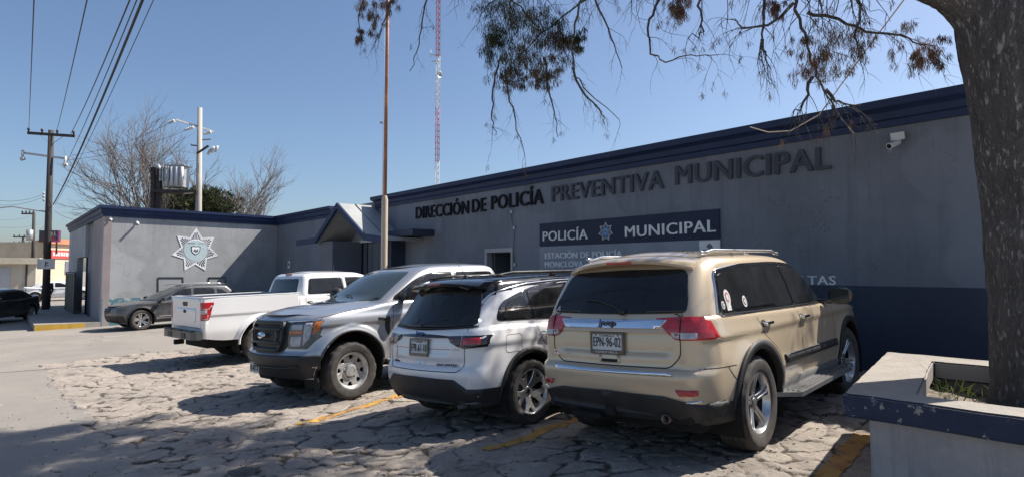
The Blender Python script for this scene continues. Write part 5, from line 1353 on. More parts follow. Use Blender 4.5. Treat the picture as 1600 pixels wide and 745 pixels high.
    bm = bmesh.new(); q = FMi @ fac(556, 355, 1.0); prism(bm, [(q.x - .14, q.y - .06), (q.x + .10, q.y - .06), (q.x - .02, q.y + .10)], .03, .06, FM); build('gable_emblem', bm, M_whitew, root)
    # raised letters over the whole front
    def wordw(name, text, l, r, h, mat, out=.004, depth=.035, bold=.034, parent=root):
        p, q = FMi @ fac(*l), FMi @ fac(*r)
        m = FM @ frame_m((p.x, p.y, out), Vector((q.x - p.x, q.y - p.y, 0)).normalized(), Vector((-(q.y - p.y), q.x - p.x, 0)).normalized(), (0, 0, 1))
        bm = bmesh.new(); text_into(bm, text, m, (q - p).xy.length, h, bold, depth); return build(name, bm, mat, parent)
    for tx, l, r in (('DIRECCIÓN', (651, 342), (733, 334)), ('DE', (739, 332.5), (760, 330)), ('POLICÍA', (769, 328), (850, 318.5))): wordw('dark_lettering', tx, l, r, .35, M_letter)
    for tx, l, r in (('PREVENTIVA', (864, 315.5), (1038, 294.5)), ('MUNICIPAL', (1057, 289), (1299, 264))): wordw('faded_lettering', tx, l, r, .35, M_letter2)
    return root, wordw
M_letter = mat_wall('black_letter_paint', (.010, .012, .020), amt=.5)
M_letter2 = mat_wall('faded_letter_paint', (.072, .082, .105), (1.5, 1.5, 1.5), .5)
M_signnavy = mat_wall('sign_navy', (.014, .022, .055), amt=.3, rough=.5)
M_signgrey = mat_wall('sign_grey', (.27, .30, .35), amt=.3, rough=.6)
M_signwhite = mat_wall('sign_white', (.78, .79, .80), (.8, .8, .8), .35)
M_teal = mat_wall('pale_teal', (.45, .55, .58), amt=.2); M_lblue = mat_wall('emblem_blue', (.16, .32, .52), amt=.3)

def star_pts(n, ro, ri, rot=math.pi / 2):
    return [((ro if k % 2 == 0 else ri) * math.cos(rot + math.pi * k / n), (ro if k % 2 == 0 else ri) * math.sin(rot + math.pi * k / n)) for k in range(2 * n)]
def ring_prism(bm, outer, inner, d0, d1, m):
    n = len(outer)
    A, B = [[bm.verts.new(m @ Vector((p[0], p[1], d))) for p in outer] for d in (d0, d1)], [[bm.verts.new(m @ Vector((p[0], p[1], d))) for p in inner] for d in (d0, d1)]
    for i in range(n):
        j = (i + 1) % n
        bm.faces.new((A[1][i], A[1][j], B[1][j], B[1][i])); bm.faces.new((A[0][i], A[0][j], A[1][j], A[1][i])); bm.faces.new((B[1][i], B[1][j], B[0][j], B[0][i]))
def emblem(root, m, ro, big):
    ri = ro * .62
    bm = bmesh.new(); prism(bm, star_pts(7, ro * .93, ri * .93), .002, .008, m); build('star_field', bm, M_signwhite if big else M_signnavy, root)
    bm = bmesh.new(); ring_prism(bm, star_pts(7, ro, ri), star_pts(7, ro * .90, ri * .90), .0, .012, m); build('star_border', bm, M_signwhite, root)
    bm = bmesh.new(); n = 56
    for k in range(n):
        a0 = math.pi / 2 + 2 * math.pi * (k + .5) / n; u = ((a0 - math.pi / 2) / (2 * math.pi) * 14) % 2; u = abs(u - 1)     # 1 at a point, 0 at a notch
        rr = ro * .86; rx = (ri + (ro - ri) * u ** 1.3) * .84 if True else rr
        w0, w1 = .35 * math.pi / n, .55 * math.pi / n; r0 = ro * .50
        if rx > r0 * 1.08: prism(bm, [(r0 * math.cos(a0 - w0), r0 * math.sin(a0 - w0)), (rx * math.cos(a0 - w1), rx * math.sin(a0 - w1)), (rx * math.cos(a0 + w1), rx * math.sin(a0 + w1)), (r0 * math.cos(a0 + w0), r0 * math.sin(a0 + w0))], .006, .012, m)
    build('star_rays', bm, M_signnavy if big else M_signgrey, root)
    bm = bmesh.new(); prism(bm, [(ro * .49 * math.cos(t), ro * .46 * math.sin(t)) for t in np.linspace(0, 2 * math.pi, 40, endpoint=False)], .006, .015, m); build('centre_disc', bm, M_teal if big else M_lblue, root)
    s = ro * .20
    sh = [(-s, s * .85), (-s * .5, s * 1.0), (0, s * .9), (s * .5, s * 1.0), (s, s * .85), (s * .95, -.1 * s), (s * .7, -s * .6), (0, -s * 1.05), (-s * .7, -s * .6), (-s * .95, -.1 * s)]
    bm = bmesh.new(); prism(bm, sh, .012, .020, m); shd = build('shield', bm, M_signnavy if big else M_signwhite, root)
    bm = bmesh.new(); prism(bm, [(p[0] * .82, p[1] * .82) for p in sh], .018, .024, m); build('shield_field', bm, M_signwhite if big else M_lblue, shd)
    bm = bmesh.new(); prism(bm, [(-s * .6, -.1 * s), (-s * .2, s * .35), (.1 * s, .05 * s), (.45 * s, s * .4), (.6 * s, -.2 * s), (.1 * s, -.5 * s)], .022, .027, m); build('shield_device', bm, M_gate if big else M_signnavy, shd)
    bm = bmesh.new()
    for (x, y, w, h) in ((-.36, .30, .34, .030), (.10, .31, .30, .018)): prism(bm, [(ro * x, ro * y), (ro * (x + w), ro * y), (ro * (x + w), ro * (y + h)), (ro * x, ro * (y + h))], .014, .018, m)
    if big: build('emblem_line', bm, M_gate, root)
    else: bm.free()

def security_camera(p, out, right, label, flood=None):
    m = frame_m(p, right, UP, out)
    root = thing('security_camera', p, label, 'camera', 'security cameras on the walls')
    bm = bmesh.new(); box(bm, (0, 0, .02), (.09, .09, .04), m, 0, .01); tube(bm, [m @ Vector((0, 0, .03)), m @ Vector((0, -.05, .10))], .014, 8); build('bracket', bm, M_whitew, root)
    bm = bmesh.new(); d = (m.to_3x3() @ Vector((-.35, -.35, .8))).normalized(); c = m @ Vector((0, -.06, .12))
    tube(bm, [c - d * .07, c - d * .06, c + d * .10, c + d * .12], [.03, .042, .042, .048], 14); build('camera_body', bm, M_whitew, root)
    bm = bmesh.new(); tube(bm, [c + d * .121, c + d * .125], [.034, .034], 14); build('lens', bm, M_dark, root)
    return root
# ------------------------------------------------------------------ trees
def ribbon(V, Fc, p, q, r, w):
    """a needle strand: two narrow quads p-q-r with a bend"""
    d = (r - p); s = d.cross(Vector((rng.uniform(-1, 1), rng.uniform(-1, 1), rng.uniform(-.2, .2))))
    if s.length < 1e-6: return
    s = s.normalized() * w; o = len(V)
    V += [p - s * .6, p + s * .6, q - s, q + s, r]
    Fc += [(o, o + 1, o + 3, o + 2), (o + 2, o + 3, o + 4)]
def mesh_from(name, V, Fc, mats, parent, mi=None):
    me = bpy.data.meshes.new(name); me.from_pydata([tuple(v) for v in V], [], Fc); me.update()
    for m in (mats if isinstance(mats, list) else [mats]): me.materials.append(m)
    if mi is not None: me.polygons.foreach_set('material_index', np.array(mi, dtype=np.int32))
    return link_mesh(name, me, parent)
def foliage_mat(name, a, b, sc=1.6):
    t = NT(name)
    c = t.mix(t.fr(t.noise(sc, 3), .36, .66), a, b); c = t.mix(t.math('MULTIPLY', t.fr(t.noise(14, 2), .4, .7), .5), c, tuple(x * .55 for x in a))
    t.set(Base_Color=c, Roughness=.75); t.b.inputs['Specular IOR Level'].default_value = .25
    tr = t.n('ShaderNodeBsdfTranslucent'); t.l(c, tr.inputs[0]); ms = t.n('ShaderNodeMixShader', Fac=.30); ms.inputs[0].default_value = .30
    t.l(t.b.outputs[0], ms.inputs[1]); t.l(tr.outputs[0], ms.inputs[2]); t.l(ms.outputs[0], t.o.inputs[0])
    return t.m
M_bark = None
def mat_bark():
    t = NT('bark')
    mp = t.n('ShaderNodeMapping'); t.l(t.coord(), mp.inputs[0]); mp.inputs['Scale'].default_value = (1, 1, .30)
    n1 = t.noise(13, 9, .75, vec=mp.outputs[0], dist=.2); n2 = t.noise(38, 5, .7, vec=mp.outputs[0]); n3 = t.noise(1.8, 4)
    v = t.n('ShaderNodeTexVoronoi', Scale=42.0, feature='DISTANCE_TO_EDGE'); ad = t.n('ShaderNodeVectorMath', operation='ADD'); nz = t.n('ShaderNodeTexNoise', Scale=7.0, Detail=4.0); t.l(mp.outputs[0], nz.inputs[0])
    sc = t.n('ShaderNodeVectorMath', operation='SCALE'); sc.inputs['Scale'].default_value = .25; t.l(nz.outputs[1], sc.inputs[0]); t.l(mp.outputs[0], ad.inputs[0]); t.l(sc.outputs[0], ad.inputs[1]); t.l(ad.outputs[0], v.inputs['Vector'])
    rd = t.noise(26, 7, .7, vec=mp.outputs[0]); fis = t.fr(t.math('ABSOLUTE', t.math('SUBTRACT', rd, .5)), .0, .10)
    c = t.mix(t.fr(n1, .35, .68), (.19, .172, .16), (.46, .43, .41)); c = t.mix(t.math('MULTIPLY', t.fr(n2, .5, .75), .6), c, (.34, .31, .295))
    c = t.mix(t.math('MULTIPLY', t.math('SUBTRACT', 1.0, fis), .45), c, (.07, .062, .057)); c = t.mix(t.math('MULTIPLY', t.fr(n3, .5, .7), .35), c, (.17, .155, .145))
    t.set(Base_Color=c, Roughness=.92); t.b.inputs['Specular IOR Level'].default_value = .2
    t.bump(t.math('ADD', t.math('MULTIPLY', fis, .7), t.math('MULTIPLY', n1, .9)), 1.0, .05)
    return t.m
def lumpy_tube(bm, pts, rad, seg=40, sub=10, amp=.05):
    P = [Vector(p) for p in pts]; n = len(P); Q, Rr = [], []
    for i in range(n - 1):
        p0, p1, p2, p3 = P[max(i - 1, 0)], P[i], P[i + 1], P[min(i + 2, n - 1)]
        for k in range(sub):
            t = k / sub
            Q.append(.5 * ((2 * p1) + (p2 - p0) * t + (2 * p0 - 5 * p1 + 4 * p2 - p3) * t * t + (3 * p1 - p0 - 3 * p2 + p3) * t ** 3)); Rr.append(rad[i] * (1 - t) + rad[i + 1] * t)
    Q.append(P[-1]); Rr.append(rad[-1])
    rings = tube(bm, Q, Rr, seg)
    for ring, c, r in zip(rings, Q, Rr):
        for v in ring:
            d = (v.co - c)
            nz = noise.noise(v.co * 2.2) * .9 + noise.noise(Vector((v.co.x * 9, v.co.y * 9, v.co.z * 3))) * .5 + noise.noise(Vector((v.co.x * 26, v.co.y * 26, v.co.z * 7))) * .28 - .9 * max(0, .16 - abs(noise.noise(Vector((v.co.x * 15, v.co.y * 15, v.co.z * 4.2))))) * 4
            v.co = c + d * (1 + amp * nz * min(1, .33 / max(r, .05)) ** .5)
def twig(bm, p, d, length, r, depth, droop, ends, segs=7, jit=.35, kids=3):
    pts = [Vector(p)]; d = Vector(d).normalized(); st = length / segs
    for k in range(segs):
        d = (d + Vector((rng.gauss(0, jit), rng.gauss(0, jit), rng.gauss(0, jit) - droop)) * .5).normalized()
        pts.append(pts[-1] + d * st)
    tube(bm, pts, [r * (1 - .75 * k / segs) for k in range(segs + 1)], 4 if r < .012 else 6, cap=False)
    ends.append((pts[-1], d)); 
    if depth > 0:
        for _ in range(kids):
            k = rng.randint(2, segs); q = pts[k]
            nd = (d + Vector((rng.gauss(0, .8), rng.gauss(0, .8), rng.gauss(-.1, .6)))).normalized()
            twig(bm, q, nd, length * rng.uniform(.35, .7), r * .5, depth - 1, droop, ends, max(3, segs - 2), jit, kids)
def path_branch(bm, pix, r0, r1, ends, ntw=6, tl=.5, droop=.35, depth=1):
    pts = [at(x, y, d) for x, y, d in pix]; n = len(pts)
    P2 = []
    for a, b in zip(pts[:-1], pts[1:]):
        for k in range(4):
            P2.append(a.lerp(b, k / 4) + Vector((rng.gauss(0, .012), rng.gauss(0, .012), rng.gauss(0, .012))) * (1 if k else 0))
    P2.append(pts[-1])
    tube(bm, P2, [r0 + (r1 - r0) * k / (len(P2) - 1) for k in range(len(P2))], 6, cap=False)
    for _ in range(ntw):
        k = rng.randint(1, len(P2) - 1); dd = (P2[k] - P2[k - 1]).normalized()
        twig(bm, P2[k], dd + Vector((rng.gauss(0, .6), rng.gauss(0, .6), rng.gauss(-.3, .5))), tl * rng.uniform(.5, 1.1), max(.003, r1 * .8), depth, droop, ends)
    return P2
def tuft(V, Fc, MI, c, rad, n, ln, mat, down=.8, w=.004):
    for _ in range(n):
        while True:
            o = Vector((rng.uniform(-1, 1), rng.uniform(-1, 1), rng.uniform(-1, 1)))
            if o.length < 1: break
        p = c + Vector((o.x * rad[0], o.y * rad[0], o.z * rad[1]))
        d = Vector((rng.gauss(0, .45) + o.x * .3, rng.gauss(0, .45) + o.y * .3, -down + rng.gauss(0, .45))).normalized(); l = ln * rng.uniform(.5, 1.2)
        q = p + d * l * .5; d2 = (d + Vector((rng.gauss(0, .2), rng.gauss(0, .2), -.35))).normalized()
        m = mat if isinstance(mat, int) else rng.choice(mat)
        ribbon(V, Fc, p, q, q + d2 * l * .5, w * rng.uniform(.7, 1.4)); MI += [m, m]
def in_frame(p):
    yy = p.y * math.cos(PITCH) + (p.z - EYE) * math.sin(PITCH); zz = -p.y * math.sin(PITCH) + (p.z - EYE) * math.cos(PITCH)
    return yy > .5 and 372.5 - F_PX * zz / yy > -70 and abs(p.x / yy) < .95
def px_mass(x): return 700 < x < 920
def big_tree():
    bark = mat_bark()
    base = at(1640, 620, 4.6); base.z = .5
    root = thing('street_tree', base, 'large dark-barked tree leaning over the cars, growing in the raised planter', 'tree')
    bm = bmesh.new()
    lumpy_tube(bm, [Vector((base.x + .02, base.y, .30)), Vector((base.x + .0, base.y, .75)), at(1622, 420, 4.6), at(1606, 250, 4.6), at(1590, 120, 4.6), at(1577, 10, 4.62), at(1568, -120, 4.7), at(1555, -330, 4.85), at(1520, -620, 5.1), at(1440, -1000, 5.4)],
               [.46, .35, .318, .315, .335, .36, .30, .22, .16, .06], 132, 30, .055)
    build('trunk', bm, bark, root, smooth=True)
    bm = bmesh.new(); lumpy_tube(bm, [at(1590, 90, 4.62), at(1528, 0, 4.65), at(1440, -42, 4.75), at(1330, -40, 4.95), at(1200, -30, 5.3), at(1050, -45, 6.0), at(900, -60, 7.0), at(730, -80, 8.0), at(560, -60, 8.8)], [.26, .23, .20, .165, .14, .11, .085, .055, .02], 36, 12, .07)
    build('limb', bm, bark, root, smooth=True)
    ends = []; twb = bmesh.new()
    up = [[(1568, -120, 4.7), (1480, -330, 5.4), (1350, -420, 6.5), (1150, -400, 8.2), (950, -330, 10)], [(1560, -300, 4.85), (1400, -700, 5.5), (1200, -800, 6.8), (980, -640, 8.8), (780, -520, 10.5)], [(1330, -60, 5.0), (1150, -300, 6.2), (1000, -380, 8.0), (820, -360, 9.6), (620, -330, 11)], [(1520, -600, 5.1), (1500, -1200, 6), (1350, -1400, 7.5), (1150, -1100, 9)], [(1440, -42, 4.75), (1330, -160, 5.2), (1200, -260, 5.9), (1000, -330, 7.2)]]
    upends = []
    for u in up:
        bmu = bmesh.new(); path_branch(bmu, u, .09, .02, upends, 22, 1.1, -.12, 2); build('branch', bmu, bark, root, smooth=True)
    A = [[(1000, -44, 6.3), (940, -15, 7.2), (880, 25, 7.8), (838, 60, 8.0), (800, 100, 8.0)], [(930, -50, 6.8), (905, 5, 7.2), (893, 70, 7.3), (897, 120, 7.3), (930, 155, 7.3), (968, 188, 7.3)],
         [(780, 95, 8), (770, 140, 8), (768, 185, 8), (775, 212, 8)], [(790, 110, 8), (795, 150, 8), (806, 190, 8), (820, 243, 8)], [(850, 90, 8), (857, 140, 8), (866, 175, 8), (872, 215, 8)], [(895, 105, 7.3), (915, 150, 7.3), (940, 175, 7.3), (945, 195, 7.3)],
         [(760, -70, 8), (790, -10, 8), (820, 20, 8), (845, 50, 8)], [(900, -58, 7), (930, 0, 7.1), (955, 60, 7.1), (972, 108, 7.1)],
         [(1060, -40, 6), (1030, 0, 6.1), (1012, 45, 6.1), (1016, 85, 6.1), (1040, 98, 6.1), (1080, 86, 6.1), (1122, 86, 6.1)], [(1080, -40, 5.9), (1062, -10, 5.9), (1062, 20, 5.9)], [(1110, -36, 5.7), (1090, 10, 5.8), (1100, 50, 5.8), (1075, 60, 5.8)],
         [(1200, -30, 5.3), (1193, 20, 5.3), (1191, 60, 5.3), (1184, 94, 5.3)], [(1191, 62, 5.3), (1196, 92, 5.3)], [(1235, -25, 5.2), (1250, 30, 5.2), (1262, 75, 5.2), (1275, 120, 5.2), (1300, 160, 5.2), (1337, 212, 5.2)], [(1262, 20, 5.2), (1310, 30, 5.2), (1370, 52, 5.1), (1420, 60, 5.0), (1460, 72, 4.9)],
         [(1270, 120, 5.2), (1255, 160, 5.2), (1238, 185, 5.2)], [(1290, 140, 5.2), (1310, 158, 5.2), (1345, 165, 5.2)], [(1240, 5, 5.2), (1200, 40, 5.2), (1160, 45, 5.2), (1148, 30, 5.2)], [(1330, -30, 4.95), (1345, 10, 5), (1335, 55, 5), (1345, 100, 5)],
         [(720, -80, 8.1), (670, -20, 8.3), (662, 20, 8.3), (655, 70, 8.3), (640, 112, 8.3)], [(640, -66, 8.5), (625, -20, 8.5), (605, 20, 8.5), (590, 60, 8.5), (582, 78, 8.5)], [(600, -60, 8.6), (570, -10, 8.6), (560, 30, 8.6), (565, 62, 8.6)], [(830, -70, 7.4), (800, -20, 7.6), (760, 10, 7.6), (745, 40, 7.6)]]
    for a in A:
        bmb = bmesh.new(); path_branch(bmb, a, .016, .0045, ends, 9, .38, .35, 1); build('branch', bmb, bark, root)
    for _ in range(70):                                              # fine bare twigs along the limb
        t = rng.random(); px = 700 + 650 * t; d = 8.0 - 2.9 * t
        twig(twb, at(px, -35, d), (rng.gauss(0, .6), rng.gauss(0, .6), -1), rng.uniform(.3, .75), .006, 1, .25, ends, 7, .5, 3)
    build('twigs', twb, bark, root)
    V, Fc, MI = [], [], []
    for (x, y, d, r, rz, n, mt) in ((790, 20, 8, .30, .26, 520, [0, 0, 1]), (850, 40, 7.9, .34, .24, 560, [0, 1, 1]), (770, 70, 8, .22, .24, 460, [0, 0, 1]), (830, 85, 8, .34, .24, 620, [0, 1, 2]), (885, 70, 7.8, .20, .18, 300, [1, 2]), (800, 120, 8, .18, .14, 240, [0, 2]), (850, 118, 8, .20, .12, 260, [1, 2]), (905, 62, 7.6, .10, .1, 120, [0, 1]),
                                       (575, 15, 8.6, .14, .16, 180, [2, 2, 1]), (610, 10, 8.6, .14, .14, 160, [2, 2]), (563, 52, 8.6, .08, .12, 110, [2]), (588, 38, 8.6, .10, .14, 110, [2]),
                                       (1060, 12, 5.9, .10, .16, 520, [2]), (1213, 12, 5.2, .05, .08, 200, [2]),
                                       (1290, 60, 5.2, .20, .18, 340, [1, 2]), (1265, 100, 5.2, .13, .16, 300, [2]), (1300, 95, 5.2, .15, .16, 300, [1, 2]), (1340, 90, 5.1, .10, .14, 120, [1, 2]), (1345, 55, 5.1, .14, .12, 160, [1, 2]), (1255, 60, 5.2, .08, .1, 100, [1, 2]),
                                       (1415, 60, 5.0, .10, .16, 140, [1, 2]), (1450, 90, 4.9, .09, .12, 200, [2]), (1430, 100, 4.95, .06, .12, 110, [2]), (1465, 80, 4.85, .08, .1, 160, [2])):
        n = int(n * (4.6 if d > 7 and px_mass(x) else 3.2)); k = max(6, n // 38)
        for _ in range(k):
            c = at(x, y, d) + Vector((rng.gauss(0, r * .55), rng.gauss(0, r * .55), rng.gauss(0, rz * .6)))
            tuft(V, Fc, MI, c, (r * .28, rz * .30), n // k, .085 if d > 7 else .06, mt, down=1.3, w=.0028 if d > 7 else .0018)
    for p, dd in ends:
        if rng.random() < .06: tuft(V, Fc, MI, p, (.02, .04), 18, .06, [1, 2, 2], down=1.2, w=.002)
    mats = [foliage_mat('needles_green', (.030, .050, .020), (.075, .10, .035)), foliage_mat('needles_olive', (.060, .058, .028), (.14, .115, .055)), foliage_mat('needles_dry', (.12, .065, .042), (.27, .155, .10))]
    mesh_from('hanging_foliage', V, Fc, mats, root, MI)
    V, Fc, MI = [], [], []
    for p, dd in upends:
        if in_frame(p): continue
        if rng.random() < .55: tuft(V, Fc, MI, p + Vector((0, 0, -.05)), (.24, .18), 34, .24, [0, 0, 1], w=.011)
    # clumps of the crown that stand over the car park, above the picture
    crown_spots = []
    for gx in range(-60, 780, 55):
        for gy in (606, 630, 652, 676, 702, 730, 765):
            wgt = 16 if (gx < 150 and gy > 660) else 11 if (gx < 480 and gy > 675) else 2.6 if gy > 640 else 1.6 if (gx > 90 and gx < 480) else .5
            if gx > 480: wgt *= .55
            wgt *= .35 + 1.5 * rng.random() ** 1.5
            p = on_ground(gx + rng.uniform(-20, 20), gy + rng.uniform(-8, 8)); crown_spots.append((p.x, p.y, rng.uniform(6.3, 7.4), .16, max(1, int(wgt))))
    for (tx, ty, z, r, n) in crown_spots + CROWN:
        c = Vector((tx, ty, 0)) + Vector((SUN_DIR.x, SUN_DIR.y, SUN_DIR.z)) * (z / SUN_DIR.z)
        for _ in range(n):
            q = c + Vector((rng.gauss(0, r), rng.gauss(0, r), rng.gauss(0, r * .5)))
            if in_frame(q): continue
            tuft(V, Fc, MI, q, (.22, .18), 40, .26, [0, 0, 1], w=.012)
    mesh_from('crown', V, Fc, mats, root, MI)
# places on the ground that lie in the crown's shade, with the height of the clump above
CROWN = [(2.2, 5.9, 6.5, .25, 4), (-1.2, 6.6, 6.8, .3, 4)]
def bare_tree(px, d, base_py, pts, label, seed, spread):
    rng.seed(seed)
    b = at(px, 421, d); b.z = float(gz(b.x, b.y))
    root = thing('bare_tree', b, label, 'tree', 'leafless trees behind the wing')
    M = simple('grey_bark', (.16, .14, .13), .9, var=.25)
    bm = bmesh.new(); bmt = bmesh.new()
    def grow(p, dr, ln, r, dep):
        n = 5; P = [p]; d_ = Vector(dr).normalized()
        for k in range(n):
            d_ = (d_ + Vector((rng.gauss(0, .16), rng.gauss(0, .16), rng.gauss(.03, .12)))).normalized(); P.append(P[-1] + d_ * ln / n)
        tube(bm if dep > 4 else bmt, P, [r * (1 - .4 * k / n) for k in range(n + 1)], 6 if dep > 3 else 3, cap=False)
        if dep == 0: return
        for _ in range(2 if dep < 3 else 3 if dep < 5 else 2):
            k = rng.randint(2, n); a = spread * rng.uniform(.5, 1.2)
            nd = (d_ + Vector((rng.gauss(0, a), rng.gauss(0, a), rng.gauss(.12, a * .6)))).normalized()
            grow(P[k], nd, ln * rng.uniform(.62, .86), r * .58, dep - 1)
        grow(P[-1], d_, ln * .75, r * .6, dep - 1)
    top = Vector((b.x, b.y, b.z + 1.8)); tube(bm, [b, b.lerp(top, .5), top], [.24, .2, .19], 10)
    for (tx, ty) in pts:
        q = at(tx, ty, d + rng.uniform(-1.5, 1.5)); dr = q - top; grow(top, dr, dr.length * .335, .10, 5)
    build('trunk', bm, M, root, smooth=True); build('twigs', bmt, M, root)
def evergreen(px, py, d, hw, hh, label):
    c = at(px, py, d); g = float(gz(c.x, c.y)); root = thing('evergreen_tree', (c.x, c.y, g), label, 'tree')
    bm = bmesh.new(); tube(bm, [(c.x, c.y, g), (c.x, c.y, c.z)], [.2, .1], 8); build('trunk', bm, simple('grey_bark', (.16, .14, .13), .9), root)
    V, Fc, MI = [], [], []
    for _ in range(420):
        while True:
            o = Vector((rng.uniform(-1, 1), rng.uniform(-1, 1), rng.uniform(-1, 1)))
            if .5 < o.length < 1: break
        o *= 1 + .15 * rng.gauss(0, 1)
        q = c + Vector((o.x * hw, o.y * hw, o.z * hh)); di = Vector((o.x, o.y, .8)).normalized()
        for _k in range(16):
            dd = (di + Vector((rng.gauss(0, .5), rng.gauss(0, .5), rng.gauss(0, .4)))).normalized(); p = q + Vector((rng.gauss(0, .1), rng.gauss(0, .1), rng.gauss(0, .1)))
            ribbon(V, Fc, p, p + dd * .14, p + dd * .30, .035); m = 0 if rng.random() < .6 else 1; MI += [m, m]
    mesh_from('crown', V, Fc, [foliage_mat('conifer_dark', (.020, .034, .016), (.045, .06, .025)), foliage_mat('conifer_light', (.07, .08, .04), (.13, .13, .07))], root, MI)

# ------------------------------------------------------------------ poles, wires, mast
M_wood = mat_wall('creosote_wood', (.060, .052, .050), amt=.5); M_cpole = mat_wall('concrete_pole', (.42, .39, .36), amt=.4); M_galv = simple('galvanised', (.45, .46, .47), .45, .5, var=.2); M_wire = simple('cable_black', (.012, .012, .013), .6)
M_porc = simple('porcelain', (.55, .55, .56), .25, var=.15); M_rust = simple('copper_paint', (.42, .20, .12), .5, .2, var=.25, scale=3); M_cream = mat_wall('cream_paint', (.55, .46, .36), amt=.35)
def insul(bm, p, h=.16, r=.05):
    lathe(bm, [(.0, 0), (r * .5, .0), (r * .5, h * .4), (r, h * .45), (r * .8, h * .6), (r * .9, h * .75), (r * .5, h), (.0, h)], m=Matrix.Translation(p), seg=8)
def wood_pole():
    d = 30.0; b = at(71, 487, d); t = at(80, 204, d); root = thing('utility_pole', b, 'dark wooden utility pole with two crossarms beside the pavement corner', 'utility pole')
    bm = bmesh.new(); tube(bm, [b - Vector((0, 0, .3)), b.lerp(t, .5), t], [.165, .145, .12], 14); build('pole', bm, M_wood, root, smooth=True)
    a0, a1 = at(43, 208, 29.6), at(117, 213, 30.2); bm = bmesh.new(); bar(bm, a0, a1, .10, .13); build('crossarm', bm, M_wood, root)
    bm = bmesh.new()
    for f, dz in ((.22, -1.0), (.78, -1.0)): bar(bm, a0.lerp(a1, f), at(80, 226, d), .04, .012)
    build('brace', bm, M_galv, root)
    bm = bmesh.new()
    for f in (.02, .30, .62, .97): insul(bm, a0.lerp(a1, f) + Vector((0, 0, .06)), .2, .07)
    build('insulator', bm, simple('brown_porcelain', (.05, .03, .03), .3), root)
    c0, c1 = at(36, 239, 29.6), at(108, 249, 30.2); bm = bmesh.new(); bar(bm, c0, c1, .08, .10); build('crossarm', bm, M_galv, root)
    for f in (.03, .95):
        bm = bmesh.new(); q = c0.lerp(c1, f); tube(bm, [q + Vector((0, -.1, .12)), q + Vector((0, -.12, -.32))], [.055, .055], 8); tube(bm, [q + Vector((.1, -.1, -.28)), q + Vector((-.06, -.14, -.34))], [.09, .09], 8); build('fuse_cutout', bm, M_porc if f > .5 else M_galv, root)
    bm = bmesh.new(); s0 = at(74, 331, d); tube(bm, [s0, s0 + Vector((-.8, 0, .10)), at(20, 323, d), at(-14, 326, d)], [.035, .035, .03, .03], 8); build('lamp_arm', bm, M_galv, root)
    bm = bmesh.new(); q = at(-16, 327, d); box(bm, q, (.6, .25, .12), None, 0, .04); build('lamp_head', bm, M_galv, root)
    bm = bmesh.new()
    for y in (304, 309, 315): insul(bm, at(68, y, d - .2), .12, .06)
    build('insulator', bm, M_porc, root)
    sp = at(72, 412, d - .35); s = thing('road_sign', sp, 'weathered pale square sign strapped to the wooden utility pole', 'sign')
    bm = bmesh.new(); box(bm, sp, (.86, .03, .50), None, 0, .01); build('sign_panel', bm, M_galv, s)
    bm = bmesh.new(); q = sp + Vector((.05, -.018, 0)); box(bm, q + Vector((-.06, 0, 0)), (.05, .006, .26)); box(bm, q + Vector((.0, -.001, .05)), (.14, .006, .05)); box(bm, q + Vector((.05, -.002, -.06)), (.08, .006, .05)); build('sign_mark', bm, M_ink, s)
    return d
def wire(label, pts, r, sag=.0, group='overhead wires'):
    bm = bmesh.new(); P = []
    for a, b in zip(pts[:-1], pts[1:]):
        for k in range(16): t = k / 16; P.append(a.lerp(b, t) - Vector((0, 0, sag * 4 * t * (1 - t))))
    P.append(pts[-1]); tube(bm, P, r, 5, cap=False)
    o = build('overhead_wire', bm, M_wire); props(o, label, 'cable', group)
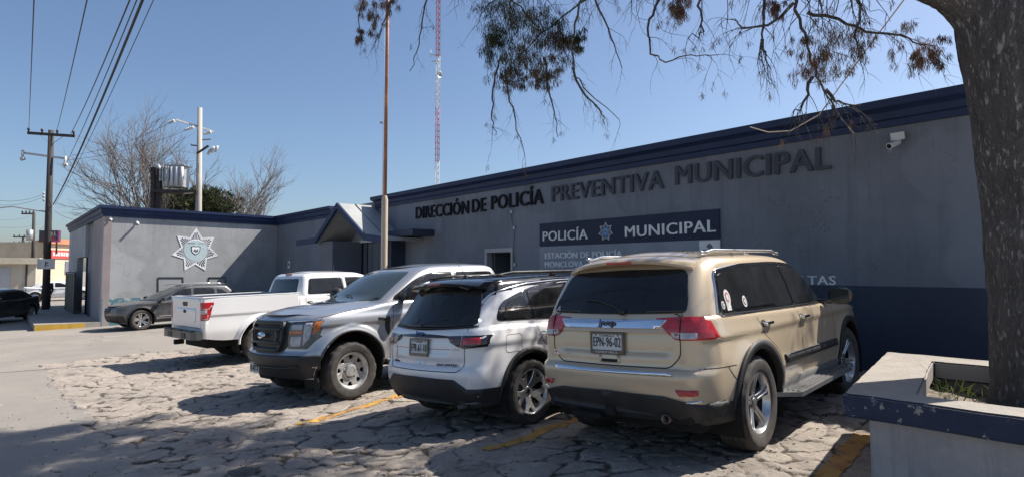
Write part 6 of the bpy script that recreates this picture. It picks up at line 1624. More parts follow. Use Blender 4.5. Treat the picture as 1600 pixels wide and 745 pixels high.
def concrete_pole():
    d = 33.0; b = at(309.5, 421, d); b.z = float(gz(b.x, b.y)); t = at(312.5, 169, d); root = thing('utility_pole', b, 'pale concrete utility pole rising behind the side wing, beside the transformer', 'utility pole')
    bm = bmesh.new(); tube(bm, [b, b.lerp(t, .5), t], [.20, .16, .115], 16); build('pole', bm, M_cpole, root, smooth=True)
    bm = bmesh.new(); bar(bm, at(274, 187, 32.2), at(334, 206, 33.8), .08, .09); build('crossarm', bm, M_galv, root)
    for x0, y0, x1, y1, dd in ((274, 188, 262, 193, 32.0), (305, 198, 287, 204, 32.6), (332, 206, 317, 210, 33.6)):
        bm = bmesh.new(); p, q = at(x0, y0, dd), at(x1, y1, dd); tube(bm, [p, q], .02, 6)
        for k in range(4): m = p.lerp(q, .2 + .2 * k); tube(bm, [m - (q - p) * .05, m + (q - p) * .05], .085, 8)
        build('strain_insulator', bm, M_porc, root)
    bm = bmesh.new(); bar(bm, at(314, 219, 33), at(329, 218, 33.4), .06, .06); bar(bm, at(298, 227, 32.8), at(308, 228, 33), .06, .06); bar(bm, at(308, 240, 32.8), at(326, 228, 32.8), .10, .09); build('bracket', bm, M_wood, root)
    bm = bmesh.new()
    for x, y in ((327, 237), (332, 234), (338, 233)): tube(bm, [at(x - 2, y + 5, 32.8), at(x + 2, y - 5, 32.8)], .07, 8)
    build('fuse_cutout', bm, M_porc, root)
    # transformer on its platform
    p1 = at(290, 300, 32.6); r2 = thing('transformer', (p1.x, p1.y, p1.z), 'grey finned transformer on a steel platform between two posts above the wing roof', 'transformer')
    bm = bmesh.new(); a, c = at(239, 299, 32.2), at(308, 301, 33); bar(bm, a, c, .7, .16); bar(bm, at(286, 303, 32), at(309, 301, 33), .08, .06); build('platform', bm, M_wood, r2)
    for x in (240, 249):
        bm = bmesh.new(); q = at(x, 421, 32.3); bar(bm, Vector((q.x, q.y, -.4)), at(x, 262, 32.3), .20, .20, up=(0, 1, 0)); build('support_post', bm, M_wood, r2)
    bm = bmesh.new()
    for y in (300, 311, 322): bar(bm, at(240, y, 32.3), at(249, y, 32.3), .06, .06)
    bar(bm, at(289, 304, 32.6), at(284, 330, 32.6), .05, .05); build('cross_rung', bm, M_wood, r2)
    tc = at(276, 277, 32.6); bm = bmesh.new(); box(bm, tc, (1.0, .75, 1.15), None, 0, .03); box(bm, tc + Vector((.05, 0, .60)), (1.15, .85, .05), None, 0, .01); tk = build('tank', bm, M_galv, r2)
    for k in range(4):
        bm = bmesh.new(); q = tc + Vector((-.30 + .27 * k, -.42, -.02)); tube(bm, [q + Vector((0, 0, .5)), q + Vector((0, 0, -.5))], .075, 10); build('cooling_fin', bm, M_whitew, tk)
    bm = bmesh.new(); insul(bm, tc + Vector((.1, 0, .62)), .3, .10); insul(bm, tc + Vector((-.25, 0, .62)), .3, .10); build('bushing', bm, M_porc, r2)
    bm = bmesh.new(); q = at(257, 272, 32.3)
    for k in range(4): box(bm, q + Vector((-.02 + .14 * k - .1, -.1, 0)), (.08, .25, .8), None, 0, .02)
    build('radiator_bank', bm, M_galv, r2)
    q = at(244, 262, 32.0); bm = bmesh.new(); tube(bm, [q + Vector((-.1, 0, .1)), q + Vector((.18, -.1, .05)), q + Vector((.28, -.15, -.12))], [.09, .10, .06], 8); build('lamp_head', bm, M_galv, r2)
    bm = bmesh.new(); P = [q + Vector((-.05 + .25 * math.cos(a), 0, -.25 + .3 * math.sin(a))) for a in np.linspace(1.0, 5.8, 20)]; tube(bm, P, .02, 6); build('cable_loop', bm, M_wire, r2)
def radio_mast():
    d = 36.0; b = at(683.2, 290, d); b = Vector((b.x, b.y, float(gz(b.x, b.y)))); root = thing('radio_mast', b, 'slim red and white lattice radio mast standing behind the station', 'mast')
    z0, H, s = b.z, 25.0, .135
    cs = [Vector((s * math.cos(a), s * math.sin(a), 0)) for a in (math.pi / 2, math.pi * 7 / 6, math.pi * 11 / 6)]
    zs = [0, at(683, 252, d).z - z0, at(683, 168, d).z - z0, at(682, 88, d).z - z0, H]
    for k in range(4):
        bm = bmesh.new(); a, c = zs[k], zs[k + 1]
        for q in cs: tube(bm, [b + q + Vector((0, 0, a)), b + q + Vector((0, 0, c))], .017, 5)
        n = max(1, int((c - a) / .36)); st = (c - a) / n
        for i in range(n):
            for j in range(3):
                p, q = cs[j], cs[(j + 1) % 3]
                tube(bm, [b + p + Vector((0, 0, a + i * st)), b + q + Vector((0, 0, a + i * st))], .016, 4, cap=False)
                tube(bm, [b + p + Vector((0, 0, a + i * st)), b + q + Vector((0, 0, a + (i + 1) * st))], .011, 4, cap=False)
        build('mast_section', bm, [M_whitew, simple('mast_red', (.38, .09, .10), .5)][k % 2], root)
    q = at(686, 117, d - .2); bm = bmesh.new(); lathe(bm, [(.0003, -.06), (.14, -.03), (.20, .06), (.19, .06), (.13, -.01), (.0003, -.03)], m=frame_m(q, (0, 0, 1), (.7, .7, 0), (.7, -.7, 0)), seg=20); build('dish', bm, M_galv, root)
    bm = bmesh.new(); bar(bm, at(672, 86, d), at(690, 87, d), .04, .04); bar(bm, at(675, 96, d), at(690, 97, d), .05, .05); tube(bm, [at(673, 78, d), at(673, 90, d)], .02, 5); build('antenna_arm', bm, M_galv, root)
def flagpole():
    d = 15.5; t0 = at(600, 421, d); b = Vector((t0.x, t0.y, float(gz(t0.x, t0.y)))); root = thing('flagpole', b, 'tall copper-coloured flagpole with thick cream lower tube in front of the entrance', 'flagpole')
    zj = at(601, 312, d).z
    bm = bmesh.new(); tube(bm, [b - Vector((0, 0, .1)), Vector((b.x, b.y, zj)), Vector((b.x, b.y, zj + .10))], [.082, .082, .05], 18); build('lower_tube', bm, M_cream, root, smooth=True, sharp=40)
    bm = bmesh.new(); tube(bm, [Vector((b.x, b.y, zj + .1)), Vector((b.x + .02, b.y, 7.2)), Vector((b.x + .03, b.y, 11))], [.05, .045, .03], 14); build('upper_tube', bm, M_rust, root, smooth=True)
    bm = bmesh.new(); tube(bm, [Vector((b.x - .06, b.y - .05, 2.2)), Vector((b.x - .03, b.y - .05, 11))], .006, 5); build('halyard', bm, M_whitew, root)
    bm = bmesh.new(); box(bm, Vector((b.x - .09, b.y - .06, at(600, 193, d).z)), (.09, .05, .05), None, 0, .01); build('cleat', bm, M_galv, root)
# ------------------------------------------------------------------ planter
def planter():
    O = Vector((2.15, 4.0, 0)); a = Vector((.604, .797, 0)).normalized(); b = Vector((.69, -.724, 0)).normalized()
    La, Lb = 2.50, 3.6; zt = .80; gzv = -.1
    root = thing('planter', (O + a * La / 2 + b * Lb / 2) * 1.0 + Vector((0, 0, float(gz(3.5, 4.2)))), 'raised masonry planter with chipped blue coping round the tree', 'planter')
    m = frame_m(O, b, a, UP)      # x along the front, y backwards
    def ring(x0, y0, x1, y1, wx, wy, z0, z1):
        bm = bmesh.new()
        outer = [(x0, y0), (x1, y0), (x1, y1), (x0, y1)]; inner = [(x0 + wx, y0 + wy), (x1 - wx, y0 + wy), (x1 - wx, y1 - wx), (x0 + wx, y1 - wx)]
        n = 4; V = {}
        for nm, poly in (('o', outer), ('i', inner)):
            for k, p in enumerate(poly):
                for zz in (z0, z1): V[nm, k, zz] = bm.verts.new(m @ Vector((p[0], p[1], zz)))
        for k in range(4):
            j = (k + 1) % 4
            bm.faces.new((V['o', k, z0], V['o', j, z0], V['o', j, z1], V['o', k, z1])); bm.faces.new((V['i', j, z0], V['i', k, z0], V['i', k, z1], V['i', j, z1])).material_index = 1
            bm.faces.new((V['o', k, z1], V['o', j, z1], V['i', j, z1], V['i', k, z1])); bm.faces.new((V['o', j, z0], V['o', k, z0], V['i', k, z0], V['i', j, z0]))
        es = [e for e in bm.edges]; bmesh.ops.bevel(bm, geom=es, offset=.012, segments=2, affect='EDGES')
        bmesh.ops.subdivide_edges(bm, edges=[e for e in bm.edges if e.calc_length() > .5], cuts=24, use_grid_fill=True)
        for v in bm.verts:
            q = v.co; v.co = q + Vector((noise.noise(q * 5), noise.noise(q * 5 + Vector((9, 0, 0))), noise.noise(q * 5 + Vector((0, 9, 0))))) * .006
        bmesh.ops.recalc_face_normals(bm, faces=bm.faces)
        return bm
    build('planter_wall', ring(.14, .10, Lb - .1, La - .1, .22, .22, gzv, zt - .15), [M_plwall, M_conc], root)
    build('coping', ring(0, 0, Lb, La, .40, .30, zt - .15, zt), [M_coping, M_conc], root)
    bm = bmesh.new(); r_ = bmesh.ops.create_grid(bm, x_segments=60, y_segments=40, size=1)
    for v in bm.verts:
        q = m @ Vector((.30 + (v.co.x + 1) / 2 * (Lb - .62), .22 + (v.co.y + 1) / 2 * (La - .54), .56)); q.z += .05 * noise.noise(q * 2.5) + .025 * noise.noise(q * 9); v.co = q
    o = build('soil', bm, simple('soil', (.20, .165, .125), .95, var=.45, scale=14, bump=.6, bscale=40)); props(o, kind='structure')
    V, Fc, MI = [], [], []
    for _ in range(520):
        u, v = rng.random(), rng.random(); x = .42 + 2.2 * u; y = 1.3 + .72 * v ** .6
        if noise.noise(Vector((x * 2.4, y * 2.4, 3))) < -.05: continue
        p = m @ Vector((x, y, .575)); h = rng.uniform(.05, .17)
        d = Vector((rng.gauss(0, .5), rng.gauss(0, .5), 1)).normalized(); ribbon(V, Fc, p, p + d * h * .6, p + d * h + Vector((d.x, d.y, -.2)) * h * .4, .004); MI += [0, 0]
    g = mesh_from('grass', V, Fc, [foliage_mat('grass_blades', (.05, .08, .02), (.16, .18, .05))], None, MI); props(g, kind='stuff')
    rng.seed(5)
    V2 = bmesh.new()
    for _ in range(60):
        x, y = .45 + 2.3 * rng.random(), 1.2 + .8 * rng.random(); s = rng.uniform(.008, .03)
        r_ = bmesh.ops.create_icosphere(V2, subdivisions=1, radius=s)
        for v in r_['verts']: v.co = m @ Vector((x + v.co.x * rng.uniform(.8, 1.3), y + v.co.y, .575 + v.co.z * .6))
    o = build('rubble', V2, simple('rubble_stone', (.42, .38, .33), .9, var=.4)); props(o, kind='stuff')
def mat_plwall():
    t = NT('planter_render'); n1 = t.noise(2.2, 7, .7); n2 = t.noise(14, 6, .7)
    mp = t.n('ShaderNodeMapping'); t.l(t.coord(), mp.inputs[0]); mp.inputs['Scale'].default_value = (5, 5, .5); n3 = t.noise(2.2, 5, .7, vec=mp.outputs[0])
    c = t.mix(t.fr(n1, .35, .68), (.26, .26, .27), (.37, .36, .36)); c = t.mix(t.math('MULTIPLY', t.fr(n3, .52, .75), .6), c, (.13, .13, .14)); c = t.mix(t.math('MULTIPLY', t.fr(n2, .55, .75), .4), c, (.45, .44, .43))
    t.set(Base_Color=c, Roughness=.85); t.bump(t.math('ADD', n1, n2), .5, .02); return t.m
def mat_coping():
    t = NT('chipped_coping'); geo = t.n('ShaderNodeNewGeometry'); sep = t.n('ShaderNodeSeparateXYZ'); t.l(geo.outputs['True Normal'], sep.inputs[0])
    topf = t.fr(sep.outputs[2], .45, .7); n = t.noise(6, 8, .7); n2 = t.noise(26, 6, .7)
    conc = t.mix(t.fr(n, .35, .7), (.26, .232, .20), (.345, .31, .265)); conc = t.mix(t.math('MULTIPLY', t.fr(n2, .5, .75), .5), conc, (.24, .22, .2))
    blue = t.mix(t.fr(n, .3, .7), (.014, .022, .050), (.026, .038, .075))
    chip = t.fr(t.math('ADD', t.math('MULTIPLY', n, .6), t.math('MULTIPLY', n2, .5)), .635, .66)
    blue = t.mix(chip, blue, (.30, .28, .26)); paint_left = t.math('MULTIPLY', topf, t.math('SUBTRACT', 1.0, t.math('MULTIPLY', t.fr(n, .62, .66), .5)))
    t.set(Base_Color=t.mix(topf, blue, conc), Roughness=.8); t.bump(t.math('ADD', n, n2), .5, .02); return t.m
M_plwall = mat_plwall(); M_coping = mat_coping()
# ------------------------------------------------------------------ street beyond the corner
def pavement():
    e = W_O
    g = lambda p: float(gz(p.x, p.y))
    m = frame_m(e + N * 0.0, U, N, UP); z0 = g(e); zt = at(115, 503, 22.6).z
    m2 = m.copy()
    bm = bmesh.new(); box(bm, (6.98, .98, (zt + z0 - .4) / 2), (14.0, 1.95, zt - z0 + .4), frame_m(e, U, N, UP) if False else frame_m(e, U, N, -UP) if False else frame_m(e, N, U, UP) if False else m2)
    bmesh.ops.recalc_face_normals(bm, faces=bm.faces)
    o = build('pavement', bm, M_conc); props(o, kind='structure')
    bm = bmesh.new(); box(bm, (-.025, 1.22, (zt + z0 - .1) / 2 - .01), (.012, 1.45, zt - z0 + .08), m2)
    bmesh.ops.recalc_face_normals(bm, faces=bm.faces)
    o = build('kerb_paint', bm, M_yellow); props(o, kind='structure')
def gate_panel():
    p, q = on_plane(103, 452, W_O + N * .35, N), on_plane(117, 452, W_O + N * .35, N)
    z0, z1 = at(110, 487, p.y).z, at(110, 425, p.y).z
    root = thing('folding_shutter', (p.x, p.y, z0), 'dark green metal shutter panel folded open beside the corner doorway', 'shutter')
    bm = bmesh.new(); d = (q - p); d.z = 0; L = d.length; d.normalize(); m = frame_m((p.x, p.y, 0), d, N, UP)
    for k in range(8): box(bm, (L * (k + .5) / 8, .01 * (k % 2), (z0 + z1) / 2), (L / 8, .03, z1 - z0 - .1), m)
    bmesh.ops.recalc_face_normals(bm, faces=bm.faces)
    build('shutter_panel', bm, simple('shutter_green', (.035, .045, .04), .6), root)
    bm = bmesh.new()
    for x in (0, L): box(bm, (x, 0, (z0 + z1) / 2), (.05, .06, z1 - z0), m)
    for z in (z0, z1): box(bm, (L / 2, 0, z), (L, .055, .05), m)
    bmesh.ops.recalc_face_normals(bm, faces=bm.faces); build('shutter_frame', bm, M_wood, root)
def far_buildings():
    # red and cream shop
    d = 62.0
    a, b, c = at(73, 421, d), at(128, 421, d + 5), at(58, 421, d + 6)
    g = float(gz(a.x, a.y)); zt = at(73, 378, d).z
    root = thing('corner_shop', (a.x, a.y, g), 'two tone red and cream shop with orange cornice and red sign band across the street', 'building')
    dx = (b - a); dx.z = 0; Lx = dx.length; dx.normalize(); dy = (c - a); dy.z = 0; Ly = dy.length; dy.normalize()
    nx = dx.cross(UP).normalized()
    bm = bmesh.new(); m = frame_m((a.x, a.y, 0), dx, nx, UP); box(bm, (Lx / 2, -4, (g - 1 + zt) / 2), (Lx, 8, zt - g + 1), m); build('wall', bm, mat_wall('shop_cream', (.60, .50, .36), amt=.2), root)
    bm = bmesh.new(); m3 = frame_m((a.x, a.y, 0), -dy, (-dy).cross(UP).normalized(), UP); box(bm, (-Ly / 2, .0, (g - 1 + zt) / 2), (Ly, .3, zt - g + 1), m3); build('side_wall', bm, mat_wall('shop_red', (.42, .09, .06), amt=.2), root)
    bm = bmesh.new(); box(bm, (Lx / 2, .05, zt + .1), (Lx + .6, .6, .5), m); box(bm, (-Ly / 2, .1, zt + .1), (Ly + .2, .6, .5), m3); build('cornice', bm, mat_wall('shop_orange', (.52, .22, .12), amt=.2), root)
    z1, z2 = at(90, 390, d).z, at(90, 403, d).z
    bm = bmesh.new(); box(bm, (Lx / 2 + .2, .06, (z1 + z2) / 2), (Lx - .4, .12, z1 - z2), m); sb = build('sign_band', bm, simple('shop_sign_red', (.50, .06, .05), .5), root)
    bm = bmesh.new()
    for k in range(7): box(bm, (.7 + .36 * k, .13, (z1 + z2) / 2 + .02), (.24, .03, (z1 - z2) * .45), m)
    build('sign_lettering', bm, M_whitew, sb)
    bm = bmesh.new(); w0 = at(100, 418, d); box(bm, (Lx * .62, .02, at(100, 418, d).z), (1.3, .08, 1.4), m); build('window', bm, M_gate, root)
    bm = bmesh.new(); box(bm, (Lx * .5, .015, at(90, 455, d).z), (Lx * .7, .06, 2.2), m); build('shop_front', bm, M_light, root)
    # billboard
    p = at(78, 369, d - 1); r = thing('billboard', p, 'dark billboard with pink edge standing on the shop roof', 'billboard')
    wv = at(94, 369, d - 1).x - at(62, 369, d - 1).x; h = at(78, 360, d - 1).z - at(78, 378, d - 1).z
    bm = bmesh.new(); box(bm, p, (wv, .2, h), None, 0, .01); bd = build('board', bm, simple('billboard_dark', (.06, .05, .07), .6), r)
    bm = bmesh.new(); box(bm, p + Vector((wv * .46, -.11, 0)), (wv * .07, .03, h)); box(bm, p + Vector((wv * .24, -.11, -h * .42)), (wv * .36, .03, h * .14)); build('pink_edge', bm, simple('billboard_pink', (.55, .08, .30), .5), bd)
    m4 = frame_m((p.x, p.y - .11, p.z), (1, 0, 0), UP, (0, -1, 0))
    bm = bmesh.new(); text_into(bm, 'ILL', m4 @ Matrix.Translation((wv * .06, h * .05, 0)), wv * .30, h * .32, .03, .02); build('lettering', bm, M_whitew, bd)
    bm = bmesh.new(); text_into(bm, 'GO', m4 @ Matrix.Translation((wv * .10, -h * .34, 0)), wv * .22, h * .30, .03, .02); build('lettering', bm, simple('billboard_red', (.5, .12, .16), .5), bd)
    for f in (-.3, .3):
        bm = bmesh.new(); q = p + Vector((wv * f, .12, 0)); tube(bm, [q - Vector((0, 0, h * .5 + 1.2)), q], .08, 6); build('support_post', bm, M_wood, r)
    # low beige building on the far left
    d = 46.0; p, q = at(-160, 421, d - 4), at(56, 421, d); z1 = at(30, 412, d).z; g = float(gz(q.x, q.y))
    r = thing('low_building', q, 'long low beige building with pale flat roof on the far side of the street', 'building')
    dx = (q - p); dx.z = 0; L = dx.length; dx.normalize(); m = frame_m((p.x, p.y, 0), dx, dx.cross(UP), UP)
    bm = bmesh.new(); box(bm, (L / 2, -4, (g - 1 + z1) / 2), (L, 8, z1 - g + 1), m); build('wall', bm, mat_wall('beige_plaster', (.50, .45, .37), amt=.3), r)
    bm = bmesh.new(); box(bm, (L / 2, -3.9, z1 + .22), (L + .5, 8.6, .46), m); build('roof', bm, mat_wall('pale_roof', (.62, .54, .42), amt=.2), r)
    bm = bmesh.new(); box(bm, (L - 2.6, .01, g + 1.2), (2.2, .06, 2.4), m); build('door', bm, M_light, r)
    bm = bmesh.new(); box(bm, (L - .55, .02, (g + z1) / 2), (.12, .10, z1 - g), m); build('downpipe', bm, M_wood, r)
def far_pole(px, top, base, d, arms, label):
    b, t = at(px - 2, base, d), at(px, top, d); root = thing('utility_pole', b, label, 'utility pole')
    bm = bmesh.new(); tube(bm, [b, t], [.16, .12], 8); build('pole', bm, M_wood, root)
    for (x0, x1, y) in arms:
        bm = bmesh.new(); a, c = at(x0, y, d), at(x1, y, d); bar(bm, a, c, .12, .14)
        for f in (.04, .35, .65, .96): insul(bm, a.lerp(c, f), .28, .08)
        build('crossarm', bm, M_wood, root)
    bm = bmesh.new(); q = at(px + 1, (top * 2 + base) / 3 + 3, d); tube(bm, [q + Vector((-.3, -.2, -.5)), q + Vector((-.3, -.2, .5))], .28, 10); build('pole_transformer', bm, M_galv, root)

# ------------------------------------------------------------------ a person by the pole
def person(x, y, label):
    z = float(gz(x, y)); root = thing('person', (x, y, z), label, 'person')
    J = {'pel': (0, 0, .92), 'chest': (0, .02, 1.28), 'neck': (0, .01, 1.48), 'head': (0, -.03, 1.60), 'top': (0, -.02, 1.72),
         'shl': (-.19, .0, 1.42), 'ell': (-.27, .03, 1.13), 'wrl': (-.24, -.08, .90), 'hnl': (-.23, -.10, .82), 'shr': (.19, .0, 1.42), 'elr': (.26, .02, 1.13), 'wrr': (.25, -.10, .91), 'hnr': (.24, -.12, .83),
         'hpl': (-.10, 0, .88), 'knl': (-.11, -.02, .50), 'anl': (-.12, .02, .09), 'tol': (-.13, -.15, .03), 'hpr': (.10, 0, .88), 'knr': (.12, -.03, .50), 'anr': (.13, .03, .09), 'tor': (.15, -.14, .03)}
    rad = dict(pel=.15, chest=.155, neck=.06, head=.10, top=.075, shl=.07, ell=.05, wrl=.036, hnl=.035, shr=.07, elr=.05, wrr=.036, hnr=.035, hpl=.095, knl=.065, anl=.045, tol=.04, hpr=.095, knr=.065, anr=.045, tor=.04)
    E = [('pel', 'chest'), ('chest', 'neck'), ('neck', 'head'), ('head', 'top'), ('chest', 'shl'), ('shl', 'ell'), ('ell', 'wrl'), ('wrl', 'hnl'), ('chest', 'shr'), ('shr', 'elr'), ('elr', 'wrr'), ('wrr', 'hnr'), ('pel', 'hpl'), ('hpl', 'knl'), ('knl', 'anl'), ('anl', 'tol'), ('pel', 'hpr'), ('hpr', 'knr'), ('knr', 'anr'), ('anr', 'tor')]
    ks = list(J); me = bpy.data.meshes.new('person_rig'); me.from_pydata([J[k] for k in ks], [(ks.index(a), ks.index(b)) for a, b in E], []); me.update()
    o = bpy.data.objects.new('rig', me); COL.objects.link(o)
    md = o.modifiers.new('s', 'SKIN'); sub = o.modifiers.new('d', 'SUBSURF'); sub.levels = 1
    for k, v in zip(ks, me.skin_vertices[0].data): v.radius = (rad[k], rad[k]); v.use_root = (k == 'pel')
    bpy.context.view_layer.update()
    m2 = bpy.data.meshes.new_from_object(o.evaluated_get(bpy.context.evaluated_depsgraph_get())); bpy.data.objects.remove(o)
    m2.name = 'body'
    skin = simple('skin', (.30, .17, .11), .6); cloth = simple('dark_clothing', (.018, .02, .032), .85)
    m2.materials.clear()
    for m in (cloth, skin): m2.materials.append(m)
    for p in m2.polygons: p.material_index = 1 if (p.center.z > 1.50 or (abs(p.center.x) > .17 and p.center.z < .92 and p.center.z > .7 and p.center.y < -.04)) else 0; p.use_smooth = True
    b = link_mesh('body', m2, root, world=False)
    bm = bmesh.new(); bmesh.ops.create_icosphere(bm, subdivisions=2, radius=.118)
    for v in bm.verts: v.co = Vector((v.co.x * .92, v.co.y * .98 + .005, v.co.z * .62 + 1.70))
    build('hair', bm, simple('hair', (.012, .010, .009), .7), root, world=False, smooth=True)

# ================================================================== put it all together
make_ground()
station, wordw = police_station()
# wall sign
sp = fac(986, 356)
sign = thing('wall_sign', sp, 'navy and grey police sign panel with white lettering fixed to the front wall', 'sign')
def quad_panel(name, x0, y0, x1, y1, o0, o1, mat, parent):
    p, q = FMi @ fac(x0, y0), FMi @ fac(x1, y1); bm = bmesh.new(); box_w(bm, FM, p.x, q.x, min(p.y, q.y), max(p.y, q.y), o0, o1); return build(name, bm, mat, parent)
zt_, zm_, zb_ = fz(845, 349.8), fz(845, 385.2), fz(845, 425)
xa_, xb_ = fx(844.5), fx(1127)
for nm, z0, z1, o, m in (('navy_panel', zm_, zt_, .028, M_signnavy), ('grey_panel', zb_, zm_ - .003, .024, M_signgrey)):
    bm = bmesh.new(); box_w(bm, FM, xa_, xb_, z0, z1, .004, o); build(nm, bm, m, sign)
wordw('lettering', 'POLICÍA', (850, 376.5), (919.6, 373.5), .215, M_signwhite, .028, .008, .03, sign)
wordw('lettering', 'MUNICIPAL', (978.6, 370.6), (1119.6, 362), .215, M_signwhite, .028, .008, .03, sign)
wordw('lettering', 'ESTACIÓN DE POLICÍA', (853, 403.8), (973, 401), .125, M_signwhite, .024, .008, .055, sign)
wordw('lettering', 'MONCLOVA', (853, 417.2), (912.6, 416.4), .125, M_signwhite, .024, .008, .055, sign)
wordw('wall_lettering', 'MULTAS', (1216, 443.5), (1306, 444.5), .135, M_signwhite, .004, .006, .03, station)
ec = FMi @ fac(948, 362)
er = thing('police_star', FM @ Vector((ec.x, ec.y, .03)), 'small blue seven pointed police star between the words on the navy sign', 'emblem')
emblem(er, FM @ Matrix.Translation((ec.x, ec.y, .028)), .20, False)
bm = bmesh.new(); p, q = FMi @ fac(1094, 376.5), FMi @ fac(1127, 400); box_w(bm, FM, p.x, q.x, q.y, p.y, .026, .032)
nt_ = thing('notice_board', fac(1110, 385), 'small pale notice with dark crest under the right end of the navy sign', 'notice')
build('board', bm, M_signwhite, nt_)
bm = bmesh.new(); cx, cz = (p.x + q.x) / 2, p.y - .10
prism(bm, [(cx + .05 * math.cos(t) * (1 + .3 * math.cos(4 * t)), cz + .05 * math.sin(t)) for t in np.linspace(0, 2 * math.pi, 24, endpoint=False)], .031, .036, FM)
for k in range(6): box_w(bm, FM, cx - .13 + .045 * k, cx - .10 + .045 * k, cz - .075 - .012 * (k % 2), cz - .055, .031, .036)
build('crest', bm, M_gate, nt_)
# star on the wing
wc = wing(305.5, 391)
sr = thing('police_star', WM @ Vector((wc.x, wc.y, .02)), 'large white seven pointed police star painted on the side wing wall', 'emblem')
emblem(sr, WM @ Matrix.Translation((wc.x, wc.y, .004)), .92, True)
# fittings on the walls
def wpt(px, py): return on_plane(px, py, W_A, W_OUT)
security_camera(wpt(172, 341), W_OUT, W_DIR, 'white camera high on the side wing wall, nearest the street corner')
security_camera(wpt(214, 347), W_OUT, W_DIR, 'white camera high on the side wing wall, the one nearer the painted star')
security_camera(fac(1403, 220), N, RIGHT, 'white camera under the floodlight at the trunk end of the front wall')
fl = thing('floodlight', fac(1406, 212), 'small white floodlight high on the front wall near the tree trunk', 'lamp')
m = frame_m(fac(1406, 211), RIGHT, UP, N); bm = bmesh.new(); box(bm, (0, .0, .10), (.17, .11, .05), m @ Matrix.Rotation(R(18), 4, 'X'), 0, .008); build('lamp_housing', bm, M_whitew, fl)
bm = bmesh.new(); box(bm, (0, -.03, .04), (.05, .03, .09), m); build('bracket', bm, M_galv, fl)
for k, (x0, y0, x1, y1, lab) in enumerate(((247, 468, 286, 433, 'dark conduit outline on the wing wall below the star, behind the slate car roof'), (326, 445, 352, 433, 'short dark conduit outline on the wing wall nearer the diagonal shadow'))):
    bm = bmesh.new(); P = [wpt(x0, y0), wpt(x0, y1), wpt(x1, y1), wpt(x1, y1 + 9)]; tube(bm, [p + W_OUT * .012 for p in P], .018, 6); o = build('wall_conduit', bm, M_dark); props(o, lab, 'conduit')
pn = fac(452, 413); bm = bmesh.new(); box(bm, (0, 0, .02), (.22, .30, .02), frame_m(pn, RIGHT, UP, N), 0, .004); sg2 = build('wall_notice', bm, M_signwhite); props(sg2, 'tiny white notice on the wall beyond the white pickup', 'notice')
bm = bmesh.new(); box(bm, (0, .02, .032), (.10, .14, .006), frame_m(pn, RIGHT, UP, N)); build('notice_mark', bm, M_ink, sg2)

wc0 = thing('wall_cable', fac(803, 370), 'thin loose cable with white clips hanging below the dark lettering', 'cable')
bm = bmesh.new(); P = [fac(798, 322, .03), fac(800, 345, .05), fac(804, 366, .03), fac(802, 392, .04), fac(805, 414, .03)]; tube(bm, P, .006, 5); build('cable', bm, M_wire, wc0)
for px_, py_ in ((799, 331), (803, 356), (804, 413)):
    bm = bmesh.new(); box(bm, (0, 0, 0), (.05, .07, .03), frame_m(fac(px_, py_, .045), RIGHT, UP, N), 0, .008); build('clip', bm, M_whitew, wc0)
# vehicles
gold_suv()
white_suv()
pickup(-1.62, 10.57, (-.697, -.717, 0), M_silver, 'silver crew cab pickup parked nose out, with black grille and black bumper', True)
pickup(-4.76 + .697 * .36, 15.21 + .717 * .36, (.697, .717, 0), M_white, 'white crew cab pickup parked tail out, showing its red tail lamp', False, .36)
CX, CY = -12.75, 21.05
fw = Vector((-.697, -.717, 0)); lf = Vector((.717, -.697, 0)); oc = Vector((CX, CY, 0)) - fw * 1.34 - lf * .88
small_car(oc.x, oc.y, fw, M_slate, 'slate grey crossover parked beside the wing wall under the painted star', 'suv', G_CARS)
bc = at(2, 470, 25.0)
small_car(bc.x - .6, bc.y, (.10, -1.0, 0), M_black, 'black saloon in the shade at the far kerb, cut off by the picture edge', 'car', 'cars in the street')
wcx = at(95, 455, 44)
small_car(wcx.x, wcx.y, (.85, .5, 0), M_white, 'white car standing behind the wooden pole near the corner shop', 'car', 'cars in the street')

planter()
big_tree()
bare_tree(250, 36, 330, [(170, 215), (200, 195), (245, 190), (160, 290), (285, 215), (215, 240)], 'bare spreading tree behind the wing, left of the concrete pole', 21, .42)
bare_tree(352, 38, 330, [(345, 220), (380, 230), (410, 265), (425, 305), (330, 250), (390, 300)], 'bare twiggy tree behind the wing, right of the concrete pole', 22, .42)
evergreen(314, 322, 37, 2.0, .95, 'dark evergreen tree showing above the wing roof beside the concrete pole')
wood_pole(); concrete_pole(); radio_mast(); flagpole()
pavement(); gate_panel(); far_buildings()
far_pole(36, 370, 412, 75, [(21, 47, 370), (21, 47, 380)], 'distant dark pole with two crossarms above the low beige roof')
far_pole(53, 332, 430, 58, [(34, 53, 334)], 'thin distant pole with one sided crossarm beside the corner shop')
pp = at(75.5, 421, 31.5); person(pp.x, pp.y, 'person in dark clothing standing on the pavement beside the wooden pole')
for lab, a, b, dd, r, sg_ in (('thin wire from the pole top, farthest left', (45, 203), (53, 0), 9, .010, .1), ('thin wire from the pole top, second from the left', (88, 207), (136, 0), 9, .010, .1), ('black cable running to the upper crossarm end', (108, 214), (203, 0), 10, .013, .15),
                               ('slim cable in front of the thick one', (100, 262), (214, 0), 10, .010, .15), ('thickest black cable running overhead from the wooden pole', (83, 320), (223, 0), 10, .024, .25), ('lowest thin wire on the right of the cable bundle', (86, 320), (240, 0), 10, .007, .2)):
    p, q = at(a[0], a[1], 30), at(b[0], b[1], dd); wire(lab, [p, q, q + (q - p) * .25], r, sg_)
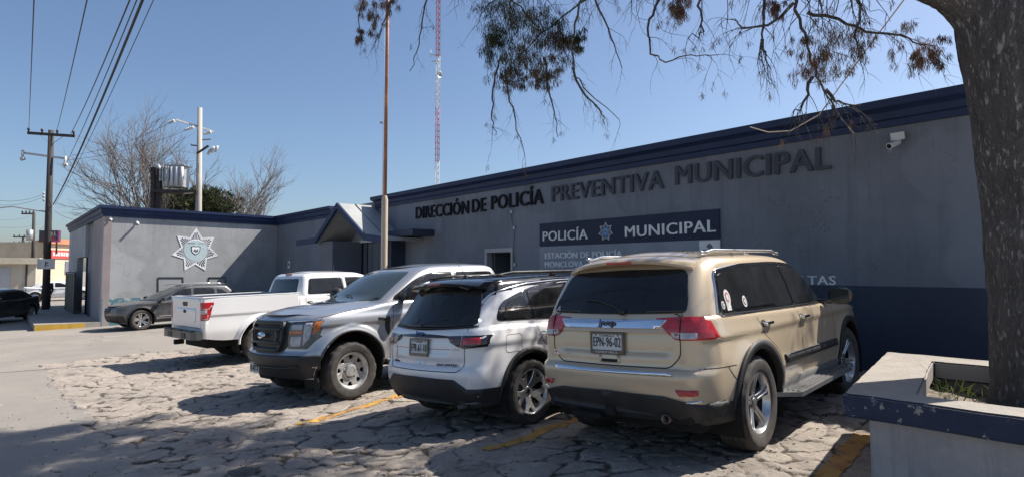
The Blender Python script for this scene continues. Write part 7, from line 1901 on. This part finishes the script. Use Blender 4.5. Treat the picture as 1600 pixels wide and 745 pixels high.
for lab, a, b, da, db in (('upper wire crossing the street to the pole', (-30, 308), (68, 304), 26, 29.8), ('lower wire crossing the street to the pole', (-30, 316), (68, 308), 26, 29.8), ('wire between the distant pole and the wooden pole', (36, 371), (80, 345), 74, 30.5), ('low wire from the left to the distant poles', (-20, 352), (60, 350), 40, 58), ('wire running left past the distant pole at mid height', (-20, 342), (53, 336), 40, 58),
                          ('wire from wooden pole to concrete pole, upper', (113, 243), (264, 193), 30, 32), ('wire from wooden pole to concrete pole, lower', (108, 250), (290, 204), 30, 32.6), ('service wire from wooden pole to the wing corner', (86, 330), (150, 338), 30, 22.7)):
    wire(lab, [at(a[0], a[1], da), at(b[0], b[1], db)], .008, .25)
wl = [at(1250, 175, 8.6), at(1215, 205, 8.9), at(1170, 200, 9.2)]
bm = bmesh.new(); P = [at(1420, -10, 6.5), at(1345, 90, 7.4), at(1280, 180, 8.2), at(1235, 205, 8.4), at(1200, 207, 8.6), at(1172, 199, 8.8)]
tube(bm, P, .008, 5, cap=False); o = build('loose_cable', bm, M_cream); props(o, 'pale loose cable hanging from the tree over the front cornice', 'cable')

# bay lines, worn yellow
t = NT('bay_line'); n = t.noise(7, 8, .75)
t.set(Base_Color=t.mix(t.fr(t.noise(2, 4), .35, .65), (.44, .25, .05), (.34, .16, .06)), Roughness=.8)
tr = t.n('ShaderNodeBsdfTransparent'); ms = t.n('ShaderNodeMixShader'); t.l(t.fr(n, .54, .62), ms.inputs[0]); t.l(t.b.outputs[0], ms.inputs[1]); t.l(tr.outputs[0], ms.inputs[2]); t.l(ms.outputs[0], t.o.inputs[0])
for k, (a, b, wd, lab) in enumerate((((760, 706), (925, 646), .13, 'worn yellow bay line between the white crossover and the gold car'), ((466, 664), (655, 610), .13, 'worn yellow bay line beside the silver pickup, half in shade'), ((1285, 752), (1352, 676), .16, 'worn yellow bay line at the foot of the planter'))):
    p, q = on_ground(*a), on_ground(*b); d = (q - p); d.z = 0; L = d.length; d.normalize(); sd = Vector((-d.y, d.x, 0)); bm = bmesh.new(); rows = []; n_ = int(L / .03)
    for i in range(n_ + 1):
        row = []
        for j in range(5):
            f = j / 4 - .5; e = p + d * (i * L / n_) + sd * (wd * f * (1 + .35 * noise.noise(Vector((i * .2, j * 3.1, k)))))
            row.append((e.x, e.y))
        rows.append(row)
    X = np.array([[c[0] for c in r] for r in rows]); Y = np.array([[c[1] for c in r] for r in rows]); Z = ground_z(X, Y) + .007
    vv = [[bm.verts.new((X[i, j], Y[i, j], Z[i, j])) for j in range(5)] for i in range(n_ + 1)]
    for i in range(n_):
        for j in range(4): bm.faces.new((vv[i][j], vv[i + 1][j], vv[i + 1][j + 1], vv[i][j + 1]))
    for f in bm.faces: f.smooth = True
    bmesh.ops.recalc_face_normals(bm, faces=bm.faces)
    if sum(f.normal.z for f in bm.faces) < 0: bmesh.ops.reverse_faces(bm, faces=bm.faces)
    o = build('bay_line', bm, t.m); props(o, kind='structure')
# loose stones and litter
rng.seed(11); bm = bmesh.new(); litter = bmesh.new()
for _ in range(260):
    px, py = rng.uniform(0, 1300), 560 + 185 * rng.random() ** .6; p = on_ground(px, py); s = rng.uniform(.006, .022)
    zz = float(ground_z(p.x, p.y)); r_ = bmesh.ops.create_icosphere(bm, subdivisions=1, radius=s); sx, sy = rng.uniform(.7, 1.4), rng.uniform(.7, 1.3)
    for v in r_['verts']: v.co = Vector((p.x + v.co.x * sx, p.y + v.co.y * sy, zz + v.co.z * .6 + s * .25))
o = build('gravel', bm, simple('gravel_stone', (.30, .27, .23), .9, var=.4)); props(o, kind='stuff')
V, Fc, MI = [], [], []
for _ in range(260):
    px, py = rng.uniform(0, 1300), 570 + 175 * rng.random() ** .7; p = on_ground(px, py); zz = float(ground_z(p.x, p.y)) + .006
    a = rng.uniform(0, 6.28); d = Vector((math.cos(a), math.sin(a), 0)) * rng.uniform(.012, .04); ribbon(V, Fc, Vector((p.x, p.y, zz)), Vector((p.x, p.y, zz + .004)) + d * .5, Vector((p.x, p.y, zz)) + d, .005); MI += [0, 0]
o = mesh_from('leaf_litter', V, Fc, [simple('dry_litter', (.17, .12, .08), .9, var=.4)], None, MI); props(o, kind='stuff')
rk = on_ground(386, 741); bm = bmesh.new(); bmesh.ops.create_icosphere(bm, subdivisions=4, radius=.10)
for v in bm.verts: q = v.co.copy(); v.co = Vector((q.x * 1.3, q.y * .8, q.z * .55)) * (1 + .45 * noise.noise(q * 14) + .25 * noise.noise(q * 37)) + Vector((rk.x, rk.y, float(ground_z(rk.x, rk.y)) + .02))
o = build('loose_rock', bm, mat_wall('dark_rock', (.12, .11, .10)), smooth=True); props(o, 'fist sized dark loose rock lying on the flagstones at the bottom of the picture', 'rock')
